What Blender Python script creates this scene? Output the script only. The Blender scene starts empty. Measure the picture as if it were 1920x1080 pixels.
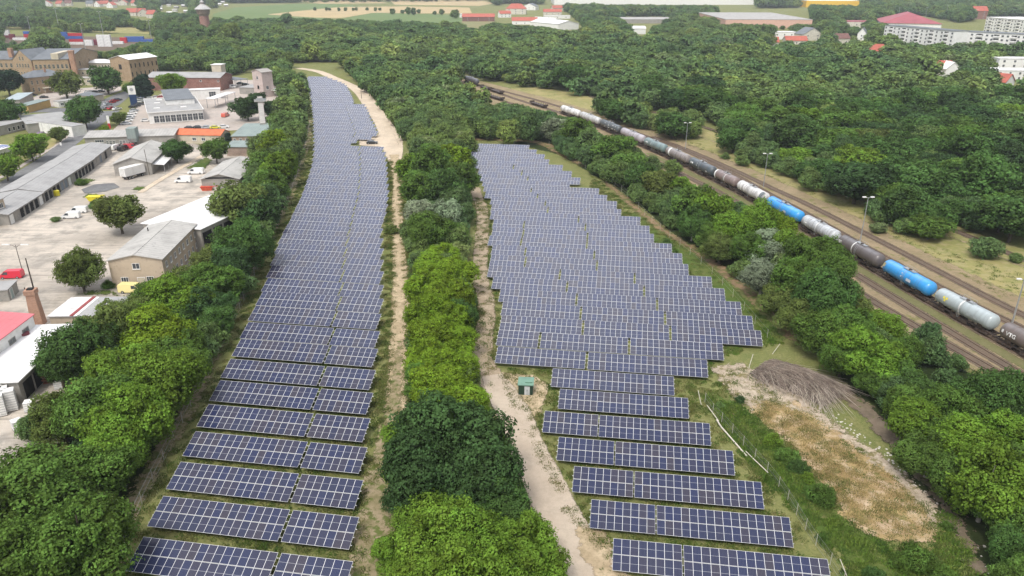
import bpy, bmesh, math, random
import numpy as np
from mathutils import Vector, Matrix
SC = bpy.context.scene
COL = SC.collection
R = math.radians
# ---------------------------------------------------------------- camera
F, YH, CH = 1400.0, -45.0, 60.0
PITCH = math.atan((540 - YH) / F)
cam = bpy.data.cameras.new('camera'); camo = bpy.data.objects.new('camera', cam); COL.objects.link(camo)
camo.location = (0, 0, CH); camo.rotation_euler = (math.pi / 2 - PITCH, 0, 0)
cam.sensor_width = 36.0; cam.lens = 36.0 * F / 1920.0; cam.clip_start = 0.5; cam.clip_end = 12000
SC.camera = camo
# ---------------------------------------------------------------- light
SUN_EL, SUN_AZ = 58.0, 205.0
world = bpy.data.worlds.new('World'); SC.world = world; world.use_nodes = True
wn = world.node_tree.nodes; wl = world.node_tree.links
bgn = wn['Background']
sky = wn.new('ShaderNodeTexSky'); sky.sky_type = 'NISHITA'; sky.sun_disc = False
sky.sun_elevation = R(SUN_EL); sky.sun_rotation = R(SUN_AZ); sky.dust_density = 3.0; sky.ozone_density = 1.0; sky.air_density = 1.0
hs = wn.new('ShaderNodeHueSaturation'); hs.inputs['Saturation'].default_value = 0.25
wl.new(sky.outputs[0], hs.inputs['Color']); 
# sky brightening added out of view, to lighten reflections in the far solar panels
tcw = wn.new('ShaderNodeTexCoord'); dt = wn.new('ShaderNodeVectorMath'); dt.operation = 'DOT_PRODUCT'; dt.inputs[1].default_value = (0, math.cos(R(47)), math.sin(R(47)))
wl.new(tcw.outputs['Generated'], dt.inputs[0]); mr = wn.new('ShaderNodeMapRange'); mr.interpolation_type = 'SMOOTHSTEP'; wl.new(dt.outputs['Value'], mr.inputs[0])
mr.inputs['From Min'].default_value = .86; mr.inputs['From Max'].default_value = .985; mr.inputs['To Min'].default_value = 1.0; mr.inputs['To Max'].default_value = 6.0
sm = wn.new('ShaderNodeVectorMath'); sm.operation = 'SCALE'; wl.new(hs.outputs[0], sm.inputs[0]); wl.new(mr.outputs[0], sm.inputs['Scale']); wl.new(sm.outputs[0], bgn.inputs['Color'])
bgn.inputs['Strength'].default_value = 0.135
sl = bpy.data.lights.new('sun', 'SUN'); sl.energy = 1.5; sl.angle = R(14); sl.color = (1.0, 0.95, 0.87)
so = bpy.data.objects.new('sun', sl); COL.objects.link(so)
az, el = R(SUN_AZ), R(SUN_EL)
sd = Vector((math.sin(az) * math.cos(el), math.cos(az) * math.cos(el), math.sin(el)))
so.rotation_euler = sd.to_track_quat('Z', 'Y').to_euler(); so.location = (0, -50, 200)
SC.view_settings.view_transform = 'Standard'; SC.view_settings.look = 'None'
SC.view_settings.exposure = 0.62; SC.view_settings.gamma = 1.0
try:
    SC.cycles.max_bounces = 6; SC.cycles.diffuse_bounces = 3; SC.cycles.glossy_bounces = 2
    SC.cycles.transmission_bounces = 2; SC.cycles.volume_bounces = 0; SC.cycles.transparent_max_bounces = 10
except Exception: pass

# ---------------------------------------------------------------- place a photo pixel on the level z
def G(x, y, z=0.0):
    u = (x - 960) / F; v = (540 - y) / F; c, s = math.cos(PITCH), math.sin(PITCH)
    d = (u, c + v * s, -s + v * c); t = (z - CH) / d[2]
    return Vector((d[0] * t, d[1] * t, z))
def PX(p):
    c, s = math.cos(PITCH), math.sin(PITCH)
    x, y, z = p[0], p[1], p[2] - CH
    dz = y * c - z * s; dy = y * s + z * c
    return (960 + F * x / dz, 540 - F * dy / dz)
def mpp(y):           # metres per photo pixel at ground row y
    return CH / ((y - YH) * math.cos(PITCH))
# ---------------------------------------------------------------- tagging
def tag(o, label=None, cat=None, group=None, kind=None):
    if label: o['label'] = label
    if cat: o['category'] = cat
    if group: o['group'] = group
    if kind: o['kind'] = kind
    return o
def empty(name, loc, rz=0.0, label=None, cat=None, group=None):
    o = bpy.data.objects.new(name, None); COL.objects.link(o); o.location = loc; o.rotation_euler = (0, 0, rz)
    o.empty_display_size = 0.5
    return tag(o, label, cat, group)
def link(name, me, parent=None, loc=None):
    o = bpy.data.objects.new(name, me); COL.objects.link(o)
    if parent: o.parent = parent
    if loc: o.location = loc
    return o
def copy_tree(o, parent=None):
    c = o.copy(); COL.objects.link(c)
    if parent: c.parent = parent
    for ch in list(o.children): copy_tree(ch, c)
    return c
ORD = ['zeroth','first','second','third','fourth','fifth','sixth','seventh','eighth','ninth','tenth','eleventh','twelfth','thirteenth','fourteenth','fifteenth','sixteenth','seventeenth','eighteenth','nineteenth']
TENS = ['','','twenty','thirty','forty','fifty','sixty','seventy','eighty','ninety']
ORDT = ['','','twentieth','thirtieth','fortieth','fiftieth','sixtieth','seventieth','eightieth','ninetieth']
def nth(n):
    if n < 20: return ORD[n]
    if n >= 100: return 'hundred-and-' + nth(n - 100) if n > 100 else 'hundredth'
    return ORDT[n // 10] if n % 10 == 0 else TENS[n // 10] + '-' + ORD[n % 10]
# ---------------------------------------------------------------- materials
class NT:
    def __init__(s, name):
        s.m = bpy.data.materials.new(name); s.m.use_nodes = True
        s.n = s.m.node_tree.nodes; s.l = s.m.node_tree.links
        s.b = s.n['Principled BSDF']; s.out = s.n['Material Output']
    def node(s, t, **k):
        n = s.n.new(t)
        for a, v in k.items(): setattr(n, a, v)
        return n
    def link(s, a, b): s.l.new(a, b)
    def val(s, sock, v):
        if hasattr(v, 'links') or isinstance(v, bpy.types.NodeSocket): s.l.new(v, sock)
        else: sock.default_value = v
    def math(s, op, a, b=0.0, c=0.0, clamp=False):
        n = s.node('ShaderNodeMath', operation=op, use_clamp=clamp)
        s.val(n.inputs[0], a); s.val(n.inputs[1], b); s.val(n.inputs[2], c)
        return n.outputs[0]
    def mix(s, f, a, b, mode='MIX'):
        n = s.node('ShaderNodeMix', data_type='RGBA', blend_type=mode)
        s.val(n.inputs[0], f); s.val(n.inputs[6], col(a)); s.val(n.inputs[7], col(b))
        return n.outputs[2]
    def noise(s, scale, detail=3, rough=.55, coord=None, seed=0, dist=0):
        n = s.node('ShaderNodeTexNoise'); n.inputs['Scale'].default_value = scale
        n.inputs['Detail'].default_value = detail; n.inputs['Roughness'].default_value = rough; n.inputs['Distortion'].default_value = dist
        c = coord or s.coord()
        if seed:
            mp = s.node('ShaderNodeMapping'); mp.inputs['Location'].default_value = (seed * 13.7, seed * 7.3, seed * 3.1)
            s.link(c, mp.inputs[0]); c = mp.outputs[0]
        s.link(c, n.inputs['Vector'])
        return n.outputs['Fac']
    def coord(s):
        if not hasattr(s, '_c'):
            s._c = s.node('ShaderNodeTexCoord').outputs['Object']
        return s._c
    def step(s, v, lo, hi):
        n = s.node('ShaderNodeMapRange', interpolation_type='SMOOTHSTEP')
        s.val(n.inputs['Value'], v); n.inputs['From Min'].default_value = lo; n.inputs['From Max'].default_value = hi
        return n.outputs[0]
    def bump(s, h, strength=.4, dist=.1):
        n = s.node('ShaderNodeBump'); n.inputs['Strength'].default_value = strength; n.inputs['Distance'].default_value = dist
        s.link(h, n.inputs['Height']); s.link(n.outputs[0], s.b.inputs['Normal'])
def col(c):
    if isinstance(c, (tuple, list)) and len(c) == 3: return (c[0], c[1], c[2], 1.0)
    return c
MATS = {}
def mat(name, c, c2=None, rough=.8, scale=.6, spec=.3, metal=0.0, bump=0.0, stripes=None, dirt=.25, fine=.15):
    """painted / rendered / masonry surface: base colour, weathered second colour, small stains"""
    if name in MATS: return MATS[name]
    t = NT(name)
    c2 = c2 or tuple(v * .72 for v in c)
    n1 = t.noise(scale, 4, .6); n2 = t.noise(scale * 6, 3, .6, seed=3)
    cc = t.mix(t.step(n1, .38, .7), c, c2)
    cc = t.mix(t.math('MULTIPLY', t.step(n2, .55, .75), dirt), cc, tuple(v * .45 for v in c))
    if stripes:                                 # corrugation or seams across local x
        sx = t.node('ShaderNodeSeparateXYZ'); t.link(t.coord(), sx.inputs[0])
        w = t.math('FRACT', t.math('MULTIPLY', sx.outputs[stripes[2] if len(stripes) > 2 else 0], 1.0 / stripes[0]))
        cc = t.mix(t.math('MULTIPLY', t.math('LESS_THAN', w, .16), stripes[1]), cc, tuple(v * .35 for v in c))
    t.link(cc, t.b.inputs['Base Color'])
    t.b.inputs['Roughness'].default_value = rough; t.b.inputs['Metallic'].default_value = metal
    t.b.inputs['Specular IOR Level'].default_value = spec
    if bump: t.bump(n2, bump, .05)
    MATS[name] = t.m
    return t.m
def brick(name, c, c2, mortar=(.4, .37, .33)):
    if name in MATS: return MATS[name]
    t = NT(name)
    b = t.node('ShaderNodeTexBrick'); b.inputs['Scale'].default_value = 1.6
    b.inputs['Color1'].default_value = col(c); b.inputs['Color2'].default_value = col(c2); b.inputs['Mortar'].default_value = col(mortar)
    b.inputs['Mortar Size'].default_value = .015
    sx = t.node('ShaderNodeSeparateXYZ'); t.link(t.coord(), sx.inputs[0])
    cx = t.node('ShaderNodeCombineXYZ'); t.link(t.math('ADD', sx.outputs[0], sx.outputs[1]), cx.inputs[0]); t.link(sx.outputs[2], cx.inputs[1])
    t.link(cx.outputs[0], b.inputs['Vector'])
    n1 = t.noise(.35, 4, .6)
    cc = t.mix(t.math('MULTIPLY', t.step(n1, .45, .7), .5), b.outputs[0], tuple(v * .45 for v in c))
    t.link(cc, t.b.inputs['Base Color']); t.b.inputs['Roughness'].default_value = .9
    MATS[name] = t.m
    return t.m
def paint(name='vehicle_paint', rough=.3, stain=.0, ramp=(.12, .1, .08), coat=.3):
    """paint whose colour is the object's own colour"""
    if name in MATS: return MATS[name]
    t = NT(name); oi = t.node('ShaderNodeObjectInfo')
    cc = oi.outputs['Color']
    if stain:
        mp = t.node('ShaderNodeMapping'); mp.inputs['Scale'].default_value = (2.2, .5, .25); t.link(t.coord(), mp.inputs[0])
        ad = t.node('ShaderNodeVectorMath', operation='ADD'); t.link(mp.outputs[0], ad.inputs[0])
        cb = t.node('ShaderNodeCombineXYZ'); t.link(t.math('MULTIPLY', oi.outputs['Random'], 50), cb.inputs[0]); t.link(cb.outputs[0], ad.inputs[1])
        n = t.noise(1.0, 4, .65, coord=ad.outputs[0])
        cc = t.mix(t.math('MULTIPLY', t.step(n, .42, .72), stain), cc, ramp)
    t.link(cc, t.b.inputs['Base Color']); t.b.inputs['Roughness'].default_value = rough
    t.b.inputs['Coat Weight'].default_value = coat
    MATS[name] = t.m
    return t.m
def M_(*a, **k): return mat(*a, **k)
GLASS = mat('dark_glass', (.035, .045, .055), (.06, .07, .085), rough=.08, spec=.8, dirt=0)
WHITE = mat('white_paint', (.78, .77, .75), (.66, .65, .62), rough=.5)
DARK = mat('black_or_shade', (.012, .012, .013), (.02, .02, .02), rough=.9)  # near-black parts; on open bays and gables it paints the shade inside
STEEL = mat('galvanised_steel', (.42, .43, .44), (.33, .34, .35), rough=.45, metal=.5)
RUBBER = mat('rubber', (.02, .02, .02), rough=.85)
BARK = mat('bark', (.085, .068, .05), (.05, .04, .03), scale=3, rough=.95)
PALEBARK = mat('pale_bark', (.30, .28, .24), (.18, .16, .13), scale=3, rough=.95)
# ---------------------------------------------------------------- mesh builder
class MB:
    def __init__(s): s.v = []; s.f = []; s.mi = []; s.mats = []
    def m(s, mt):
        if mt not in s.mats: s.mats.append(mt)
        return s.mats.index(mt)
    def poly(s, pts, mt):
        k = len(s.v); s.v += [tuple(p) for p in pts]; s.f.append(tuple(range(k, k + len(pts)))); s.mi.append(s.m(mt))
    def hexa(s, P, mt):      # 8 points: bottom 4 ccw, top 4 ccw
        k = len(s.v); s.v += [tuple(p) for p in P]; i = s.m(mt)
        for q in ((3, 2, 1, 0), (4, 5, 6, 7), (0, 1, 5, 4), (1, 2, 6, 5), (2, 3, 7, 6), (3, 0, 4, 7)):
            s.f.append(tuple(k + a for a in q)); s.mi.append(i)
    def box(s, x0, x1, y0, y1, z0, z1, mt):
        s.hexa([(x0, y0, z0), (x1, y0, z0), (x1, y1, z0), (x0, y1, z0), (x0, y0, z1), (x1, y0, z1), (x1, y1, z1), (x0, y1, z1)], mt)
    def tube(s, pts, rads, mt, n=8, cap=True):
        pts = [Vector(p) for p in pts]
        if not isinstance(rads, (list, tuple)): rads = [rads] * len(pts)
        k = len(s.v); i = s.m(mt)
        for a, (p, r) in enumerate(zip(pts, rads)):
            d = (pts[min(a + 1, len(pts) - 1)] - pts[max(a - 1, 0)]).normalized()
            u = d.orthogonal().normalized() if abs(d.z) > .9 else Vector((0, 0, 1)).cross(d).normalized()
            w = d.cross(u)
            for j in range(n):
                t = 2 * math.pi * j / n
                s.v.append(tuple(p + u * math.cos(t) * r + w * math.sin(t) * r))
        for a in range(len(pts) - 1):
            for j in range(n):
                j2 = (j + 1) % n
                s.f.append((k + a * n + j, k + a * n + j2, k + (a + 1) * n + j2, k + (a + 1) * n + j)); s.mi.append(i)
        if cap:
            s.f.append(tuple(k + j for j in reversed(range(n)))); s.mi.append(i)
            b = k + (len(pts) - 1) * n
            s.f.append(tuple(b + j for j in range(n))); s.mi.append(i)
    def mesh(s, name, smooth=False):
        me = bpy.data.meshes.new(name); me.from_pydata(s.v, [], s.f)
        for mt in s.mats: me.materials.append(mt)
        me.polygons.foreach_set('material_index', s.mi)
        if smooth:
            me.polygons.foreach_set('use_smooth', [True] * len(s.f)); me.update()
            try: me.set_sharp_from_angle(angle=R(40))
            except Exception: pass
        me.update()
        return me
    def build(s, name, parent=None, loc=None, smooth=False):
        return link(name, s.mesh(name, smooth), parent, loc)
def catmull(P, step=2.0):
    P = [Vector((p[0], p[1], 0)) for p in P]
    Q = [2 * P[0] - P[1]] + P + [2 * P[-1] - P[-2]]; out = []
    for i in range(1, len(Q) - 2):
        a, b, c, d = Q[i - 1:i + 3]; n = max(1, int((c - b).length / step))
        for j in range(n):
            t = j / n
            out.append(.5 * ((2 * b) + (-a + c) * t + (2 * a - 5 * b + 4 * c - d) * t * t + (-a + 3 * b - 3 * c + d) * t ** 3))
    out.append(P[-1])
    return out
# ================================================================ GROUND
def grass_group():
    """shared meadow colour, all in world metres, so that sheets blend into the ground round them"""
    g = bpy.data.node_groups.new('meadow', 'ShaderNodeTree')
    g.interface.new_socket('Color', in_out='OUTPUT', socket_type='NodeSocketColor')
    g.interface.new_socket('Height', in_out='OUTPUT', socket_type='NodeSocketFloat')
    o = g.nodes.new('NodeGroupOutput'); geo = g.nodes.new('ShaderNodeNewGeometry')
    def noise(sc, det=4, rough=.6, off=0):
        mp = g.nodes.new('ShaderNodeMapping'); mp.inputs['Location'].default_value = (off * 31, off * 17, 0); mp.inputs['Scale'].default_value = (1, 1, .2)
        g.links.new(geo.outputs['Position'], mp.inputs[0])
        n = g.nodes.new('ShaderNodeTexNoise'); n.inputs['Scale'].default_value = sc; n.inputs['Detail'].default_value = det; n.inputs['Roughness'].default_value = rough
        g.links.new(mp.outputs[0], n.inputs['Vector']); return n.outputs['Fac']
    def ramp(v, lo, hi):
        n = g.nodes.new('ShaderNodeMapRange'); n.interpolation_type = 'SMOOTHSTEP'; g.links.new(v, n.inputs[0])
        n.inputs['From Min'].default_value = lo; n.inputs['From Max'].default_value = hi; return n.outputs[0]
    def mixc(f, a, b):
        n = g.nodes.new('ShaderNodeMix'); n.data_type = 'RGBA'
        if isinstance(f, float): n.inputs[0].default_value = f
        else: g.links.new(f, n.inputs[0])
        for s, v in ((6, a), (7, b)):
            if isinstance(v, tuple): n.inputs[s].default_value = (*v, 1)
            else: g.links.new(v, n.inputs[s])
        return n.outputs[2]
    big = ramp(noise(.045, 4, .6), .38, .62); mid = ramp(noise(.35, 5, .65, 1), .4, .66)
    fine = ramp(noise(2.6, 5, .75, 2), .35, .68); vf = ramp(noise(11, 4, .8, 3), .38, .66)
    c = mixc(big, (.105, .150, .034), (.20, .205, .065))
    c = mixc(mid, c, (.27, .245, .10))
    c2 = mixc(fine, c, (.065, .112, .022)); 
    c3 = mixc(vf, c2, (.25, .235, .10))
    c4 = mixc(ramp(noise(.9, 4, .7, 5), .6, .74), c3, (.34, .285, .17))
    g.links.new(c4, o.inputs['Color']); g.links.new(vf, o.inputs['Height'])
    return g
MEADOW = grass_group()
def ground_mat(name, layers=None, rough=.95):
    """layers(t) -> colour socket of the surface; 'edge' attribute fades it raggedly into the meadow"""
    t = NT(name); mg = t.node('ShaderNodeGroup'); mg.node_tree = MEADOW
    geo = t.node('ShaderNodeNewGeometry'); t._c = geo.outputs['Position']
    if layers:
        core, hard = layers(t)
        at = t.node('ShaderNodeAttribute', attribute_name='edge')
        n = t.noise(.55, 5, .65, seed=9); n2 = t.noise(3.0, 4, .7, seed=4)
        e = t.math('ADD', at.outputs['Fac'], t.math('MULTIPLY', t.math('ADD', t.math('SUBTRACT', n, .5), t.math('MULTIPLY', t.math('SUBTRACT', n2, .5), .6)), hard))
        f = t.step(e, -.12, .25)
        t.link(core, t.b.inputs['Base Color'])
        tr = t.node('ShaderNodeBsdfTransparent'); mx = t.node('ShaderNodeMixShader')
        t.link(f, mx.inputs[0]); t.link(tr.outputs[0], mx.inputs[1]); t.link(t.b.outputs[0], mx.inputs[2]); t.link(mx.outputs[0], t.out.inputs['Surface'])
    else:
        t.link(mg.outputs['Color'], t.b.inputs['Base Color'])
    t.b.inputs['Roughness'].default_value = rough; t.b.inputs['Specular IOR Level'].default_value = .1
    t.bump(mg.outputs['Height'], .5, .12)
    return t.m
def lay(c1, c2, c3=None, s=.12, fade=2.2, s2=1.2, amt=.6, wear=None, streak=None):
    def f(t):
        a = t.mix(t.step(t.noise(s, 5, .6), .36, .64), c1, c2)
        a = t.mix(t.math('MULTIPLY', t.step(t.noise(s2, 5, .7, seed=2), .42, .66), amt), a, c3 or tuple(v * .6 for v in c1))
        a = t.mix(t.math('MULTIPLY', t.step(t.noise(9, 3, .8, seed=6), .5, .7), .25), a, tuple(v * .5 for v in c1))
        if streak:                              # tyre tracks and drag marks
            mp = t.node('ShaderNodeMapping'); mp.inputs['Rotation'].default_value = (0, 0, streak[0]); mp.inputs['Scale'].default_value = (.05, 1.1, 1)
            t.link(t.coord(), mp.inputs[0]); n = t.noise(1.0, 5, .7, coord=mp.outputs[0])
            a = t.mix(t.math('MULTIPLY', t.step(n, .50, .68), streak[1]), a, tuple(v * .5 for v in c2))
        if wear:                                # tufts that grow in the surface itself
            a = t.mix(t.step(t.noise(wear[0], 4, .7, seed=7), wear[1], wear[1] + .1), a, wear[2])
        return a, fade
    return f
CLEARG = []
LVL = [0.004]
AREAS = []
def seg_dist(P, A, B):
    d = B - A; L = (d * d).sum(); t = np.clip(((P - A) @ d) / max(L, 1e-9), 0, 1)
    return np.hypot(*(P - (A + t[:, None] * d)).T)
def inside(P, poly):
    x, y = P[:, 0], P[:, 1]; c = np.zeros(len(P), bool); n = len(poly)
    for i in range(n):
        x1, y1 = poly[i]; x2, y2 = poly[(i + 1) % n]
        if y1 == y2: continue
        c ^= ((y1 > y) != (y2 > y)) & (x < (x2 - x1) * (y - y1) / (y2 - y1) + x1)
    return c
def sheet(name, label, m, h, poly=None, line=None, width=None, feather=1.5, z=None, cat=None):
    """poly: ground polygon / line + width(s): ribbon. Grid cells carry 'edge' = signed distance inside, metres"""
    if z is None: z = LVL[0]; LVL[0] += .004
    if poly is not None:
        P = np.array([(p[0], p[1]) for p in poly])
        lo = P.min(0) - feather - h; hi = P.max(0) + feather + h
        def sdf(Q):
            d = np.full(len(Q), 1e9)
            for i in range(len(P)): d = np.minimum(d, seg_dist(Q, P[i], P[(i + 1) % len(P)]))
            return np.where(inside(Q, P), d, -d)
        nx, ny = int((hi[0] - lo[0]) / h) + 1, int((hi[1] - lo[1]) / h) + 1
        X, Y = np.meshgrid(lo[0] + np.arange(nx + 1) * h, lo[1] + np.arange(ny + 1) * h)
        Q = np.stack([X.ravel(), Y.ravel()], 1); e = sdf(Q)
        idx = np.arange((nx + 1) * (ny + 1)).reshape(ny + 1, nx + 1)
        q = np.stack([idx[:-1, :-1], idx[:-1, 1:], idx[1:, 1:], idx[1:, :-1]], -1).reshape(-1, 4)
        q = q[(e[q] > -feather).any(1)]
        used, inv = np.unique(q, return_inverse=True); Q = Q[used]; e = e[used]; q = inv.reshape(-1, 4)
        V = np.column_stack([Q, np.full(len(Q), z)])
    else:
        pts = catmull(line, h); W = width
        N = len(pts)
        if isinstance(W, (list, tuple)):
            LP = [Vector((p[0], p[1], 0)) for p in line]; ki = [min(range(N), key=lambda i: (pts[i] - q).length) for q in LP]
            wi = np.interp(np.arange(N), ki, W)
        else: wi = np.full(N, W)
        K = 8; V = []; e = []
        for i, p in enumerate(pts):
            d = (pts[min(i + 1, N - 1)] - pts[max(i - 1, 0)]).normalized(); nrm = Vector((-d.y, d.x, 0))
            half = wi[i] / 2 + feather
            for k in range(K + 1):
                o = (k / K * 2 - 1) * half; V.append((p.x + nrm.x * o, p.y + nrm.y * o, z)); e.append(wi[i] / 2 - abs(o))
        V = np.array(V); e = np.array(e)
        idx = np.arange(N * (K + 1)).reshape(N, K + 1)
        q = np.stack([idx[:-1, :-1], idx[:-1, 1:], idx[1:, 1:], idx[1:, :-1]], -1).reshape(-1, 4)[:, ::-1]
    me = bpy.data.meshes.new(name); me.from_pydata(V.tolist(), [], q.tolist()); me.materials.append(m)
    a = me.attributes.new('edge', 'FLOAT', 'POINT'); a.data.foreach_set('value', e.astype(np.float32)); me.update()
    o = link(name, me); tag(o, label, cat, None, 'structure')
    return o
def gp(px): return [G(*q) for q in px]
# base ground: one sheet to beyond the horizon of the picture
mb = MB(); gm = ground_mat('meadow_ground')
for i in range(20):
    for j in range(16):
        x0, y0 = -3600 + i * 360, -260 + j * 360
        mb.poly([(x0, y0, 0), (x0 + 360, y0, 0), (x0 + 360, y0 + 360, 0), (x0, y0 + 360, 0)], gm)
tag(mb.build('ground'), 'green and straw coloured meadow ground under everything', kind='structure')

CONC = ground_mat('yard_concrete', lay((.62, .55, .47), (.44, .39, .335), (.31, .285, .25), s=.045, s2=.2, amt=.85, streak=(-.45, .55), fade=1.2, wear=(.35, .70, (.13, .13, .06))))
LOT = ground_mat('lot_paving', lay((.52, .45, .40), (.44, .39, .35), (.36, .32, .29), s=.06, s2=.6, fade=.6))
ASPH = ground_mat('asphalt', lay((.17, .17, .175), (.22, .22, .22), (.12, .12, .12), s=.08, fade=.3))
GRAV = ground_mat('pale_gravel', lay((.66, .55, .42), (.56, .46, .35), (.45, .37, .28), s=.15, fade=1.0, amt=.5))
ROADG = ground_mat('sand_gravel', lay((.56, .47, .37), (.49, .40, .31), (.40, .33, .26), s=.2, fade=.9, amt=.45))
TRACKD = ground_mat('dirt_track_soil', lay((.58, .46, .31), (.44, .34, .22), (.30, .24, .14), s=.3, s2=1.6, amt=.7, fade=2.0, wear=(.8, .62, (.12, .125, .045))))
FAINT = ground_mat('worn_dirt', lay((.38, .30, .20), (.28, .23, .13), (.18, .165, .075), s=.3, s2=1.4, amt=.8, fade=3.6, wear=(.6, .50, (.13, .155, .045))))
REDD = ground_mat('reddish_soil', lay((.32, .21, .13), (.24, .165, .10), (.16, .14, .06), s=.25, s2=1.2, amt=.7, fade=5.5, wear=(.5, .50, (.12, .15, .04))))
DRY = ground_mat('dry_grass_land', lay((.42, .31, .15), (.31, .215, .105), (.58, .45, .33), s=.16, s2=.45, amt=.85, fade=5.5, wear=(.35, .56, (.17, .17, .05))))
STON = ground_mat('broken_concrete', lay((.54, .45, .35), (.43, .35, .27), (.28, .23, .165), s=.4, s2=1.1, amt=.7, fade=5.0, wear=(.6, .52, (.21, .18, .08))))
RAILG = ground_mat('rail_yard_soil', lay((.34, .26, .165), (.27, .205, .125), (.20, .18, .095), s=.12, s2=1.0, amt=.6, fade=2.5, wear=(.30, .56, (.19, .18, .07))))
OLIVE = ground_mat('mossy_grass', lay((.17, .165, .075), (.145, .15, .06), (.22, .19, .10), s=.2, s2=1.5, amt=.6, fade=1.0))
BALL = ground_mat('ballast', lay((.155, .115, .085), (.125, .095, .075), (.22, .17, .12), s=.3, s2=2.5, amt=.6, fade=.9))
YELG = ground_mat('yellow_grass', lay((.34, .295, .125), (.23, .235, .08), (.38, .32, .18), s=.1, s2=.5, amt=.6, fade=3.5, wear=(.12, .6, (.14, .17, .045))))
LUSH = ground_mat('lush_grass', lay((.085, .135, .028), (.13, .155, .042), (.055, .095, .02), s=.12, s2=.9, amt=.6, fade=5.0, wear=(.5, .6, (.20, .18, .08))))
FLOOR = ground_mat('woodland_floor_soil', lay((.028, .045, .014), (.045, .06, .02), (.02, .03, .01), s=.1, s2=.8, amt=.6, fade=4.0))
FGREEN = ground_mat('field_green', lay((.135, .20, .075), (.16, .21, .08), (.12, .17, .06), s=.02, s2=.1, fade=6))
FTAN = ground_mat('field_stubble', lay((.50, .38, .20), (.42, .33, .19), (.38, .31, .18), s=.02, s2=.1, fade=6))
FOLV = ground_mat('field_olive', lay((.22, .22, .10), (.26, .23, .12), (.18, .19, .08), s=.02, s2=.1, fade=6))

# woodland floors
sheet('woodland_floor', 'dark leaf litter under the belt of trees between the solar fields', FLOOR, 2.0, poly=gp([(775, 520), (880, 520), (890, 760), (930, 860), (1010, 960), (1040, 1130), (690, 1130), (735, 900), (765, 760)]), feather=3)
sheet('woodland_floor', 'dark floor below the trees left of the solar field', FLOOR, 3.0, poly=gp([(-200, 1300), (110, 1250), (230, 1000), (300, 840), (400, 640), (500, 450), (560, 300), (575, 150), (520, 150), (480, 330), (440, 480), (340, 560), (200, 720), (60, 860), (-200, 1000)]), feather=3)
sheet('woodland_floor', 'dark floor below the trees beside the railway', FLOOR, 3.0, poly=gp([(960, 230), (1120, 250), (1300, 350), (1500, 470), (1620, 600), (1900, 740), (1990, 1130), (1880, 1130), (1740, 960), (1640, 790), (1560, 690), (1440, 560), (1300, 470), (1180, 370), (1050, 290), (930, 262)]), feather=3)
# far fields
for nm, lb, m, pl in (
    ('field', 'pale green farm field beyond the woods, left of the tan fields', FGREEN, [(395, 42), (400, 26), (440, 14), (560, 7), (640, 8), (700, 14), (560, 24), (620, 36), (560, 44)]),
    ('field', 'tan harvested strip beneath the row of small round trees', FTAN, [(500, 27), (575, 19), (640, 13), (760, 12), (880, 14), (885, 25), (790, 25), (700, 24), (640, 34), (590, 33)]),
    ('field', 'green wedge of farmland below the tan harvested strip', FGREEN, [(600, 42), (650, 33), (700, 24), (780, 26), (870, 28), (900, 40), (880, 50), (700, 44)]),
    ('field', 'cream coloured grain field at the top of the picture', FTAN, [(730, 0), (900, 1), (930, 6), (900, 11), (740, 9)]),
    ('field', 'tan field at the top edge left of the grain field', FTAN, [(560, 2), (700, 1), (730, 6), (600, 7)]),
    ('field', 'olive fallow patch in front of the farmstead with the long red roof', FOLV, [(865, 38), (930, 40), (900, 62), (868, 56)]),
    ('field', 'straw coloured meadow behind the container sidings', YELG, [(5, 40), (110, 44), (130, 52), (10, 54)]),
    ('field', 'yellow meadow strip between the sidings and the brick water tower', YELG, [(150, 48), (330, 52), (430, 58), (440, 66), (300, 64), (150, 60)])):
    sheet(nm, lb, m, 14.0, poly=gp(pl), feather=8)
# yards and roads on the left
sheet('concrete_yard', 'wide pale worn concrete yard between garages, sheds and trees', CONC, 2.0, poly=gp([(-60, 430), (80, 372), (208, 282), (262, 266), (330, 262), (432, 284), (486, 296), (470, 380), (430, 440), (400, 500), (330, 545), (262, 600), (160, 760), (95, 850), (20, 905), (-150, 1010), (-420, 800), (-260, 500)]), feather=1.5)
sheet('car_park', 'pinkish paved lot round the glass fronted showroom', LOT, 2.0, poly=gp([(205, 250), (262, 196), (310, 172), (340, 160), (430, 150), (530, 150), (530, 240), (330, 250)]), feather=1.0)
sheet('road', 'grey asphalt road running past the long garage roofs', ASPH, 2.0, line=gp([(-160, 410), (0, 352), (62, 316), (108, 285), (150, 250), (182, 226), (205, 208)]), width=[7, 7, 7, 7, 8, 9, 10], feather=.6)
sheet('road', 'grey asphalt street in front of the old brick works', ASPH, 2.0, line=gp([(-120, 232), (0, 218), (60, 208), (130, 206), (190, 200), (235, 176), (290, 160), (330, 148)]), width=[10, 11, 12, 14, 14, 9, 8, 8], feather=.6)
sheet('pavement', 'pale kerb side path along the garage road', LOT, 1.5, line=gp([(-160, 388), (-10, 338), (60, 299), (104, 272), (148, 238), (172, 222)]), width=1.8, feather=.4)
sheet('courtyard', 'pale courtyard between the tan works buildings', LOT, 2.0, poly=gp([(30, 195), (95, 170), (160, 165), (225, 160), (232, 168), (180, 186), (110, 200), (40, 204)]), feather=1.0)
sheet('verge', 'dry yellow grass verge beside the garage road', YELG, 2.0, poly=gp([(40, 306), (100, 275), (150, 236), (180, 222), (160, 205), (120, 245), (90, 262), (30, 290), (0, 312), (0, 330)]), feather=2.5)
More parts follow.
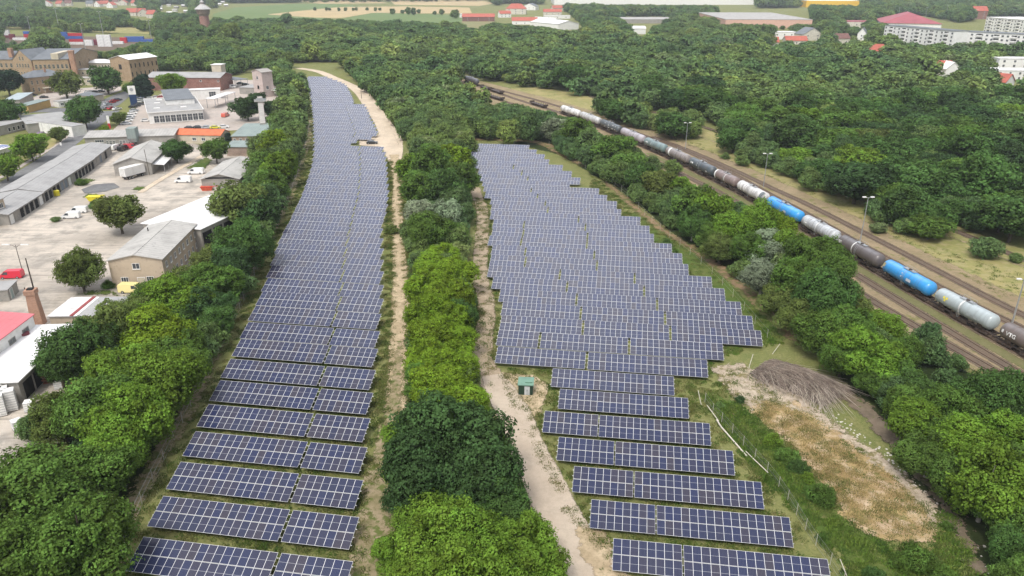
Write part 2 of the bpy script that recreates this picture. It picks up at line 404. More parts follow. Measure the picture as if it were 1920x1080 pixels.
# solar park tracks
sheet('gravel_road', 'pale gravel road curving round the far end of the left solar field', GRAV, 1.5, line=gp([(560, 128), (596, 134), (625, 146), (652, 158), (676, 172), (694, 196), (710, 218), (724, 240), (733, 262), (738, 285), (741, 310)]), width=[6, 6, 6, 6.5, 8, 7.5, 7.5, 8, 9, 7, 3.4], feather=1.2)
sheet('gravel_pad', 'pale gravel parking pad with a dark car in the left solar field', GRAV, 1.5, poly=gp([(672, 256), (738, 250), (748, 272), (724, 276), (674, 273)]), feather=1.0)
sheet('dirt_track', 'straight sandy two-wheel track right of the left solar field', TRACKD, 1.0, line=gp([(739, 290), (744, 340), (745, 400), (748, 470), (751, 550), (749, 640), (745, 720), (738, 800), (730, 870), (715, 960), (700, 1090), (690, 1180)]), width=[3.2, 2.8, 2.8, 3, 3.4, 3.4, 3.2, 3, 3.2, 3.4, 3.6, 3.6], feather=1.5)
sheet('dirt_verge', 'trampled brownish soil along the bottom of the sandy track', FAINT, 1.5, line=gp([(748, 640), (738, 760), (718, 860), (705, 960), (690, 1100), (680, 1200)]), width=[1, 2, 3, 4, 5, 5], feather=2.5)
sheet('dirt_track', 'winding two-wheel track left of the right solar field', ground_mat('winding_track_soil', lay((.46, .37, .27), (.36, .28, .20), (.25, .20, .13), s=.4, s2=1.8, amt=.6, fade=1.4)), .8, line=gp([(890, 352), (896, 370), (904, 395), (905, 428), (901, 481), (901, 523), (911, 565), (912, 600), (905, 639), (904, 674), (918, 706), (935, 728)]), width=[3.2, 3.2, 3.2, 3.4, 3.4, 3.4, 3.4, 3.4, 3.5, 3.8, 4.2, 5], feather=1.2)
sheet('sandy_verge', 'sandy bare ground round the green transformer hut', TRACKD, .8, poly=gp([(935, 700), (1000, 704), (1026, 722), (1020, 762), (1000, 790), (965, 770), (935, 740)]), feather=2.2)
sheet('gravel_road', 'light sandy gravel road running from the green hut to the bottom edge', ROADG, .8, line=gp([(922, 704), (940, 735), (962, 774), (986, 835), (1020, 905), (1056, 986), (1100, 1055), (1160, 1130), (1230, 1210)]), width=[3.5, 5, 5.2, 5.3, 5.5, 5.8, 6.2, 6.5, 6.5], feather=1.0)
sheet('sandy_verge', 'sandy bare patch left of the bottom right solar table', TRACKD, .8, poly=gp([(1080, 985), (1120, 990), (1148, 1015), (1146, 1060), (1240, 1110), (1130, 1100), (1085, 1040)]), feather=2)
sheet('dirt_track', 'faint worn path beside the fence left of the left solar field', FAINT, 1.2, line=gp([(582, 225), (578, 264), (564, 305), (545, 364), (512, 430), (476, 498), (440, 570), (405, 650), (380, 710), (352, 768), (327, 812), (300, 852), (271, 908), (240, 975), (205, 1050), (170, 1130)]), width=[2, 2, 2, 2, 2, 2.2, 2.2, 2, 2, 2.4, 2.4, 2.4, 2.4, 2.4, 2.4, 2.4], feather=1.8)
sheet('lush_grass', 'fresh green grass at the lower right end of the right solar field', LUSH, 1.5, poly=gp([(1290, 690), (1360, 655), (1440, 645), (1480, 640), (1440, 600), (1400, 560), (1340, 505), (1290, 470), (1230, 430), (1200, 400), (1180, 400), (1240, 470), (1300, 520), (1400, 600), (1350, 670), (1260, 700)]), feather=4)
sheet('lush_grass', 'bright green grass strip between the fence and the dry mound', LUSH, 1.5, poly=gp([(1330, 740), (1390, 760), (1430, 790), (1480, 850), (1540, 910), (1590, 985), (1700, 1040), (1760, 1130), (1640, 1130), (1580, 1040), (1500, 960), (1420, 850), (1350, 780)]), feather=3)
sheet('bare_soil', 'reddish bare soil edging the trees beside the right solar field', REDD, 1.5, line=gp([(1130, 335), (1170, 372), (1240, 430), (1300, 466), (1370, 520), (1420, 565), (1465, 600), (1490, 640)]), width=[1.5, 2, 2, 2, 3, 3, 3, 2], feather=3)
sheet('bare_soil', 'straw and soil bank behind the first rows of the right solar field', REDD, 1.5, line=gp([(870, 262), (930, 262), (1010, 268), (1060, 290), (1100, 312)]), width=[3, 4, 4, 5, 4], feather=3)
sheet('dry_ground', 'mound of dry brown grass right of the bent fence', DRY, 1.0, poly=gp([(1365, 734), (1407, 720), (1450, 722), (1481, 741), (1532, 767), (1581, 805), (1623, 838), (1671, 870), (1720, 910), (1758, 968), (1760, 1000), (1700, 1020), (1640, 1012), (1591, 976), (1560, 930), (1522, 880), (1470, 820), (1416, 780)]), feather=4.0)
sheet('broken_concrete', 'pale broken concrete slabs at the top of the dry mound', STON, .8, poly=gp([(1335, 690), (1395, 682), (1440, 712), (1490, 745), (1500, 770), (1440, 752), (1405, 770), (1365, 734)]), feather=2.6)
sheet('broken_concrete', 'stony pale path along the right edge of the dry mound', STON, .8, line=gp([(1440, 712), (1500, 752), (1560, 798), (1625, 848), (1685, 895), (1735, 945), (1762, 990)]), width=[2.2, 1.7, 1.7, 1.8, 2.2, 2.4, 1.8], feather=2.6)
sheet('bare_soil', 'dark bare soil between the stony path and the lower right trees', ground_mat('dark_soil', lay((.20, .155, .115), (.15, .12, .085), (.26, .21, .15), s=.3, fade=5, wear=(.4, .58, (.11, .13, .04)))), 1.0, line=gp([(1560, 730), (1610, 760), (1670, 820), (1720, 880), (1780, 960), (1840, 1080)]), width=[4, 3.2, 2.6, 2, 1.6, 1.5], feather=2.5)

sheet('asphalt_patch', 'dark patched asphalt in the pale yard beside the yellow skip', ASPH, 1.0, poly=gp([(152, 356), (178, 346), (214, 344), (226, 352), (196, 360), (160, 364)]), feather=1.5)
sheet('concrete_lane', 'pale straight concrete lane across the yard to the sheds', GRAV, 1.0, line=gp([(262, 362), (300, 338), (345, 312), (384, 290)]), width=2.2, feather=.6)
for lb_, pl_ in (('weedy patch beside the garage doors', [(136, 346), (160, 334), (176, 338), (160, 348)]), ('weedy patch right of the white trailer', [(250, 356), (262, 350), (272, 352), (262, 358)]), ('weedy patch below the dark asphalt', [(154, 370), (170, 363), (184, 366), (172, 371)]), ('weedy foot of the beige building', [(180, 545), (215, 548), (235, 556), (150, 552)]), ('weedy strip beside the small gabled garage', [(350, 316), (385, 296), (398, 302), (380, 322)])):
    sheet('weedy_patch', lb_, LUSH, .8, poly=gp(pl_), feather=1.5)
# ================================================================ RAILWAY
TR = {
 'T1': [(92, 55), (86, 80), (79.4, 106.7), (74.4, 126), (71.1, 140.6), (66, 170), (59.7, 205), (53, 232), (47.2, 250.5), (36, 285)],
 'T2': [(95, 55), (89.5, 80), (82.9, 106.7), (78.8, 128), (74.8, 150.4), (68, 190), (62.1, 217), (57.2, 234), (49.5, 261), (37, 298), (22, 338), (4, 378), (-14, 412)],
 'T3': [(97, 70), (91.6, 95), (86.3, 119.3), (83.1, 134.7), (80.2, 150.5), (77.3, 167), (74.4, 182.7), (71.3, 198.8), (68, 216), (64.3, 231), (59.9, 248), (55.3, 265), (50.3, 281), (44, 301), (35, 328), (22, 360), (5, 395), (-11, 430), (-28, 468), (-48, 505)],
 'T4': [(107, 70), (101, 96), (94, 123), (89.1, 143.7), (84.2, 171), (80.4, 195), (76.4, 216), (72.3, 240), (67.4, 264), (61, 286), (54, 303), (37.6, 346), (18, 388), (-2, 425), (-20, 458)],
 'T5': [(113, 70), (105.5, 100), (97.7, 130), (93.2, 155), (88.6, 180), (83.8, 205), (80, 220), (73, 250), (65, 278), (56.5, 302)],
 'T6': [(131, 100), (124, 130), (117, 160), (112.8, 181), (105, 218), (97, 262), (88, 303), (79, 332), (62, 370), (42, 410)]}
TC = {k: catmull(v, 1.5) for k, v in TR.items()}
sheet('rail_yard_ground', 'sandy brown ground of the railway sidings', RAILG, 2.5, poly=[(90, 40), (80, 95), (69, 130), (62, 165), (54, 205), (40, 250), (24, 300), (0, 360), (-30, 420), (-50, 480), (-56, 520), (-34, 500), (0, 440), (25, 396), (48, 345), (66, 300), (84, 240), (94, 196), (100, 160), (112, 110), (120, 60)], feather=3)
sheet('yellow_grass', 'yellow dry grass strip on the right of the sidings', YELG, 3.0, poly=[(117, 60), (109, 110), (98, 160), (92, 196), (83, 238), (65, 300), (47, 345), (24, 396), (-2, 442), (20, 446), (48, 400), (72, 345), (86, 305), (98, 250), (108, 205), (124, 160), (138, 110), (150, 60)], feather=4)
sheet('mossy_strip', 'mossy olive strip left of the tank wagon train', OLIVE, 1.5, line=[((a[0] + b[0]) / 2, (a[1] + b[1]) / 2) for a, b in zip([TC['T2'][i] for i in range(0, 150, 12)], [min(TC['T3'], key=lambda q: (q - TC['T2'][i]).length) for i in range(0, 150, 12)])], width=2.6, feather=.8)
sheet('footpath', 'pale foot path worn through the yellow grass', FAINT, 1.2, line=[(131, 90), (121, 128), (113, 160), (107, 186), (101, 210), (95, 236), (84, 278), (74, 306)], width=1.2, feather=1.2)
RUST = mat('rusty_rail', (.16, .095, .065), (.11, .07, .055), rough=.55, metal=.4)
SLEEP = mat('sleeper_wood', (.055, .042, .034), (.085, .065, .05), scale=2, rough=.9)
def track(key, label):
    pts = TC[key]
    rt = empty('railway_track', tuple(pts[0]), 0, label, 'railway track', 'railway tracks of the sidings')
    rt['kind'] = 'structure'
    base = Vector(pts[0])
    b = sheet('ballast_bed', None, BALL, 1.5, line=TR[key], width=2.9, feather=.7)
    b.parent = rt; b.location = tuple(-base)
    if 'kind' in b: del b['kind']
    for sgn in (-1, 1):
        mb = MB(); prof = [(-.035, .0), (.035, .0), (.035, .17), (-.035, .17)]
        k = 0
        for i, p in enumerate(pts):
            d = (pts[min(i + 1, len(pts) - 1)] - pts[max(i - 1, 0)]).normalized(); n = Vector((-d.y, d.x, 0))
            for (a, zz) in prof:
                q = p + n * (sgn * .7525 + a) - base; mb.v.append((q.x, q.y, zz + .12))
            if i:
                for j in range(4):
                    j2 = (j + 1) % 4
                    mb.f.append((k - 4 + j, k - 4 + j2, k + j2, k + j)); mb.mi.append(mb.m(RUST))
            k += 4
        mb.build('rail', rt)
    mb = MB(); acc = 0.0
    for i in range(len(pts) - 1):
        L = (pts[i + 1] - pts[i]).length; d = (pts[i + 1] - pts[i]).normalized(); n = Vector((-d.y, d.x, 0))
        while acc < L:
            c = pts[i] + d * acc - base
            P = [c + n * a + d * e + Vector((0, 0, zz)) for zz in (.01, .13) for a, e in ((-1.28, -.13), (-1.28, .13), (1.28, .13), (1.28, -.13))]
            mb.hexa([tuple(v) for v in P], SLEEP); acc += .62
        acc -= L
    s = mb.build('sleepers', rt); s['kind'] = 'stuff'
track('T1', 'left-most empty track, closest to the solar field trees')
track('T2', 'second empty track, between the mossy strip and the left-most track')
track('T3', 'track that the tank wagon train stands on')
track('T4', 'track just right of the tank wagon train')
track('T5', 'right-hand track of the pair beside the yellow grass')
track('T6', 'overgrown single track at the edge of the forest')
# ================================================================ SOLAR TABLES
def module_mat():
    t = NT('solar_module_glass')
    uv = t.node('ShaderNodeUVMap', uv_map='UVMap'); s = t.node('ShaderNodeSeparateXYZ'); t.link(uv.outputs[0], s.inputs[0])
    u, v = s.outputs[0], s.outputs[1]
    at = t.node('ShaderNodeAttribute', attribute_name='tint'); oi = t.node('ShaderNodeObjectInfo')
    tint = t.math('FRACT', t.math('ADD', at.outputs['Fac'], oi.outputs['Random']))
    def edge(c, w):   # 1 near the borders of 0..1
        d = t.math('ABSOLUTE', t.math('SUBTRACT', c, .5)); return t.math('GREATER_THAN', d, .5 - w)
    frame = t.math('MAXIMUM', edge(u, .021), edge(v, .013))
    mid = t.math('LESS_THAN', t.math('ABSOLUTE', t.math('SUBTRACT', v, .5)), .008)
    cu = t.math('LESS_THAN', t.math('FRACT', t.math('MULTIPLY', u, 6)), .11)
    cv = t.math('LESS_THAN', t.math('FRACT', t.math('MULTIPLY', v, 24)), .10)
    ln = t.math('MAXIMUM', cu, cv)
    r = t.node('ShaderNodeValToRGB'); e = r.color_ramp.elements
    e[0].position = 0; e[0].color = (.012, .019, .068, 1); e[1].position = 1; e[1].color = (.040, .032, .040, 1)
    x = e.new(.45); x.color = (.017, .021, .052, 1); x = e.new(.8); x.color = (.027, .025, .048, 1)
    t.link(tint, r.inputs[0])
    cell = t.mix(t.math('MULTIPLY', t.noise(1.1, 2, .5), .4), r.outputs[0], (.018, .027, .075))
    c = t.mix(t.math('MULTIPLY', ln, .35), cell, (.17, .175, .21))
    c = t.mix(t.math('MULTIPLY', mid, .75), c, (.46, .46, .49))
    c = t.mix(frame, c, (.74, .74, .75))
    t.link(c, t.b.inputs['Base Color'])
    t.link(t.math('ADD', .12, t.math('MULTIPLY', frame, .35)), t.b.inputs['Roughness'])
    t.b.inputs['IOR'].default_value = 1.5; t.b.inputs['Specular IOR Level'].default_value = .62; t.b.inputs['Sheen Weight'].default_value = .22; t.b.inputs['Sheen Roughness'].default_value = .22
    return t.m
SOLAR = module_mat()
SLOPE_Y, Z0, Z1 = 3.66, .8, 2.2
TS = Vector((0, SLOPE_Y, Z1 - Z0)).normalized(); TN = Vector((0, -TS.z, TS.y)); MH = 1.95
def set_uv(me, per_face):
    uvl = me.uv_layers.new(name='UVMap')
    flat = []
    for fu in per_face: flat += [c for p in fu for c in p]
    uvl.data.foreach_set('uv', flat)
def module_mesh():
    a, b, h = Vector((.005, 0, 0)), Vector((1.0, 0, 0)), TS * MH; d = TN * -.04
    P = [a + d, b + d, b + h + d, a + h + d, a, b, b + h, a + h]
    me = bpy.data.meshes.new('solar_module'); me.from_pydata([tuple(p) for p in P], [], [(4, 5, 6, 7), (0, 1, 5, 4), (1, 2, 6, 5), (2, 3, 7, 6), (3, 0, 4, 7), (3, 2, 1, 0)])
    me.materials.append(SOLAR); me.materials.append(STEEL); me.polygons.foreach_set('material_index', [0, 1, 1, 1, 1, 1])
    set_uv(me, [[(0, 0), (1, 0), (1, 1), (0, 1)]] + [[(0, 0)] * 4] * 5); me.update(); return me
MODULE = module_mesh()
rngS = random.Random(4)
def field_mesh(n):
    v, f, uv, mi, tn = [], [], [], [], []
    for c in range(n):
        for r_ in range(2):
            o = Vector((c, 0, Z0)) + TS * (r_ * 2.0); k = len(v)
            a, b, h = o + Vector((.005, 0, 0)), o + Vector((1.0, 0, 0)), TS * MH
            v += [tuple(p) for p in (a, b, b + h, a + h)]; f.append((k, k + 1, k + 2, k + 3)); uv.append([(0, 0), (1, 0), (1, 1), (0, 1)]); mi.append(0); tn.append(rngS.random())
    d = TN * -.045; k = len(v); T = TS * 3.95
    o = Vector((0, 0, Z0)); P = [o + d, o + d + Vector((n, 0, 0)), o + d + Vector((n, 0, 0)) + T, o + d + T]; v += [tuple(p) for p in P]
    f.append((k + 3, k + 2, k + 1, k)); uv.append([(0, 0)] * 4); mi.append(1); tn.append(0)
    for i, j in ((0, 1), (1, 2), (2, 3), (3, 0)):
        q = len(v); v += [tuple(P[i]), tuple(P[j]), tuple(P[j] + TN * .043), tuple(P[i] + TN * .043)]
        f.append((q, q + 1, q + 2, q + 3)); uv.append([(0, 0)] * 4); mi.append(1); tn.append(0)
    me = bpy.data.meshes.new('module_field'); me.from_pydata(v, [], f); me.materials.append(SOLAR); me.materials.append(STEEL)
    me.polygons.foreach_set('material_index', mi); set_uv(me, uv)
    a = me.attributes.new('tint', 'FLOAT', 'FACE'); a.data.foreach_set('value', tn); me.update(); return me
PROTO = {}
def table_proto(n, near):
    if (n, near) in PROTO: return PROTO[(n, near)]
    parts = []
    if near:
        for r_ in range(2):
            for c in range(n): parts.append(('solar_module', MODULE, Vector((c, 0, Z0)) + TS * (r_ * 2.0)))
    else: parts.append(('module_field', field_mesh(n), Vector((0, 0, 0))))
    mb = MB(); d = TN * -.1
    for q in (.55, 1.5, 2.5, 3.4):                       # purlins, their ends stick out
        a = Vector((-.16, 0, Z0)) + TS * q + d; b = a + Vector((n + .32, 0, 0))
        mb.tube([a, b], .045, STEEL, n=4)
    m = max(2, round(n / 3.2))
    posts = []
    for k in range(m):
        x = .8 + (n - 1.6) * k / (m - 1)
        a = Vector((x, 0, Z0)) + TS * .3 + d * 1.6; b = Vector((x, 0, Z0)) + TS * 3.65 + d * 1.6
        mb.tube([a, b], .05, STEEL, n=4)
        mb.tube([Vector((x, 1.7, .75)), Vector((x, 0, Z0)) + TS * 3.0 + d * 1.7], .035, STEEL, n=4)
        posts.append(x)
    parts.append(('support_frame', mb.mesh('support_frame'), Vector((0, 0, 0))))
    pm = MB(); pm.tube([(0, 1.75, -.2), (0, 1.75, Z0 + .5)], .06, STEEL, n=6)
    pm = pm.mesh('post')
    if near:
        for x in posts: parts.append(('post', pm, Vector((x, 0, 0))))
    PROTO[(n, near)] = parts
    return parts
def table(pos, ang, length, k, near, label, group):
    n = max(2, round(length / (1.0 * k)))
    t = empty('solar_table', pos, ang, label, 'solar table', group)
    t.scale = (length / n, k, k)
    for nm, me, off in table_proto(n, near):
        link(nm, me, t, tuple(off))
    return t
def US(q, a, z=Z1):
    p = G(q[0], q[1], z); return p.x * math.cos(a) + p.y * math.sin(a), -p.x * math.sin(a) + p.y * math.cos(a)
def XY(u, s, a): return (u * math.cos(a) - s * math.sin(a), u * math.sin(a) + s * math.cos(a))
def place_row(i, s, segs, a, k, side, near, first_words):
    depth = SLOPE_Y * k
    for j, (u0, u1) in enumerate(segs):
        x, y = XY(u0, s - depth, a)
        pos = {1: ['single'], 2: ['left', 'right'], 3: ['left', 'middle', 'right']}.get(len(segs), ['far left', 'left', 'middle', 'right'])[j]
        n = round((u1 - u0) / k)
        lab = '%s blue solar table in the %s row from the bottom of the %s field' % (pos, nth(i), side)
        table((x, y, 0), a, u1 - u0, k, near, lab, 'solar tables of the %s field' % side)
# ---- left field
aL = R(-9.0)
gapL = [(528.1,1037.7),(549.8,957.1),(566,889.5),(582.4,829.7),(592.7,776.3),(602.5,729.2),(613.3,687.5),(622,648.3),(630.3,615.8),(634.2,583.7),(642.8,555.8),(646.3,530.5),(648.7,505.3),(651,483.7),(653.7,463),(656.7,444.2),(660,425.8),(664.2,410),(667.2,395.4),(670.7,380.8),(674.2,367.6),(677,355),(678,343.3),(678.8,331.5),(679.5,321),(679.7,311.4),(679.7,301.7),(679.5,292.6),(678.3,283.6),(676.7,273.9)]
leftL = [(268.8,1007.5),(306.7,929.5),(339.3,865),(367.5,807.4),(391,758),(413,713),(432.5,673),(451,637.5),(466,604),(477.5,578),(493,547.5),(502.5,522.5),(511,498),(518,476.7),(524,457.5),(531,439),(540,420),(549,405),(557.5,385),(567,368),(575.5,346),(584,321),(589.5,303),(592,285),(593,261),(592,235),(591,215),(588,190),(584,170),(580,152),(578,141)]
rightL = [(662.4,1052.8),(673.4,971.6),(681.4,900.8),(689,838.8),(694.4,786),(700,737),(704.7,695),(708.8,656.7),(712.8,621.7),(715,589.7),(719.7,561.3),(720,534),(720,508.3),(719.7,485.3),(719.7,465.5),(719,445.3),(718,426.7),(720,411),(725.5,395.4),(728,381),(729,367.6),(730.4,354.4),(729,342),(728.3,331.5),(727.6,320.4),(727,310),(725.5,300),(724.8,290),(722.8,279.4),(718,271)]
farR = [(710,246),(704,233),(696,218.6),(690,203),(684,193.5)]
tipR = [(665.5,190),(658,172),(654,165),(650,158),(638,151.5),(618,145),(606,141)]
gapFar = [(671.5,248),(665,230),(658.6,216),(653.4,199),(650,190)]
def itp(pl, a): 
    us = sorted((US(q, a)[1], US(q, a)[0]) for q in pl); return lambda s: float(np.interp(s, [p[0] for p in us], [p[1] for p in us]))
fl, fr, ffr, ftr, fgf = itp(leftL, aL), itp(rightL, aL), itp(farR, aL), itp(tipR, aL), itp(gapFar, aL)
rows = [US(q, aL) for q in gapL]
s_list = [(s, u) for u, s in rows]
send = US((600, 141.5), aL)[1]; s = s_list[-1][0]
i = 0
G_ = .4
for i, (s, ug) in enumerate(s_list):
    place_row(i + 1, s, [(fl(s), ug - G_), (ug, fr(s))], aL, 1.01, 'left', i < 11, '')
s += 7.6; i += 1
s_lot = US((678, 258), aL)[1]; s_jog = US((684, 192.5), aL)[1]
while s < send:
    if s < s_lot - 1 : segs = [(fl(s), fr(s_list[-1][0]) - 6.6)]
    if s < US((700, 252), aL)[1]: segs = [(fl(s), US((673, 258), aL)[0])]
    elif s < s_jog: segs = [(fl(s), fgf(s) - G_), (fgf(s), ffr(s))]
    else: segs = [(fl(s), ftr(s))]
    place_row(i + 1, s, segs, aL, 1.01, 'left', False, ''); s += 7.15; i += 1
# ---- right field
aR = R(-8.2)
rightR = [(1552.7,1050),(1481.4,973.5),(1427.6,904.7),(1374.2,845.3),(1330.7,794),(1290,746.2),(1263.5,706.3),(1325.8,675.8),(1355.3,645.8),(1427,620.8),(1409.7,591.7),(1388.3,565.3),(1357.8,540.3),(1333.7,518),(1290,494.5),(1278.7,474.5),(1259.2,456.3),(1225.8,437.8),(1217.8,422.8),(1200.5,405.8),(1164.7,391.7),(1156.7,376.7),(1138.3,365),(1123.3,352.5),(1071,342.5),(1088.3,332.5),(1072.5,320.3),(1055.5,308.8),(1030,298.3),(1021.7,288.7),(1006.7,280),(993,271.3)]
leftR = [(1150.4,1005.5),(1109.4,930.8),(1077,871),(1048,817),(1022,768),(1050.3,727.3),(1037,688.5),(934.4,646.3),(936.4,615.1),(942,588.1),(944.8,562),(940.8,536.7),(927.5,513.8),(919.5,493),(923,474.2),(925.8,455.3),(920,438),(925.8,423.3),(928.3,407.5),(921.7,395),(923.3,381.7),(921.7,368.3),(910,359),(908,346.7),(909,332.5),(903,321.7),(900,313),(881,305),(879,295),(873,286),(863,277.5),(895,269.7)]
gapsR = [(1281.5,1020),(1231.5,945.3),(1190.5,881.6),(1154.7,825.7),(1124.8,776),(1103.8,659),(1016,622.4),(1182.5,634.5),(1096.7,598.5),(1259,609.2),(1092.5,571.8),(1249.2,582.5),(1084.7,546.7),(1234.2,556.3),(1067,523),(1210,531.3),(1053.3,502.5),(1192.2,510.8),(989.2,478.3),(1122,486.7),(988.7,460.8),(1116.7,468.3),(981,442.5),(1103.3,447),(984.5,427.5),(1104,434),(986,411.7),(1100,418.3),(1087,403.3),(1029.5,386.7),(1024.5,374.2),(1010,361.7),(998,350),(992.5,328.3),(980,319.2),(965,306.7)]
gr = [US(q, aR) for q in gapsR]; KR = .945
for i, (ql, qr) in enumerate(zip(leftR, rightR)):
    ur, s = US(qr, aR); ul, s2 = US(ql, aR)
    if i == 24: s = (US(rightR[23], aR)[1] + US(rightR[25], aR)[1]) / 2; ur = US(rightR[23], aR)[0] - 9
    if i < 10: s = (s + s2) / 2
    gs = sorted(u for u, sg in gr if abs(sg - s) < 2.9 and ul + 3 < u < ur - 3)
    segs = []; a0 = ul
    for u in gs: segs.append((a0, u - (.2 if i < 5 else .45))); a0 = u
    segs.append((a0, ur))
    place_row(i + 1, s, segs, aR, KR, 'right', i < 11, '')
# ================================================================ BUILDINGS
def window_mesh(w, h, frame=.09, mull=1, fm=WHITE, gm=GLASS, cross=False):
    mb = MB(); hw = w / 2
    mb.box(-hw, hw, -.03, .02, 0, h, gm)
    for x0, x1, z0, z1 in ((-hw, -hw + frame, 0, h), (hw - frame, hw, 0, h), (-hw + frame, hw - frame, 0, frame), (-hw + frame, hw - frame, h - frame, h)):
        mb.box(x0, x1, -.07, .02, z0, z1, fm)
    for i in range(1, mull + 1):
        x = -hw + w * i / (mull + 1); mb.box(x - .03, x + .03, -.06, .01, frame, h - frame, fm)
    if cross: mb.box(-hw + frame, hw - frame, -.055, .01, h * .6 - .03, h * .6 + .03, fm)
    mb.box(-hw - .06, hw + .06, -.14, .0, -.09, -.01, fm)
    return mb.mesh('window')
WCACHE = {}
def side_tf(side, L, D, u, z):
    """local position and z rotation of an opening at distance u along a wall"""
    return {0: ((u, -.02, z), 0), 1: ((L + .02, u, z), math.pi / 2), 2: ((L - u, D + .02, z), math.pi), 3: ((-.02, D - u, z), -math.pi / 2)}[side]
def opening(root, name, key, maker, side, L, D, u, z):
    if key not in WCACHE: WCACHE[key] = maker()
    loc, rz = side_tf(side, L, D, u, z)
    o = link(name, WCACHE[key], root, loc); o.rotation_euler = (0, 0, rz); return o
def win(root, side, L, D, n, w, h, z, u0=None, u1=None, fm=WHITE, gm=GLASS, mull=1, cross=False, name='window'):
    W = L if side in (0, 2) else D; u0 = w if u0 is None else u0; u1 = W - w if u1 is None else u1
    for i in range(n):
        u = (u0 + u1) / 2 if n == 1 else u0 + (u1 - u0) * i / (n - 1)
        opening(root, name, ('w', w, h, fm.name, gm.name, mull, cross), lambda: window_mesh(w, h, min(.09, w * .12), mull, fm, gm, cross), side, L, D, u, z)
def door_mesh(w, h, m, fm=WHITE):
    mb = MB(); mb.box(-w / 2, w / 2, -.05, .02, 0, h, m)
    for x0, x1 in ((-w / 2 - .08, -w / 2), (w / 2, w / 2 + .08)): mb.box(x0, x1, -.09, .02, 0, h + .08, fm)
    mb.box(-w / 2, w / 2, -.09, .02, h, h + .08, fm)
    mb.box(w * .3, w * .38, -.1, -.05, 1.0, 1.08, STEEL)
    return mb.mesh('door')
def door(root, side, L, D, u, w, h, m, fm=WHITE, name='door'):
    opening(root, name, ('d', w, h, m.name, fm.name), lambda: door_mesh(w, h, m, fm), side, L, D, u, 0)
def frame_from(p0, p1, p2, h):
    A, B = G(*p0, h), G(*p1, h); A.z = B.z = 0; x = (B - A); L = x.length; x.normalize(); y = Vector((-x.y, x.x, 0))
    if isinstance(p2, (int, float)): D = p2
    else:
        C = G(*p2, h); C.z = 0; D = (C - B).dot(y)
    if D < 0:                                  # keep a right-handed frame
        A, x, y, D = A + y * D, x, y, -D
    return A, math.atan2(x.y, x.x), L, D
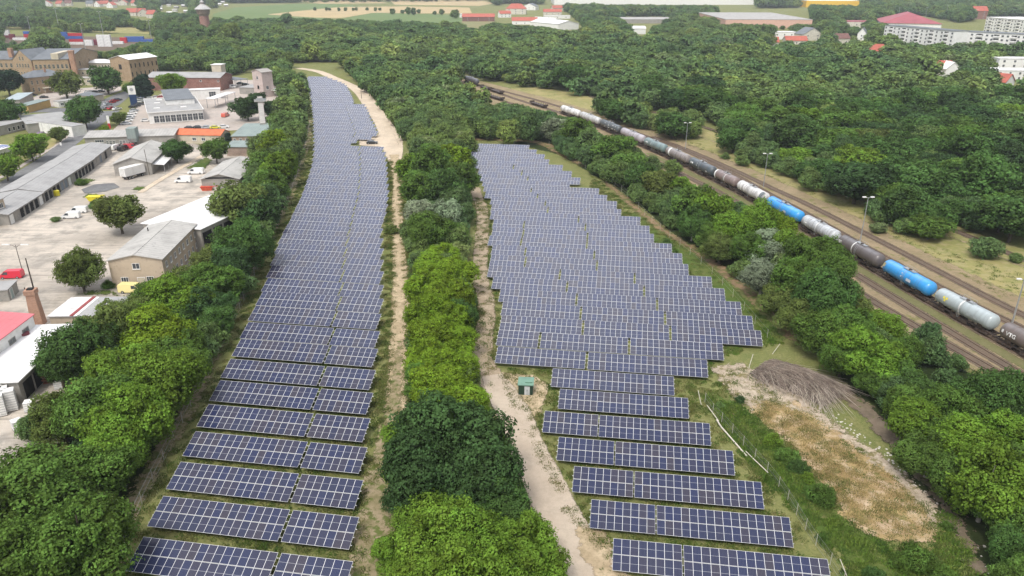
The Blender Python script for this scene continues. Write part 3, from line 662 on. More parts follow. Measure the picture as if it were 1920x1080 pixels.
def bld(name, label, cat, p0, p1, p2, h, roof='flat', rise=1.2, wall=WHITE, rm=None, over=.35, group=None, clear=1.5, parapet=.0):
    """p0, p1: front eave corners, p2: back right eave corner (or the depth in metres); ridge along x ('gable'), y ('gabley'), 'hip', 'mono', 'flat'"""
    A, rz, L, D = frame_from(p0, p1, p2, h)
    root = empty(name, (A.x, A.y, 0), rz, label, cat, group)
    c, s = math.cos(rz), math.sin(rz)
    P = [(A.x + c * a - s * b, A.y + s * a + c * b) for a, b in ((-clear, -clear), (L + clear, -clear), (L + clear, D + clear), (-clear, D + clear))]
    CLEARG.append((P, (min(p[0] for p in P), max(p[0] for p in P), min(p[1] for p in P), max(p[1] for p in P))))
    mb = MB(); zb = -.2
    hh = h - .02
    if roof in ('gable', 'gabley'):
        a = rise
        if roof == 'gable':
            mb.poly([(0, 0, zb), (L, 0, zb), (L, 0, hh), (0, 0, hh)], wall); mb.poly([(L, D, zb), (0, D, zb), (0, D, hh), (L, D, hh)], wall)
            mb.poly([(L, 0, zb), (L, D, zb), (L, D, hh), (L, D / 2, hh + a), (L, 0, hh)], wall); mb.poly([(0, D, zb), (0, 0, zb), (0, 0, hh), (0, D / 2, hh + a), (0, D, hh)], wall)
        else:
            mb.poly([(0, 0, zb), (L, 0, zb), (L, 0, hh), (L / 2, 0, hh + a), (0, 0, hh)], wall); mb.poly([(L, D, zb), (0, D, zb), (0, D, hh), (L / 2, D, hh + a), (L, D, hh)], wall)
            mb.poly([(L, 0, zb), (L, D, zb), (L, D, hh), (L, 0, hh)], wall); mb.poly([(0, D, zb), (0, 0, zb), (0, 0, hh), (0, D, hh)], wall)
    else: 
        z2 = hh + (rise if roof == 'mono' else 0)
        mb.poly([(0, 0, zb), (L, 0, zb), (L, 0, hh), (0, 0, hh)], wall); mb.poly([(L, D, zb), (0, D, zb), (0, D, z2), (L, D, z2)], wall)
        mb.poly([(L, 0, zb), (L, D, zb), (L, D, z2), (L, 0, hh)], wall); mb.poly([(0, D, zb), (0, 0, zb), (0, 0, hh), (0, D, z2)], wall)
    mb.build('wall', root)
    rb = MB(); t = .16; o = over; rm = rm or STEEL
    def slab(q): rb.hexa([(x, y, z - .0) for x, y, z in q] + [(x, y, z + t) for x, y, z in q], rm)
    if roof == 'gable':
        k = rise / (D / 2); slab([(-o, -o, h - o * k), (L + o, -o, h - o * k), (L + o, D / 2, h + rise), (-o, D / 2, h + rise)])
        slab([(-o, D / 2, h + rise), (L + o, D / 2, h + rise), (L + o, D + o, h - o * k), (-o, D + o, h - o * k)])
        rb.box(-o, L + o, D / 2 - .14, D / 2 + .14, h + rise + t - .02, h + rise + t + .06, rm)
    elif roof == 'gabley':
        k = rise / (L / 2); slab([(-o, -o, h - o * k), (L / 2, -o, h + rise), (L / 2, D + o, h + rise), (-o, D + o, h - o * k)])
        slab([(L / 2, -o, h + rise), (L + o, -o, h - o * k), (L + o, D + o, h - o * k), (L / 2, D + o, h + rise)])
        rb.box(L / 2 - .14, L / 2 + .14, -o, D + o, h + rise + t - .02, h + rise + t + .06, rm)
    elif roof == 'mono': slab([(-o, -o, h), (L + o, -o, h), (L + o, D + o, h + rise), (-o, D + o, h + rise)])
    elif roof == 'hip':
        m = min(L, D) / 2; b = [(-o, -o, h), (L + o, -o, h), (L + o, D + o, h), (-o, D + o, h)]
        r0, r1 = ((m, D / 2, h + rise), (L - m, D / 2, h + rise)) if L > D else ((L / 2, m, h + rise), (L / 2, D - m, h + rise))
        rb.box(-o, L + o, -o, D + o, h - .12, h - .002, rm)
        if L > D:
            for q in ([b[0], b[1], r1, r0], [b[1], b[2], r1], [b[2], b[3], r0, r1], [b[3], b[0], r0]): rb.poly(q, rm)
        else:
            for q in ([b[0], b[1], r0], [b[1], b[2], r1, r0], [b[2], b[3], r1], [b[3], b[0], r0, r1]): rb.poly(q, rm)
    else:
        rb.box(-o, L + o, -o, D + o, h, h + t, rm)
        if parapet:
            for x0, x1, y0, y1 in ((-o, L + o, -o, -o + .25), (-o, L + o, D + o - .25, D + o), (-o, -o + .25, -o + .25, D + o - .25), (L + o - .25, L + o, -o + .25, D + o - .25)):
                rb.box(x0, x1, y0, y1, h + t, h + t + parapet, WHITE)
    roof_o = rb.build('roof', root)
    return root, L, D, roof_o
BEIGE = mat('beige_render', (.50, .41, .31), (.43, .35, .27), scale=.3, rough=.9, dirt=.35)
GREYW = mat('grey_render', (.33, .31, .28), (.26, .25, .23), scale=.4, rough=.9, dirt=.5)
CREAM = mat('cream_render', (.55, .49, .38), (.46, .41, .33), scale=.4, rough=.9)
TANBR = brick('tan_brick', (.38, .26, .15), (.30, .20, .115)); REDBR = brick('red_brick', (.26, .10, .075), (.20, .08, .06)); BRNBR = brick('brown_brick', (.20, .145, .11), (.15, .11, .085))
PALEBR = brick('pale_brick', (.36, .26, .20), (.27, .19, .15)); CHBR = brick('chimney_brick', (.44, .24, .155), (.34, .175, .11))
FELT = mat('roofing_felt', (.36, .355, .35), (.29, .285, .28), scale=.25, dirt=.5, rough=.9, stripes=(1.0, .18, 1))
FIBRE = mat('fibre_cement_roof', (.42, .405, .385), (.31, .30, .285), scale=.22, dirt=.6, rough=.9, stripes=(1.15, .28, 0))
FIBREY = mat('fibre_cement_roof_cross', (.44, .425, .40), (.33, .32, .30), scale=.22, dirt=.6, rough=.9, stripes=(1.15, .28, 1))
WROOF = mat('white_sheet_roof', (.74, .73, .72), (.60, .585, .575), scale=.15, rough=.5, dirt=.3, stripes=(3.0, .12, 0))
WROOFY = mat('white_sheet_roof_cross', (.78, .775, .765), (.66, .65, .64), scale=.15, rough=.5, dirt=.25, stripes=(3.0, .12, 1))
GREENR = mat('grey_green_roof', (.25, .30, .285), (.20, .24, .23), scale=.3, rough=.8, stripes=(1.0, .2, 0))
SLATE = mat('slate_roof', (.17, .185, .20), (.13, .14, .155), scale=.3, rough=.7, stripes=(.9, .2, 0))
ORANGE = mat('orange_tile_roof', (.62, .17, .075), (.50, .13, .06), scale=.5, rough=.7, stripes=(.6, .25, 0))
PINKR = mat('faded_red_sheet_roof', (.62, .17, .19), (.54, .15, .165), scale=.15, rough=.45, stripes=(1.0, .12, 1))
REDT = mat('red_tile_roof', (.46, .13, .09), (.36, .10, .075), scale=.4, rough=.8, stripes=(.7, .2, 0)); BROWNT = mat('brown_tile_roof', (.20, .10, .085), (.15, .08, .07), rough=.8)
DKRED = mat('dark_red_sheet_roof', (.34, .085, .10), (.28, .07, .085), rough=.6, scale=.1)
YELLOW = mat('yellow_cladding', (.80, .50, .03), (.70, .42, .03), rough=.6); BLUEP = mat('blue_paint', (.03, .09, .35), (.03, .07, .26), rough=.5); REDP = mat('red_paint', (.55, .03, .04), (.42, .03, .04), rough=.5)
PINKW = mat('pink_banded_wall', (.66, .42, .33), (.58, .36, .28), rough=.8); OLDCON = mat('old_concrete', (.36, .34, .31), (.27, .25, .23), dirt=.6, scale=.5)
TARP = mat('blue_tarpaulin', (.05, .28, .62), (.08, .38, .72), rough=.4, scale=2)
# --- near left
r, L, D, _ = bld('office_building', 'two storey beige rendered building with low grey gable roof', 'building', (202, 489), (303, 486), (362, 421), 6.0, 'gabley', 1.1, BEIGE, FIBREY, over=.3)
win(r, 0, L, D, 2, 1.5, 1.4, .9, 2.6, L - 3.0, mull=2); win(r, 0, L, D, 1, 1.5, 1.3, 4.0, L / 2, L / 2, mull=1); door(r, 0, L, D, L * .55, 1.4, 2.1, CREAM)
for z in (.9, 3.6): win(r, 1, L, D, 8, 1.1, 1.3, z, 2, D - 2, mull=1)
for z in (.9, 3.6): win(r, 3, L, D, 8, 1.1, 1.3, z, 2, D - 2, mull=1)
mb = MB(); mb.tube([(2, D * .75, 6.2), (2, D * .75, 7.4)], .12, DARK, n=8); mb.build('vent_pipe', r)
r, L, D, _ = bld('open_shed', 'big open sided shed with white sheet roof behind the beige building', 'shed', (268, 419), (376, 430), (412, 363), 5.6, 'flat', 1.0, OLDCON, WROOFY, over=.4)
win(r, 1, L, D, 7, D / 8, 4.2, .5, D / 14, D - D / 14, fm=OLDCON, gm=DARK, mull=0, name='bay_opening')
r, L, D, _ = bld('garage', 'small pale gabled garage with dark open gable beside the white vans', 'garage', (377, 336), (447, 335), (474, 302), 3.4, 'gabley', 1.5, GREYW, FIBREY, over=.5)
win(r, 0, L, D, 1, L * .8, .7, 3.35, fm=OLDCON, gm=DARK, mull=0, name='gable_opening')
r, L, D, _ = bld('storage_shed', 'grey gabled storage shed with lean-to behind the white lorry trailer', 'shed', (212, 308), (282, 305), (322, 272), 4.0, 'gabley', 1.9, OLDCON, FIBREY, over=.4)
mb = MB(); mb.hexa([(L + .1, 2, 2.9), (L + 3.6, 2, 2.6), (L + 3.6, D - 4, 2.6), (L + .1, D - 4, 2.9), (L + .1, 2, 3.05), (L + 3.6, 2, 2.75), (L + 3.6, D - 4, 2.75), (L + .1, D - 4, 3.05)], WROOFY); mb.build('lean_to', r)
for k in range(5): mb = MB(); mb.tube([(L + 3.4, 2.3 + k * (D - 6.6) / 4, 0), (L + 3.4, 2.3 + k * (D - 6.6) / 4, 2.6)], .09, STEEL, n=6); mb.build('post', r)
mb = MB(); mb.tube([(L * .93, -.5, 0), (L * .93 - .2, -.55, 8.6)], .09, BARK, n=6); pole = None; mb.build('pole', r)
def garages(label, e0, e1, w, h, rise, nd, mats, doors, openk):
    r, L, D, _ = bld('garage_row', label, 'garages', e0, e1, w, h, 'gable', rise, GREYW, FELT, over=.5, group='rows of garages along the road')
    for i in range(nd):
        u = (i + .5) * L / nd; k = doors[i % len(doors)]
        door(r, openk, L, D, u, L / nd * .72, 2.5, (DARK, GREYW, mats, WHITE)[k], OLDCON, 'garage_door')  # near-black ones are open bays, the shade inside painted on a panel
    return r, L, D
STEELBLUE = mat('steel_blue_door', (.20, .23, .26), (.15, .17, .2))
garages('long gabled garage row nearest the picture edge with dark open bays', (14, 402), (78, 362), 12.5, 3.0, 1.0, 7, STEELBLUE, [3, 1, 0, 0, 0, 0], 0)
garages('long gabled garage row in the middle beside the yellow tank', (80, 359), (174, 298), 12.5, 3.2, 1.1, 14, STEELBLUE, [0, 0, 0, 0, 2, 2, 3, 1, 0, 0, 0], 0)
garages('long gabled garage row farthest up the road', (174, 297), (207, 272), 12.0, 3.2, 1.1, 7, STEELBLUE, [1, 1, 2, 1, 0], 0)
r, L, D, _ = bld('workshop', 'long low grey workshop with a square silo on its roof line', 'workshop', (158, 259), (325, 254), 7.0, 3.8, 'mono', 1.3, GREYW, FIBRE, over=.4)
for u in (.28, .43, .52): win(r, 0, L, D, 3, .9, 1.7, .9, L * u - 1.1, L * u + 1.3, mull=1, cross=True)
win(r, 0, L, D, 1, 3.2, 1.0, 2.0, L * .16, L * .16, mull=3)
mb = MB(); mb.hexa([(L * .52, -2.6, 2.2), (L * .60, -2.6, 2.2), (L * .60, .9, 2.2), (L * .52, .9, 2.2), (L * .505, -3.0, 3.6), (L * .605, -3.0, 3.6), (L * .605, 1.2, 3.6), (L * .505, 1.2, 3.6)], GREENR); mb.box(L * .505, L * .605, -3.0, 1.2, 3.602, 7.4, GREENR); mb.build('silo', r)
r, L, D, _ = bld('orange_roofed_house', 'cream single storey house with bright orange roof', 'house', (327, 252), (413, 254), 7.5, 3.4, 'gable', 1.5, CREAM, ORANGE, over=.3)
win(r, 0, L, D, 2, 1.6, 1.2, 1.2, L * .42, L * .62, mull=1); win(r, 1, L, D, 2, .9, 1.3, 1.1, 1.6, D - 1.6)
r, L, D, _ = bld('brick_shed', 'low brick shed with grey-green roof left of the lime trees', 'shed', (434, 256), (512, 255), (521, 236), 3.6, 'mono', 1.0, PALEBR, GREENR, over=.3); win(r, 0, L, D, 7, 1.0, 1.0, 1.9, mull=1)
r, L, D, _ = bld('brick_shed', 'second low shed with grey-green roof in front of the brick one', 'shed', (424, 276), (500, 276), 7.0, 3.2, 'mono', .8, PALEBR, GREENR, over=.3)
# --- showroom
r, L, D, _ = bld('showroom', 'white glass fronted car showroom with grey flat roof', 'showroom', (278, 213), (380, 206), (385, 180), 4.6, 'flat', 1, WHITE, FELT, over=.5, parapet=.35)
win(r, 0, L, D, 9, L / 10.5, 3.0, .4, L * .13, L * .95, mull=1, cross=True, name='shop_window'); win(r, 1, L, D, 4, 2.2, 3.0, .4, mull=1, name='shop_window')
mb = MB(); mb.box(L * .38, L * .93, D * .45, D + 14, 4.78, 6.9, WHITE); mb.box(L * .38 - .3, L * .93 + .3, D * .45 - .3, D + 14.3, 6.902, 7.1, SLATE); mb.build('raised_hall', r)
for q in ((.12, .25), (.16, .62), (.22, .85), (.62, .22)): mb = MB(); mb.box(L * q[0], L * q[0] + 2.6, D * q[1], D * q[1] + 1.4, 4.78, 5.15, WHITE); mb.build('skylight', r)
r, L, D, _ = bld('brick_hall', 'long red brick hall with grey roof behind the showroom', 'hall', (274, 145), (412, 146), 17.0, 7.2, 'gable', 2.0, REDBR, FELT, over=.4); win(r, 0, L, D, 5, 1.2, 1.0, 5.0, gm=DARK, mull=0)
mb = MB(); mb.box(L * .80, L * .93, D * .6, D * .95, 8.2, 13, CREAM); mb.box(L * .79, L * .94, D * .58, D * .97, 13.02, 13.3, WHITE); mb.build('roof_house', r)
r, L, D, _ = bld('white_annex', 'white flat annex between the brick hall and the showroom', 'building', (343, 170), (412, 167), 5.5, 5.0, 'flat', 1, WHITE, WROOF, over=.25); win(r, 0, L, D, 1, 3.4, 3.0, .9, L * .78, L * .78, mull=2, cross=True)
def canopy(label, p0, p1, dep, h, m, nx=3, grp=None, t=.25):
    A, rz, L, D = frame_from(p0, p1, dep, h); root = empty('canopy', (A.x, A.y, 0), rz, label, 'canopy', grp)
    mb = MB(); mb.box(0, L, 0, D, h, h + t, m); mb.build('roof', root)
    for i in range(nx):
        for y in (.4, D - .4):
            mb = MB(); mb.tube([(.5 + (L - 1) * i / max(1, nx - 1), y, 0), (.5 + (L - 1) * i / max(1, nx - 1), y, h)], .14, STEEL, n=6); mb.build('post', root)
    return root
canopy('slanting white canopy roof on posts beside the showroom', (403, 186), (442, 173), 5.0, 4.6, WROOF)
canopy('blue-grey canopy leaning on the end of the brick hall', (416, 147), (442, 151), 8.0, 4.5, SLATE)
# --- conveyor tower
r, L, D, _ = bld('conveyor_tower', 'tall pinkish brick tower with low gable roof at the top of the conveyor', 'tower', (472, 133.6), (490, 135.8), (509, 133.6), 13.0, 'gabley', 1.2, mat('pinkish_render', (.50, .42, .39), (.42, .34, .31), scale=.6), OLDCON, over=.4)
win(r, 0, L, D, 2, 1.5, 1.8, 4.2, L * .5, L * .5); win(r, 0, L, D, 1, 1.5, 1.8, 9.0, L * .5, L * .5, fm=WHITE); win(r, 1, L, D, 1, 1.6, 1.8, 4.0, D * .4, D * .4)
A = G(488, 190, 8.0); B = G(494, 241, 3.0)
root = empty('conveyor', (B.x, B.y, 0), 0, 'long slanting grey conveyor gallery running down from the brick tower', 'conveyor')
d = (A - Vector((B.x, B.y, 3.0))); dn = d.normalized(); sx = Vector((dn.y, -dn.x, 0)).normalized(); base = Vector((B.x, B.y, 0)); up = Vector((0, 0, 1))
mb = MB(); a0 = Vector((0, 0, 3.0)); a1 = a0 + d
mb.hexa([a0 - sx * 1.1, a0 + sx * 1.1, a1 + sx * 1.1, a1 - sx * 1.1, a0 - sx * 1.1 + up * 2.2, a0 + sx * 1.1 + up * 2.2, a1 + sx * 1.1 + up * 2.2, a1 - sx * 1.1 + up * 2.2], OLDCON); mb.build('gallery', root)
for k in (.1, .45, .85):
    p = a0 + d * k; mb = MB()
    for s_ in (-1, 1): mb.tube([Vector((p.x, p.y, 0)) + sx * s_ * 1.3, p + sx * s_ * 1.0], .16, OLDCON, n=4)
    mb.build('trestle', root)
mb = MB(); p = a0 + d * .78; mb.box(p.x - 2.2, p.x + 2.2, p.y - 1.5, p.y + 1.5, p.z + 2.3, p.z + 2.5, OLDCON)
for s_ in (-1, 1): mb.box(p.x - 2.2, p.x + 2.2, p.y + s_ * 1.4 - .05, p.y + s_ * 1.4 + .05, p.z + 2.5, p.z + 3.5, STEEL)
mb.build('platform', root)
canopy('white double canopy roofs right of the brick tower', (494, 168), (520, 171), 6.0, 3.2, WROOF, 3)
bld('low_building', 'low flat grey building left of the brick tower', 'building', (448, 164), (478, 165), 12, 3.5, 'flat', 1, GREYW, FELT, over=.3)
# --- tan works top left
r, L, D, _ = bld('tan_works', 'tall tan works building with pale gabled roof and brown side', 'works building', (205, 110), (241, 112), (274, 105), 13.0, 'gabley', 2.0, TANBR, WROOFY, over=.5)
for z in (3, 8): win(r, 1, L, D, 7, .9, 2.6, z, gm=DARK, mull=0, fm=BRNBR)
win(r, 0, L, D, 1, 2.4, 3.0, 7.0, gm=DARK, fm=BRNBR, mull=2)
r, L, D, _ = bld('tan_annex', 'cream flat annex in front of the tall tan works building', 'building', (204, 129), (240, 127), 5, 7.0, 'flat', 1, CREAM, FELT, over=.2); win(r, 0, L, D, 3, .8, 2.0, 3.0, L * .55, L * .85, mull=0)
r, L, D, _ = bld('long_works', 'low cream works with pale roof left of the tan works', 'works building', (159, 118), (205, 118), 10, 7.0, 'hip', 2.0, CREAM, WROOF, over=.5); win(r, 0, L, D, 8, .9, 1.6, 4.2, gm=DARK, mull=0)
r, L, D, _ = bld('low_works', 'low cream flat roofed works behind the dark round tree', 'works building', (143, 131), (190, 131), 9, 5.0, 'flat', 2.0, CREAM, FELT, over=.2); win(r, 0, L, D, 6, 1.0, 1.4, 2.2, gm=DARK, mull=0)
r, L, D, _ = bld('low_works', 'lowest cream flat roofed wing beside the parked cars', 'works building', (143, 147), (188, 147), 8, 4.0, 'flat', 2.0, CREAM, OLDCON, over=.2); win(r, 0, L, D, 3, 2.2, 1.2, 1.8, gm=DARK, mull=1)
r, L, D, _ = bld('gatehouse', 'small yellow gatehouse with dark hipped roof', 'gatehouse', (144, 178), (172, 180), 7, 3.2, 'hip', 1.4, CREAM, SLATE, over=.7); win(r, 0, L, D, 2, 1.0, 1.2, 1.0)
# --- brick station wings
r, L, D, _ = bld('station_building', 'large tan brick station building with slate roof and red gable end', 'station', (60, 112), (127, 111), (147, 97), 12.5, 'gable', 4.2, TANBR, SLATE, over=.4)
win(r, 0, L, D, 8, 1.5, 2.6, 7.0, fm=CREAM, mull=1, cross=True); win(r, 0, L, D, 8, 1.5, 2.4, 2.0, fm=CREAM, mull=1, cross=True)
for z in (2, 7): win(r, 1, L, D, 4, 1.3, 2.6, z, gm=DARK, mull=0, fm=BRNBR)
mb = MB(); mb.box(L * .55, L * .75, -.3, D * .4, 12.2, 16, CREAM); mb.build('dormer', r)
mb = MB(); mb.box(L + 1.2, L + 4.0, -1.0, 1.6, 0, 17, CHBR); mb.box(L + 1.0, L + 4.2, -1.2, 1.8, 17.002, 17.6, CHBR); mb.build('chimney', r)
r, L, D, _ = bld('station_wing', 'left wing of the tan brick station running out of the picture', 'station wing', (-60, 111), (23, 111), 16, 12.0, 'gable', 4.2, TANBR, SLATE, over=.4); win(r, 0, L, D, 9, 1.5, 2.6, 7.0, fm=CREAM, mull=1, cross=True); win(r, 0, L, D, 9, 1.5, 2.4, 2.0, fm=CREAM, mull=1)
mb = MB(); mb.box(L - 2.4, L - .2, 1.0, 3.4, 13, 18.5, CHBR); mb.build('chimney', r)
r, L, D, _ = bld('station_gable', 'projecting gabled middle bay of the tan brick station', 'station bay', (23, 112), (58, 113), 18, 12.0, 'gabley', 6.0, TANBR, SLATE, over=.3)
for z in (2.4, 7.4, 11.6): win(r, 0, L, D, 5 if z < 10 else 2, 1.1, 2.5, z, L * .2 if z < 10 else L * .42, L * .8 if z < 10 else L * .58, fm=CREAM, mull=1, cross=True)
r, L, D, _ = bld('brick_house', 'two storey tan brick house with hipped slate roof and entrance porch', 'house', (35, 143), (52, 146), (88, 134), 9.0, 'hip', 3.0, TANBR, SLATE, over=.6)
for z in (1.4, 5.2): win(r, 1, L, D, 7, 1.0, 2.1, z, 1.5, D - 1.5, fm=CREAM, mull=1, cross=True)
mb = MB(); mb.box(L + .03, L + 2.6, D * .3, D * .55, 2.9, 3.2, CREAM); [mb.tube([(L + 2.3, y, 0), (L + 2.3, y, 2.9)], .15, CREAM, n=6) for y in (D * .32, D * .53)]; mb.build('porch', r)
for q in ((.3, .35), (.7, .55)): mb = MB(); mb.box(L * q[0] - .4, L * q[0] + .4, D * q[1] - .4, D * q[1] + .4, 9.6, 13.2, CHBR); mb.build('chimney', r)
bld('flat_store', 'low store with pale blue-grey roof below the brick house', 'building', (8, 188), (36, 187), (52, 176), 4.0, 'mono', .5, GREYW, mat('pale_blue_roof', (.38, .44, .46), (.32, .37, .39)), over=.4)
bld('yellow_store', 'small yellow rendered store with green roof at the gateway', 'building', (29, 198), (52, 198), (73, 187), 3.4, 'flat', .5, mat('ochre_render', (.50, .33, .13), (.42, .28, .12)), GREENR, over=.3)
r, L, D, _ = bld('white_kiosk', 'low white building with one window beside the street', 'building', (109, 191), (141, 187), 5, 2.8, 'flat', .5, WHITE, FELT, over=.2); win(r, 0, L, D, 1, 1.6, 1.2, .9, L * .2, L * .2)
# --- shops with billboard wall, left edge
r, L, D, _ = bld('flat_shop', 'long flat grey roofed shop beside the asphalt bend', 'shop', (50, 233), (133, 225), (128, 209), 3.8, 'flat', .5, GREYW, FELT, over=.3); win(r, 1, L, D, 3, 2.2, 2.2, .4)
r, L, D, _ = bld('white_panel_shop', 'low shop with a row of blank white wall panels', 'shop', (50, 226), (134, 238), 6, 4.2, 'flat', .5, WHITE, FELT, over=.05)
for i in range(1, 6): mb = MB(); mb.box(L * i / 6 - .05, L * i / 6 + .05, -.06, .0, .1, 4.1, STEEL); mb.build('panel_joint', r)
r, L, D, _ = bld('concrete_shop', 'weathered concrete store left of the white panels', 'shop', (-40, 246), (49, 226), 9, 3.6, 'flat', .5, OLDCON, FELT, over=.2); win(r, 0, L, D, 4, 1.2, 1.6, .8, L * .6, L * .9, gm=DARK, mull=0)
r, L, D, _ = bld('white_shop', 'white shop with a blue sign painted on its sloping roof at the left edge', 'shop', (-30, 290), (25, 274), (28, 250), 4.2, 'mono', 1.0, WHITE, WROOF, over=.4)
win(r, 0, L, D, 5, 2.0, 2.6, .3, L * .35, L * .95, name='shop_window')
mb = MB(); x = L * .62
k = 1.0 / (D + .8)
def rz_(y): return 4.2 + .17 + (y + .4) * k
for (a, b, c, d) in ((0, 3.6, 3.2, 3.9), (0, .9, 1.0, 3.2), (1.5, 3.2, 2.0, 2.6), (1.5, 3.6, .8, 1.4), (3.9, 4.8, .8, 3.9)):
    mb.hexa([(x + a, c, rz_(c)), (x + b, c, rz_(c)), (x + b, d, rz_(d)), (x + a, d, rz_(d)), (x + a, c, rz_(c) + .04), (x + b, c, rz_(c) + .04), (x + b, d, rz_(d) + .04), (x + a, d, rz_(d) + .04)], BLUEP)
mb.build('roof_sign', r)
# --- bottom left works
r, L, D, _ = bld('pink_roofed_works', 'white walled works with faded red sheet roof at the left edge', 'works building', (-62, 683), (61, 591), 14, 6.0, 'mono', 1.4, WHITE, PINKR, over=.25)
win(r, 0, L, D, 2, 1.8, .9, 4.0, L * .62, L * .84, fm=OLDCON, gm=mat('dusty_glass', (.16, .17, .17)), mull=1)
r, L, D, _ = bld('white_flat_works', 'big flat white roofed open works below the brick chimney', 'works building', (33, 716), (146, 609), 15.5, 3.8, 'flat', .5, GREYW, WROOFY, over=.3)
win(r, 0, L, D, 5, L / 7, 3.0, .2, L / 9, L * .72, fm=OLDCON, gm=DARK, mull=0, name='bay_opening')
mb = MB(); mb.tube([(L * .82, D * .45, 3.9), (L * .82, D * .45, 4.3)], .7, mat('maroon_hatch', (.18, .05, .06)), n=12); mb.build('roof_hatch', r)
r, L, D, _ = bld('felt_roof_works', 'flat roofed workshop half white, half grey, with a red strip between', 'workshop', (92, 594), (225, 592), (264, 558), 4.4, 'flat', .5, BEIGE, FELT, over=.25)
mb = MB(); mb.box(-.25, L * .30, -.25, D + .25, 4.562, 4.60, mat('blistered_white_roof', (.72, .70, .68), (.5, .47, .45), scale=.8, dirt=.7)); mb.build('white_roof_field', r)
mb = MB(); mb.box(L * .30 + .01, L * .35, -.25, D + .25, 4.562, 4.70, mat('dark_red_strip', (.30, .07, .07))); mb.build('red_strip', r)
mb = MB(); mb.box(L * .35 + .01, L * .40, -.25, D + .25, 4.562, 4.60, WHITE); mb.build('white_strip', r)
win(r, 1, L, D, 3, 1.2, 1.3, 1.6, gm=DARK, mull=1)
mb = MB(); p = G(80, 604, 0)
cr = empty('brick_chimney', (p.x, p.y - 1, 0), .2, 'square red-brown brick chimney with a wider top beside the white flat roof', 'chimney')
mb.hexa([(-1.0, -1.0, 0), (1.0, -1.0, 0), (1.0, 1.0, 0), (-1.0, 1.0, 0), (-.75, -.75, 6.2), (.75, -.75, 6.2), (.75, .75, 6.2), (-.75, .75, 6.2)], CHBR); mb.build('stack', cr)
mb = MB(); mb.box(-.92, .92, -.92, .92, 6.203, 7.1, CHBR); mb.box(-.5, .5, -.5, .5, 7.102, 7.3, DARK); mb.build('stack_head', cr)
mb = MB(); mb.box(-.8, -.35, -1.1, -1.0, 1.6, 2.3, DARK); mb.build('soot_door', cr)
# --- left edge grey block at (0,370)
r, L, D, _ = bld('grey_block', 'pale rendered corner of a two storey block cut by the left edge', 'building', (-70, 400), (6, 372), 12, 6.0, 'flat', .5, BEIGE, FELT, over=.3); win(r, 0, L, D, 5, 1.3, 1.3, 1.2); win(r, 0, L, D, 5, 1.3, 1.3, 3.8); win(r, 1, L, D, 3, 1.3, 1.3, 3.8)
r, L, D, _ = bld('substation_shed', 'small grey shed with open door below the red van', 'shed', (-50, 549), (13, 544), 5, 2.4, 'flat', .5, GREYW, FELT, over=.2); door(r, 1, L, D, 1.6, 1.2, 2.1, mat('green_grey_door', (.35, .42, .40)))
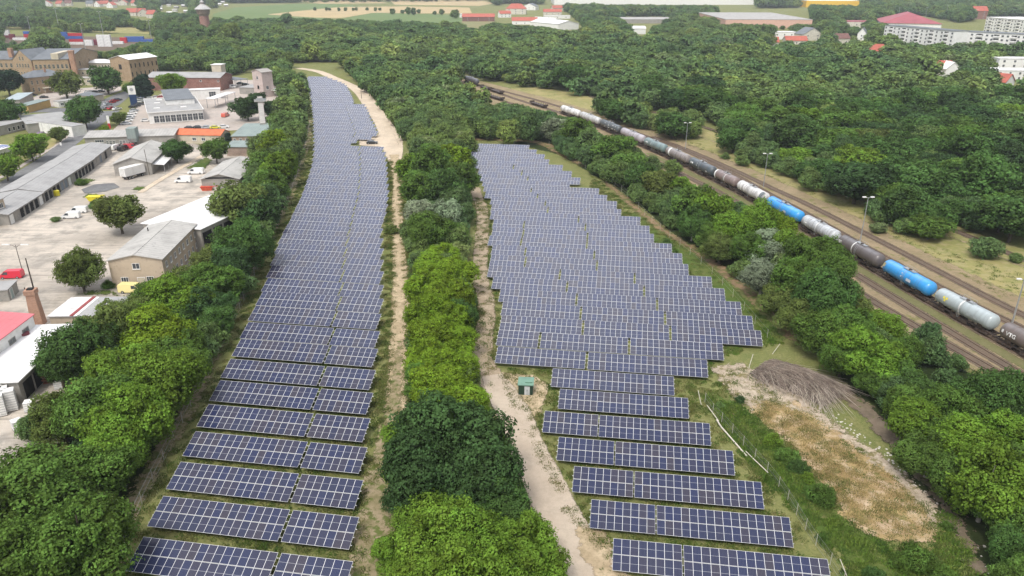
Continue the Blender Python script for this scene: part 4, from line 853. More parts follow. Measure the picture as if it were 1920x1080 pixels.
# --- far buildings
def house(label, x, y, w, d, h, rise, wall, rm, kind='gable', rz=0.0, name='house', cat='house', grp='far houses', nw=3, clear=3):
    p = G(x, y, 0); root = empty(name, (p.x, p.y, 0), rz, label, cat, grp)
    A = p.copy(); c, s = math.cos(rz), math.sin(rz)
    P = [(A.x + c * a - s * b, A.y + s * a + c * b) for a, b in ((-w / 2 - clear, -clear * 2), (w / 2 + clear, -clear * 2), (w / 2 + clear, d + clear), (-w / 2 - clear, d + clear))]
    CLEARG.append((P, (min(p[0] for p in P), max(p[0] for p in P), min(p[1] for p in P), max(p[1] for p in P))))
    mb = MB(); X0, X1 = -w / 2, w / 2
    if kind == 'gable':
        mb.poly([(X0, 0, -.2), (X1, 0, -.2), (X1, 0, h), (X0, 0, h)], wall); mb.poly([(X1, d, -.2), (X0, d, -.2), (X0, d, h), (X1, d, h)], wall)
        mb.poly([(X1, 0, -.2), (X1, d, -.2), (X1, d, h), (X1, d / 2, h + rise), (X1, 0, h)], wall); mb.poly([(X0, d, -.2), (X0, 0, -.2), (X0, 0, h), (X0, d / 2, h + rise), (X0, d, h)], wall)
    elif kind == 'gabley':
        mb.poly([(X0, 0, -.2), (X1, 0, -.2), (X1, 0, h), (0, 0, h + rise), (X0, 0, h)], wall); mb.poly([(X1, d, -.2), (X0, d, -.2), (X0, d, h), (0, d, h + rise), (X1, d, h)], wall)
        mb.poly([(X1, 0, -.2), (X1, d, -.2), (X1, d, h), (X1, 0, h)], wall); mb.poly([(X0, d, -.2), (X0, 0, -.2), (X0, 0, h), (X0, d, h)], wall)
    else:
        mb.box(X0, X1, 0, d, -.2, h - .01, wall)
    mb.build('wall', root); rb = MB(); o = .5; t = .2
    if kind == 'gable':
        k = rise / (d / 2)
        rb.hexa([(X0 - o, -o, h - o * k), (X1 + o, -o, h - o * k), (X1 + o, d / 2, h + rise), (X0 - o, d / 2, h + rise), (X0 - o, -o, h - o * k + t), (X1 + o, -o, h - o * k + t), (X1 + o, d / 2, h + rise + t), (X0 - o, d / 2, h + rise + t)], rm)
        rb.hexa([(X0 - o, d / 2, h + rise), (X1 + o, d / 2, h + rise), (X1 + o, d + o, h - o * k), (X0 - o, d + o, h - o * k), (X0 - o, d / 2, h + rise + t), (X1 + o, d / 2, h + rise + t), (X1 + o, d + o, h - o * k + t), (X0 - o, d + o, h - o * k + t)], rm)
    elif kind == 'gabley':
        k = rise / (w / 2)
        for s_ in (-1, 1): rb.hexa([(s_ * (w / 2 + o), -o, h - o * k), (0, -o, h + rise), (0, d + o, h + rise), (s_ * (w / 2 + o), d + o, h - o * k), (s_ * (w / 2 + o), -o, h - o * k + t), (0, -o, h + rise + t), (0, d + o, h + rise + t), (s_ * (w / 2 + o), d + o, h - o * k + t)], rm)
    elif kind == 'hip':
        m = min(w, d) / 2; b = [(X0 - o, -o, h), (X1 + o, -o, h), (X1 + o, d + o, h), (X0 - o, d + o, h)]
        r0, r1 = (X0 + m, d / 2, h + rise), (X1 - m, d / 2, h + rise)
        for q in ([b[0], b[1], r1, r0], [b[1], b[2], r1], [b[2], b[3], r0, r1], [b[3], b[0], r0]): rb.poly(q, rm)
    else: rb.box(X0 - .2, X1 + .2, -.2, d + .2, h, h + .5, rm)
    rb.build('roof', root)
    if nw:
        rows = max(1, int(h // 3))
        for q in range(rows):
            for i in range(nw):
                key = ('fw', fw := (1.2 if h < 8 else 1.5)); 
                if key not in WCACHE: WCACHE[key] = window_mesh(fw, 1.5, .08, 1)
                o_ = link('window', WCACHE[key], root, (X0 + w * (i + .5) / nw, -.02, 1.0 + q * 2.9))
    return root
CRW = mat('cream_house_wall', (.66, .62, .54)); OFFW = mat('offwhite_wall', (.80, .79, .77), (.72, .71, .69), dirt=.1)
for lb, x, y, w, d, h, ri, wl_, rm_, kd, rz in (
    ('long farm barn with muted red roof and purple-grey front by the tan field', 897, 40, 46, 16, 6, 4, BROWNT, REDT, 'gable', .0),
    ('white fronted farm shed left end of the long red roof', 876, 33, 24, 10, 5, 2, OFFW, WROOF, 'flat', .0),
    ('large farmhouse with bright red hipped roof at the top of the farm', 967, 27, 34, 18, 9, 8, CRW, REDT, 'hip', -.1),
    ('small white farm wing joined to the red hipped farmhouse', 948, 33, 18, 12, 6, 4, OFFW, REDT, 'gable', .3),
    ('white barn with a dark gable right of the farmhouse', 992, 19, 26, 18, 7, 5, OFFW, SLATE, 'gabley', -.4),
    ('white house with long red roof in front of the farm', 984, 46, 34, 11, 5, 4, OFFW, REDT, 'gable', .02),
    ('farm building with orange-red L shaped roof right of the farm', 1036, 28, 30, 14, 5, 4, CRW, REDT, 'gable', .0),
    ('red roofed wing at the far right of the farm', 1049, 20, 26, 12, 5, 4, CRW, REDT, 'gable', .3),
    ('white flat shed beside the two ribbed white halls', 1045, 35, 40, 10, 4, 1, OFFW, WROOF, 'flat', .12)):
    house(lb, x, y, w, d, h, ri, wl_, rm_, kd, rz, grp='farm buildings')
house('white ribbed hall on the right of the farm, gable to the right', 1066, 56, 30, 62, 7, 3.5, OFFW, WROOF, 'gabley', .55, 'hall', 'hall', 'white halls', 0, 6)
house('white ribbed hall on the right of the farm, left of its twin', 1044, 48, 22, 50, 6, 3, OFFW, WROOF, 'gabley', .55, 'hall', 'hall', 'white halls', 0, 6)
house('row of low grey greenhouse roofs between the woods', 1205, 44, 90, 60, 5, 1, GREYW, FIBRE, 'flat', .0, 'greenhouse', 'greenhouse', None, 0, 4)
house('small white gabled building in front of the grey greenhouse roofs', 1197, 64, 16, 20, 6, 2, OFFW, OFFW, 'gable', .0, 'hall', 'hall', None, 0, 6)
house('huge white warehouse roof along the top edge right of centre', 1255, 9, 520, 160, 11, 1, OFFW, WROOF, 'flat', .0, 'warehouse', 'warehouse', None, 0, 10)
house('bright yellow warehouse at the top edge', 1560, 14, 105, 60, 13, 1, YELLOW, OFFW, 'flat', -.1, 'warehouse', 'warehouse', None, 0, 8)
house('pink and white market hall with long grey roof', 1440, 53, 106, 190, 10, 3, PINKW, FIBRE, 'flat', -.05, 'market_hall', 'hall', None, 0, 10)
r = house('low white forebuilding of the market hall on its left', 1364, 48, 20, 60, 6, 1, OFFW, FIBRE, 'flat', -.05, 'hall', 'hall', None, 0, 6)
house('white cubic villa with dark windows below the market hall', 1470, 74, 22, 12, 7, 1, OFFW, WROOF, 'flat', .0, 'villa', 'villa', None, 3)
house('gabled house with slate roof right of the white villa', 1523, 76, 22, 16, 6, 6, CRW, SLATE, 'gabley', .2, 'house', 'house', 'houses among the trees', 2)
house('small bright red roof left of the white villa', 1449, 87, 10, 10, 4, 4, CRW, REDT, 'gable', -.1, 'house', 'house', 'houses among the trees', 2)
house('wide faded red roof below the white villa', 1493, 84, 20, 10, 4, 3.5, CRW, REDT, 'gable', .0, 'house', 'house', 'houses among the trees', 3)
house('flat white roof among trees below the market hall', 1397, 84, 12, 8, 3, 1, OFFW, WROOF, 'flat', .0, 'house', 'house', 'houses among the trees', 2)
house('red and slate roofed house left of the long apartment block', 1580, 82, 14, 10, 5, 4, CRW, BROWNT, 'gable', .2, 'house', 'house', 'houses among the trees', 2)
house('steep white gable house left of the long apartment block', 1614, 76, 8, 14, 7, 5, OFFW, SLATE, 'gabley', -.5, 'house', 'house', 'houses among the trees', 1)
house('red hipped roof poking out of the trees below the apartments', 1650, 108, 16, 10, 5, 5, CRW, REDT, 'hip', .0, 'house', 'house', 'houses among the trees', 2)
house('red gabled house beside a pale gable on the right', 1760, 142, 16, 10, 5, 4, CRW, REDT, 'gable', -.1, 'house', 'house', 'houses among the trees', 2)
house('pale grey gable right of the red gabled house', 1784, 144, 9, 12, 5, 4, OFFW, OFFW, 'gabley', .0, 'house', 'house', 'houses among the trees', 1)
house('white terrace house with upper storey at the right edge', 1900, 152, 34, 14, 6, 1, OFFW, WROOF, 'flat', -.12, 'villa', 'villa', 'white terraces', 6)
house('white upper terrace behind the one at the right edge', 1898, 137, 20, 12, 9, 1, OFFW, WROOF, 'flat', -.12, 'villa', 'villa', 'white terraces', 3)
house('small white house with red roof at the lower right of the terraces', 1890, 170, 9, 9, 5, 4, OFFW, REDT, 'gabley', .5, 'house', 'house', 'houses among the trees', 1)
house('white and maroon school block left of the apartments', 1605, 54, 34, 30, 8, 1, CRW, DKRED, 'flat', -.2, 'hall', 'hall', None, 3)
house('red brick house behind the rear white block', 1837, 36, 20, 14, 12, 6, REDBR, REDT, 'gable', .0, 'house', 'house', 'houses among the trees', 2)
# apartments
def apartment(label, x0, y0, x1, y1, dep, h, cols, rows, roofm=SLATE, nm='apartment_block'):
    r, L, D, _ = bld(nm, label, 'apartment block', (x0, y0), (x1, y1), dep, h, 'flat', 1, OFFW, roofm, over=.5, group='white apartment blocks', clear=8)
    for q in range(rows): win(r, 0, L, D, cols, 1.8, 1.6, 1.6 + q * (h - 1.5) / rows, mull=1)
    for i in range(max(2, cols // 3)):
        mb = MB(); u = L * (i + .5) / max(2, cols // 3)
        for q in range(rows): z = 1.2 + q * (h - 1.5) / rows; mb.box(u - 2.2, u + 2.2, -1.4, -.03, z, z + 1.0, OFFW); mb.box(u - 2.0, u + 2.0, -.06, -.02, z + 1.02, z + 2.2, DARK)
        mb.build('balcony_stack', r)
    return r, L, D
apartment('long white apartment block, left part, with dark window grid', 1660, 47, 1790, 58, 14, 19, 15, 6)
apartment('long white apartment block, right part, half hidden by trees', 1792, 58, 1990, 68, 14, 17, 20, 5)
bld('school_hall', 'big hall with low maroon pyramid roof behind the apartment block', 'hall', (1655, 43), (1766, 45), 95, 8, 'hip', 11, OFFW, DKRED, over=1, clear=4)
r, L, D = apartment('ribbed white high block at the upper right corner', 1850, 32, 1960, 40, 40, 17, 18, 5, OFFW)
# villages far left
V = [(88, 12, 'white gabled'), (110, 12, 'red roofed'), (128, 11, 'bright red roofed'), (168, 12, 'grey roofed'), (182, 13, 'white gabled'), (196, 12, 'faded red'), (206, 15, 'white gabled'), (216, 8, 'brown roofed'), (230, 10, 'red gabled'), (252, 11, 'red roofed'), (246, 30, 'pale red'), (262, 30, 'cream'), (270, 31, 'red gabled'), (282, 34, 'red roofed'), (285, 3, 'white'), (430, 2, 'red')]
for i, (x, y, dsc) in enumerate(V):
    g = random.Random(i * 7)
    pos = 'in the upper village at the top left' if y < 20 else 'in the lower village left of the water tower'
    house('%s house, %s from the left %s' % (dsc, nth(1 + sum(1 for q in V if (q[1] < 20) == (y < 20) and q[0] < x)), pos), x, y, g.uniform(13, 19), 11, 6, 5.5, OFFW if 'white' in dsc else CRW, {'g': SLATE, 'b': BROWNT}.get(dsc[0], REDT) if 'grey' not in dsc else SLATE, 'gabley' if 'gabled' in dsc else 'gable', g.uniform(-.4, .4), 'house', 'house', 'village houses', 2, 4)
# water tower
p = G(386, 56, 0); wt = empty('water_tower', (p.x, p.y, 0), 0, 'old brick water tower with wide pale conical roof', 'water tower'); k = 1.0
mb = MB(); mb.tube([(0, 0, -.5), (0, 0, 16)], [6.2, 5.3], REDBR, n=16); mb.build('shaft', wt)
mb = MB(); mb.tube([(0, 0, 16), (0, 0, 18.5), (0, 0, 23.5)], [5.3, 7.2, 7.8], BRNBR, n=16); mb.build('tank', wt)
mb = MB(); mb.tube([(0, 0, 23.5), (0, 0, 28.5), (0, 0, 29.5)], [9.8, 3.0, 2.6], mat('pale_tower_roof', (.48, .47, .46)), n=16); mb.build('roof', wt)
mb = MB(); mb.tube([(0, 0, 29.5), (0, 0, 31.2)], [2.1, 2.1], BRNBR, n=10); mb.tube([(0, 0, 31.2), (0, 0, 34)], [2.8, .2], mat('pale_tower_roof', (.48, .47, .46)), n=10); mb.build('lantern', wt)
CLEARG.append(([(p.x - 14, p.y - 30), (p.x + 14, p.y - 30), (p.x + 14, p.y + 14), (p.x - 14, p.y + 14)], (p.x - 14, p.x + 14, p.y - 30, p.y + 14)))
# ================================================================ TRAIN
TANKP = paint('tank_paint', .42, .8, (.10, .085, .075), .15); CLEANP = paint('clean_tank_paint', .34, .3, (.15, .15, .15), .3)
FRAME = mat('wagon_frame', (.055, .045, .042), (.09, .06, .045), scale=1.5, rough=.7); WHEELM = mat('wheel_steel', (.10, .085, .075), (.16, .10, .07), rough=.5, metal=.6)
def wagon_parts(dirty=True):
    """tank wagon of unit length 16.2 along x, wheels on z=.29"""
    tp = TANKP if dirty else CLEANP; P = {}
    mb = MB(); R0 = 1.5; zc = 2.85; L = 7.25
    prof = [(-L - .0, .05), (-L + .05, .55), (-L + .18, 1.0), (-L + .42, 1.33), (-L + .75, R0)]
    for x in (-4.6, -1.55, 1.55, 4.6): prof += [(x - .05, R0), (x - .05, R0 + .035), (x + .05, R0 + .035), (x + .05, R0)]
    prof += [(-a, b) for a, b in reversed(prof[:5])]
    mb.tube([(a, 0, zc) for a, b in prof], [b for a, b in prof], tp, n=28)
    P['tank'] = mb.mesh('tank', True)
    mb = MB(); mb.box(-7.7, 7.7, -.9, -.72, .95, 1.25, FRAME); mb.box(-7.7, 7.7, .72, .9, .95, 1.25, FRAME)
    for x in (-7.75, -5, -2.4, 0, 2.4, 5, 7.6): mb.box(x, x + .16, -1.15, 1.15, .98, 1.22, FRAME)
    for x in (-5.0, 5.0): mb.hexa([(x - .6, -1.1, 1.25), (x + .6, -1.1, 1.25), (x + .6, 1.1, 1.25), (x - .6, 1.1, 1.25), (x - .6, -1.3, 2.2), (x + .6, -1.3, 2.2), (x + .6, 1.3, 2.2), (x - .6, 1.3, 2.2)], FRAME)
    mb.box(-2.2, 2.2, -1.25, -1.2, .6, 1.15, FRAME); mb.box(-2.2, 2.2, 1.2, 1.25, .6, 1.15, FRAME); mb.tube([(-1.2, .3, .7), (.6, .3, .7)], .28, FRAME, n=10)
    P['underframe'] = mb.mesh('underframe')
    mb = MB()
    for s in (-1, 1): mb.box(-1.5, 1.5, s * 1.0 - .09, s * 1.0 + .09, .55, .85, FRAME)
    mb.box(-.25, .25, -1.0, 1.0, .6, .92, FRAME); P['bogie'] = mb.mesh('bogie')
    mb = MB()
    for s in (-1, 1): mb.tube([(0, s * .72, 0), (0, s * .86, 0)], .46, WHEELM, n=20)
    mb.tube([(0, -.72, 0), (0, .72, 0)], .09, WHEELM, n=8); P['wheelset'] = mb.mesh('wheelset')
    mb = MB()
    mb.box(-1.7, 1.7, -.42, .42, 4.42, 4.46, STEEL)
    for y in (-.42, .42):
        for x in (-1.7, 0, 1.7): mb.tube([(x, y, 4.46), (x, y, 5.0)], .025, STEEL, n=4)
        mb.tube([(-1.7, y, 5.0), (1.7, y, 5.0)], .025, STEEL, n=4)
    P['walkway'] = mb.mesh('walkway')
    mb = MB(); mb.tube([(0, 0, 4.3), (0, 0, 4.62)], .36, FRAME, n=14); P['manhole'] = mb.mesh('manhole')
    mb = MB()
    for x in (-.22, .22): mb.tube([(x, -1.56, 1.2), (x, -1.62, 3.0), (x, -.9, 4.35), (x, -.4, 4.45)], .025, STEEL, n=4)
    for k in range(9): z = 1.3 + k * .3; mb.box(-.22, .22, -1.63, -1.6, z, z + .03, STEEL)
    P['ladder'] = mb.mesh('ladder')
    mb = MB()
    for s in (-1, 1): mb.tube([(0, s * .87, 1.08), (.42, s * .87, 1.08), (.44, s * .87, 1.08), (.5, s * .87, 1.08)], [.09, .09, .23, .21], FRAME, n=12)
    mb.tube([(0, 0, 1.05), (.35, 0, 1.0)], .07, FRAME, n=6); P['buffers'] = mb.mesh('buffers')
    return P
WPD, WPC = wagon_parts(True), wagon_parts(False)
def band_mesh(x0, x1, m, a0=-80, a1=80, r=1.555):
    mb = MB(); n = 16
    for k in range(n):
        t0, t1 = [R(a0 + (a1 - a0) * q / n) for q in (k, k + 1)]
        mb.poly([(x0, -math.cos(t0) * r, 2.85 + math.sin(t0) * r), (x1, -math.cos(t0) * r, 2.85 + math.sin(t0) * r), (x1, -math.cos(t1) * r, 2.85 + math.sin(t1) * r), (x0, -math.cos(t1) * r, 2.85 + math.sin(t1) * r)], m)
    return mb.mesh('painted_band')
def letters(txt, size, m, x, ang, spacing=1.0, r=1.56):
    """lettering wrapped on the tank side; ang in degrees above the tank's middle"""
    cu = bpy.data.curves.new('lettering', 'FONT'); cu.body = txt; cu.size = size; cu.extrude = .0; cu.align_x = 'CENTER'; cu.align_y = 'CENTER'; cu.space_character = spacing; cu.offset = .02
    o = bpy.data.objects.new('tmp_text', cu); COL.objects.link(o); dg = bpy.context.evaluated_depsgraph_get()
    me = bpy.data.meshes.new_from_object(o.evaluated_get(dg)); bpy.data.objects.remove(o)
    me.name = 'lettering'; me.materials.clear(); me.materials.append(m)
    for v in me.vertices:
        t = R(ang) + v.co.y / r; v.co = Vector((x + v.co.x, -math.cos(t) * r, 2.85 + math.sin(t) * r))
    me.update(); return me
def tank_wagon(a, b, color, label, dirty=True, extras=()):
    """between two coupling points of the track"""
    a, b = Vector(a), Vector(b); c = (a + b) / 2; d = b - a; sx = d.length / 16.4
    t = empty('tank_wagon', (c.x, c.y, 0), math.atan2(d.y, d.x), label, 'tank wagon', 'tank wagons of the long train'); t.scale = (sx, 1, 1)
    P = WPD if dirty else WPC
    tk = link('tank', P['tank'], t); tk.color = (*color, 1)
    link('walkway', P['walkway'], tk); link('manhole', P['manhole'], tk); link('ladder', P['ladder'], tk)
    for e in extras: link(e.name.split('.')[0], e, tk)
    link('underframe', P['underframe'], t)
    for x in (-5.6, 5.6):
        bg = link('bogie', P['bogie'], t, (x, 0, .0))
        for dx in (-.9, .9): link('wheelset', P['wheelset'], bg, (dx, 0, .75))
    for s in (-1, 1):
        o = link('buffers', P['buffers'], t, (s * 7.7, 0, 0)); o.rotation_euler = (0, 0, 0 if s > 0 else math.pi)
    return t
LW = mat('lettering_white', (.82, .82, .80), dirt=0); LG = mat('lettering_grey', (.42, .46, .47), dirt=0); WB = mat('band_white', (.78, .78, .76), dirt=.1); LP_ = mat('plate_panel', (.55, .60, .66), dirt=0)
CP = [(88.2, 103), (86.0, 119.3), (83.0, 134.9), (80.3, 150.9), (77.3, 167.6), (74.4, 183.4), (71.2, 199.6), (67.8, 217), (64.4, 231.3), (59.8, 248.4), (55.3, 265.4), (50.2, 281.5), (43.9, 301.5), (37.5, 320.5), (30.5, 339), (22.8, 357.5)]
c3 = TC['T3']
def on_track(q, line=c3): 
    q = Vector((q[0], q[1], 0)); return min(line, key=lambda p: (p - q).length)
CP = [on_track(q) for q in CP]
red = mat('red_plate', (.6, .05, .04), dirt=0); yl = mat('yellow_mark', (.75, .65, .08), dirt=0)
def plate(x, ang, w, h, m, r=1.565):
    mb = MB(); t0, t1 = R(ang), R(ang) + h / r
    mb.poly([(x - w / 2, -math.cos(t0) * r, 2.85 + math.sin(t0) * r), (x + w / 2, -math.cos(t0) * r, 2.85 + math.sin(t0) * r), (x + w / 2, -math.cos(t1) * r, 2.85 + math.sin(t1) * r), (x - w / 2, -math.cos(t1) * r, 2.85 + math.sin(t1) * r)], m)
    return mb.mesh('marking_panel')
SPEC = [((.145, .115, .105), 'brown-grey tank wagon with VTG lettering at the right picture edge', True, [letters('VTG', 1.0, LW, -4.4, 6, 1.05), letters('8', .8, LW, -6.1, 10)]),
        ((.36, .41, .42), 'pale grey tank wagon with white band, second from the right edge', False, [band_mesh(-.35, .0, WB), plate(2.2, -14, .7, .5, LG), plate(3.1, -14, .5, .5, LG), plate(4.0, -14, .8, .5, LG), plate(5.0, -14, .5, .5, LG), plate(-4.3, 14, .45, .45, yl), plate(-3.6, 14, .45, .45, yl), plate(-3.95, -2, .45, .45, yl), plate(-6.2, 12, .9, .2, LG)]),
        ((.035, .29, .66), 'bright blue tank wagon between the pale grey and the dark brown ones', False, [plate(-.6, 0, .28, 1.0, LP_), plate(1.8, -8, 1.4, .6, LP_), plate(-6.3, 8, .7, .9, mat('ochre_plate', (.35, .32, .2)))]),
        ((.115, .10, .10), 'dark brown tank wagon with a narrow white band', True, [band_mesh(-1.5, -1.2, WB), letters('VTG', .9, LW, -6.0, 8)]),
        ((.46, .48, .50), 'silver grey tank wagon with white band above the trees', True, [band_mesh(-.3, .1, WB), plate(-4.6, 3, 1.2, .25, LW)]),
        ((.03, .30, .70), 'bright blue tank wagon between two pale ones, farther up the train', False, [plate(2.0, -12, 1.3, .6, LP_), plate(-2.0, 60, 2.6, .2, BLUEP)]),
        ((.62, .61, .60), 'dirty white tank wagon next up the train from the far blue one', True, [band_mesh(5.6, 7.0, mat('slate_end', (.16, .18, .19)), r=1.52)]),
        ((.22, .165, .155), 'brown tank wagon with pale band and white stained end', True, [band_mesh(.6, .9, WB), band_mesh(-6.4, -5.6, WB)]),
        ((.065, .085, .10), 'dark slate tank wagon with white markings', True, [plate(-5.0, 4, .6, .5, LW), plate(-4.1, 4, .7, .5, LW), plate(-1.4, 0, .2, 1.0, LW), plate(4.7, -22, .8, .4, LW)]),
        ((.25, .22, .21), 'blotchy brown and grey tank wagon beyond the dark slate one', True, [band_mesh(-4.6, -3.6, WB)]),
        ((.17, .24, .245), 'teal grey tank wagon with small white marks', True, [plate(-4.9, 6, .5, .4, LW), plate(-4.1, 6, .8, .4, LW), plate(-1.2, 0, .2, .8, LW)]),
        ((.40, .37, .40), 'pale lilac grey tank wagon beyond the teal one', True, []),
        ((.07, .085, .095), 'blackish tank wagon with white painted patches', True, [plate(3.5, -15, .9, 1.5, LW), plate(5.4, -15, .6, 1.5, LW), plate(-2.5, -20, .7, 1.6, LW), plate(.6, -20, .7, 1.2, LW)]),
        ((.50, .50, .50), 'light grey tank wagon showing through the tree tops', True, []),
        ((.66, .66, .65), 'whitish tank wagon at the far end of the long train', True, [])]
for i, (c, lb, dirty, ex) in enumerate(SPEC): tank_wagon(CP[i + 1], CP[i], c, lb, dirty, ex)
tank_wagon(CP[0] , CP[0] + (CP[0] - CP[1]), (.12, .10, .10), 'dark tank wagon just outside the right picture edge', True) if False else None
# lone black tank wagon and flat wagons farther up
p = on_track(G(864, 156), c3); q = on_track(G(897, 164), c3); 
t = tank_wagon(on_track(G(896, 163)), on_track(G(869, 155)), (.10, .10, .115), 'lone dark tank wagon far up the sidings', True); t['group'] = 'far wagons'
def flat_wagon(a, b, label):
    a, b = Vector(a), Vector(b); c = (a + b) / 2; d = b - a; L = d.length
    t = empty('flat_wagon', (c.x, c.y, 0), math.atan2(d.y, d.x), label, 'flat wagon', 'far wagons')
    mb = MB(); mb.box(-L / 2 + .5, L / 2 - .5, -1.3, 1.3, 1.1, 1.35, FRAME); mb.box(-L / 2 + .5, L / 2 - .5, -.3, .3, .75, 1.098, FRAME)
    mb.box(-L / 2 + .5, -L / 2 + .7, -1.3, 1.3, 1.352, 2.0, FRAME); mb.box(L / 2 - .7, L / 2 - .5, -1.3, 1.3, 1.352, 2.0, FRAME); mb.build('deck', t)
    mb = MB()
    for x in np.linspace(-L / 2 + 1.2, L / 2 - 1.2, 7):
        for s in (-1, 1): mb.box(x - .06, x + .06, s * 1.36 - .05, s * 1.36 + .05, 1.0, 2.2, WHEELM)
    mb.build('stakes', t)
    for x in (-L / 2 + 2.6, L / 2 - 2.6):
        bg = link('bogie', WPD['bogie'], t, (x, 0, 0))
        for dx in (-.9, .9): link('wheelset', WPD['wheelset'], bg, (dx, 0, .75))
flat_wagon(on_track(G(901, 165)), on_track(G(921, 170.5)), 'brown flat wagon coupled to the lone dark tank wagon')
flat_wagon(on_track(G(923, 171)), on_track(G(944, 178)), 'brown flat wagon at the near end of the far group')
flat_wagon(on_track(G(927, 181), TC['T2']), on_track(G(955, 189), TC['T2']), 'rusty flat wagon on the left hand siding')
flat_wagon(on_track(G(990, 196)), on_track(G(1014, 205)), 'rusty flat wagon at the head of the long tank train')

# ================================================================ MASTS, POLES
def mast(base, top, label, heads=2, r=.14, name='light_mast', grp='light masts of the rail yard', col_=STEEL, headw=1.4):
    b = G(*base); 
    # height so that the head shows at the given pixel
    lo, hi = 2.0, 60.0
    for _ in range(40):
        m = (lo + hi) / 2
        if PX((b.x, b.y, m))[1] > top[1]: lo = m
        else: hi = m
    H = lo; t = empty(name, tuple(b), 0, label, 'light mast' if name == 'light_mast' else name.replace('_', ' '), grp)
    mb = MB(); mb.tube([(0, 0, -.3), (0, 0, H)], [r, r * .55], col_, n=8); mb.build('pole', t)
    for k in range(heads):
        s = (-1) ** k; mb = MB(); mb.tube([(0, 0, H), (s * headw * .5, 0, H + .15)], .05, col_, n=5); mb.box(min(s * headw * .4, s * headw), max(s * headw * .4, s * headw), -.22, .22, H + .1, H + .3, WHITE); mb.build('lamp_head', t)
    return t, H
mast((1612, 456), (1627, 371), 'steel light mast beside the dark brown tank wagon', 2)
mast((1897, 608), (1921, 525), 'steel light mast at the right edge beside the pale grey tank wagon', 2, .18)
mast((1431, 352), (1437, 289), 'light mast beside the far bright blue tank wagon', 2)
mast((1285, 280), (1289, 231), 'light mast beside the brown and slate tank wagons', 2)
for i, (b, tp) in enumerate((((34, 39), (30, 12)), ((113, 62), (104, 16)), ((161, 96), (152, 45)), ((194, 67), (186, 22)), ((284, 72), (279, 39)), ((57, 58), (55, 32)))):
    mast(b, tp, 'slender high mast over the container yard, %s from the left' % nth([1, 3, 4, 5, 6, 2][i]), 2, .35, grp='high masts of the container yard', headw=2.4)
for i, (b, tp) in enumerate((((1684, 33), (1688, 14)), ((1735, 34), (1739, 14)), ((1772, 36), (1777, 10)), ((1828, 38), (1832, 18)))):
    mast(b, tp, 'thin floodlight pole behind the maroon roofed hall, %s from the left' % nth(i + 1), 2, .3, grp='floodlight poles behind the hall', headw=2.0)
t, H = mast((42, 508), (29, 459), 'double armed street lamp behind the red van', 0, .1, 'street_lamp', None, mat('dark_pole', (.10, .09, .08)))
for s in (-1, 1):
    mb = MB(); mb.tube([(0, 0, H - .6), (s * .7, 0, H - .1), (s * 1.3, 0, H)], .05, mat('dark_pole', (.1, .09, .08)), n=5); mb.box(min(s * 1.2, s * 2.9), max(s * 1.2, s * 2.9), -.18, .18, H - .03, H + .14, WHITE); mb.build('lamp_arm', t)
POLEM = mat('tarred_pole', (.045, .035, .03), (.07, .05, .04), rough=.9)
mast((66, 552), (50, 484), 'leaning tarred pole behind the brick chimney', 0, .17, 'wooden_pole', 'dark poles beside the chimney', POLEM)
mast((59, 588), (47, 539), 'shorter tarred pole left of the brick chimney', 0, .17, 'wooden_pole', 'dark poles beside the chimney', POLEM)
mast((678, 185), (677, 162), 'lone dark pole beside the curve of the gravel road', 0, .14, 'pole', None, POLEM)
mast((1055, 92), (1054, 72), 'white birch like pole in the distant wood', 0, .3, 'pole', None, WHITE)
# ================================================================ CONTAINERS
def container(p, L, colr, z, label, rz=0.02, W=2.6):
    mm = mat('container_' + label.split()[0], colr, tuple(v * .8 for v in colr), rough=.5, stripes=(.6, .2, 0))
    t = empty('container', (p.x, p.y, z), rz, label, 'container', 'freight containers in the distant yard')
    mb = MB(); mb.box(0, L, 0, W, 0, 2.6, mm); mb.build('shell', t)
    mb = MB(); mb.box(-.04, -.005, .1, W - .1, .1, 2.5, mm); mb.build('door', t)
RED_, BLU_, WHI_, MAR_ = (.50, .035, .05), (.05, .12, .38), (.78, .78, .78), (.20, .04, .06)
def stack(x, y, L, cols, where, n0=0):
    p = G(x, y, 0); nm = {RED_: 'red', BLU_: 'blue', WHI_: 'white', MAR_: 'maroon'}
    for i, c in enumerate(cols):
        lv = 'alone' if len(cols) == 1 else ['bottom', 'second', 'third', 'fourth'][i] if i < len(cols) - 1 or len(cols) == 1 else 'top'
        container(p + Vector((0, 0, 0)), L, c, i * 2.62, '%s container, %s %s' % (nm[c], 'standing alone' if len(cols) == 1 else lv + ' of its stack', where))
stack(131, 84, 12, [WHI_, RED_, BLU_, RED_], 'right of the big dark trees'); stack(145, 84, 6, [WHI_, RED_, BLU_, RED_], 'just right of the first tall stack')
stack(158, 86, 8, [WHI_, WHI_], 'beside the mast'); stack(168, 85, 9, [MAR_, MAR_], 'between white ones')
stack(184, 88, 6, [WHI_, WHI_, WHI_, WHI_], 'left of the pair of white stacks'); stack(197, 88, 6, [WHI_, WHI_, WHI_, WHI_], 'right of the pair of white stacks')
stack(211, 83, 10, [WHI_], 'right of the white stacks'); stack(226, 81, 6, [RED_, RED_], 'left of the long blue ones')
stack(235, 79, 18, [BLU_, BLU_], 'long at the right end of the yard'); stack(262, 79, 13, [BLU_], 'at the far right end')
stack(113, 70, 7, [BLU_, BLU_], 'behind the big dark trees'); stack(122, 74, 6, [BLU_, BLU_], 'next to the first tall stack')
stack(2, 71, 9, [MAR_, WHI_, WHI_], 'at the left edge'); stack(24, 76, 13, [WHI_], 'left of the red and blue pair'); stack(18, 74, 5, [MAR_, MAR_], 'beside the left edge stack'); stack(46, 74, 6, [RED_, RED_, BLU_], 'left of the big dark trees')
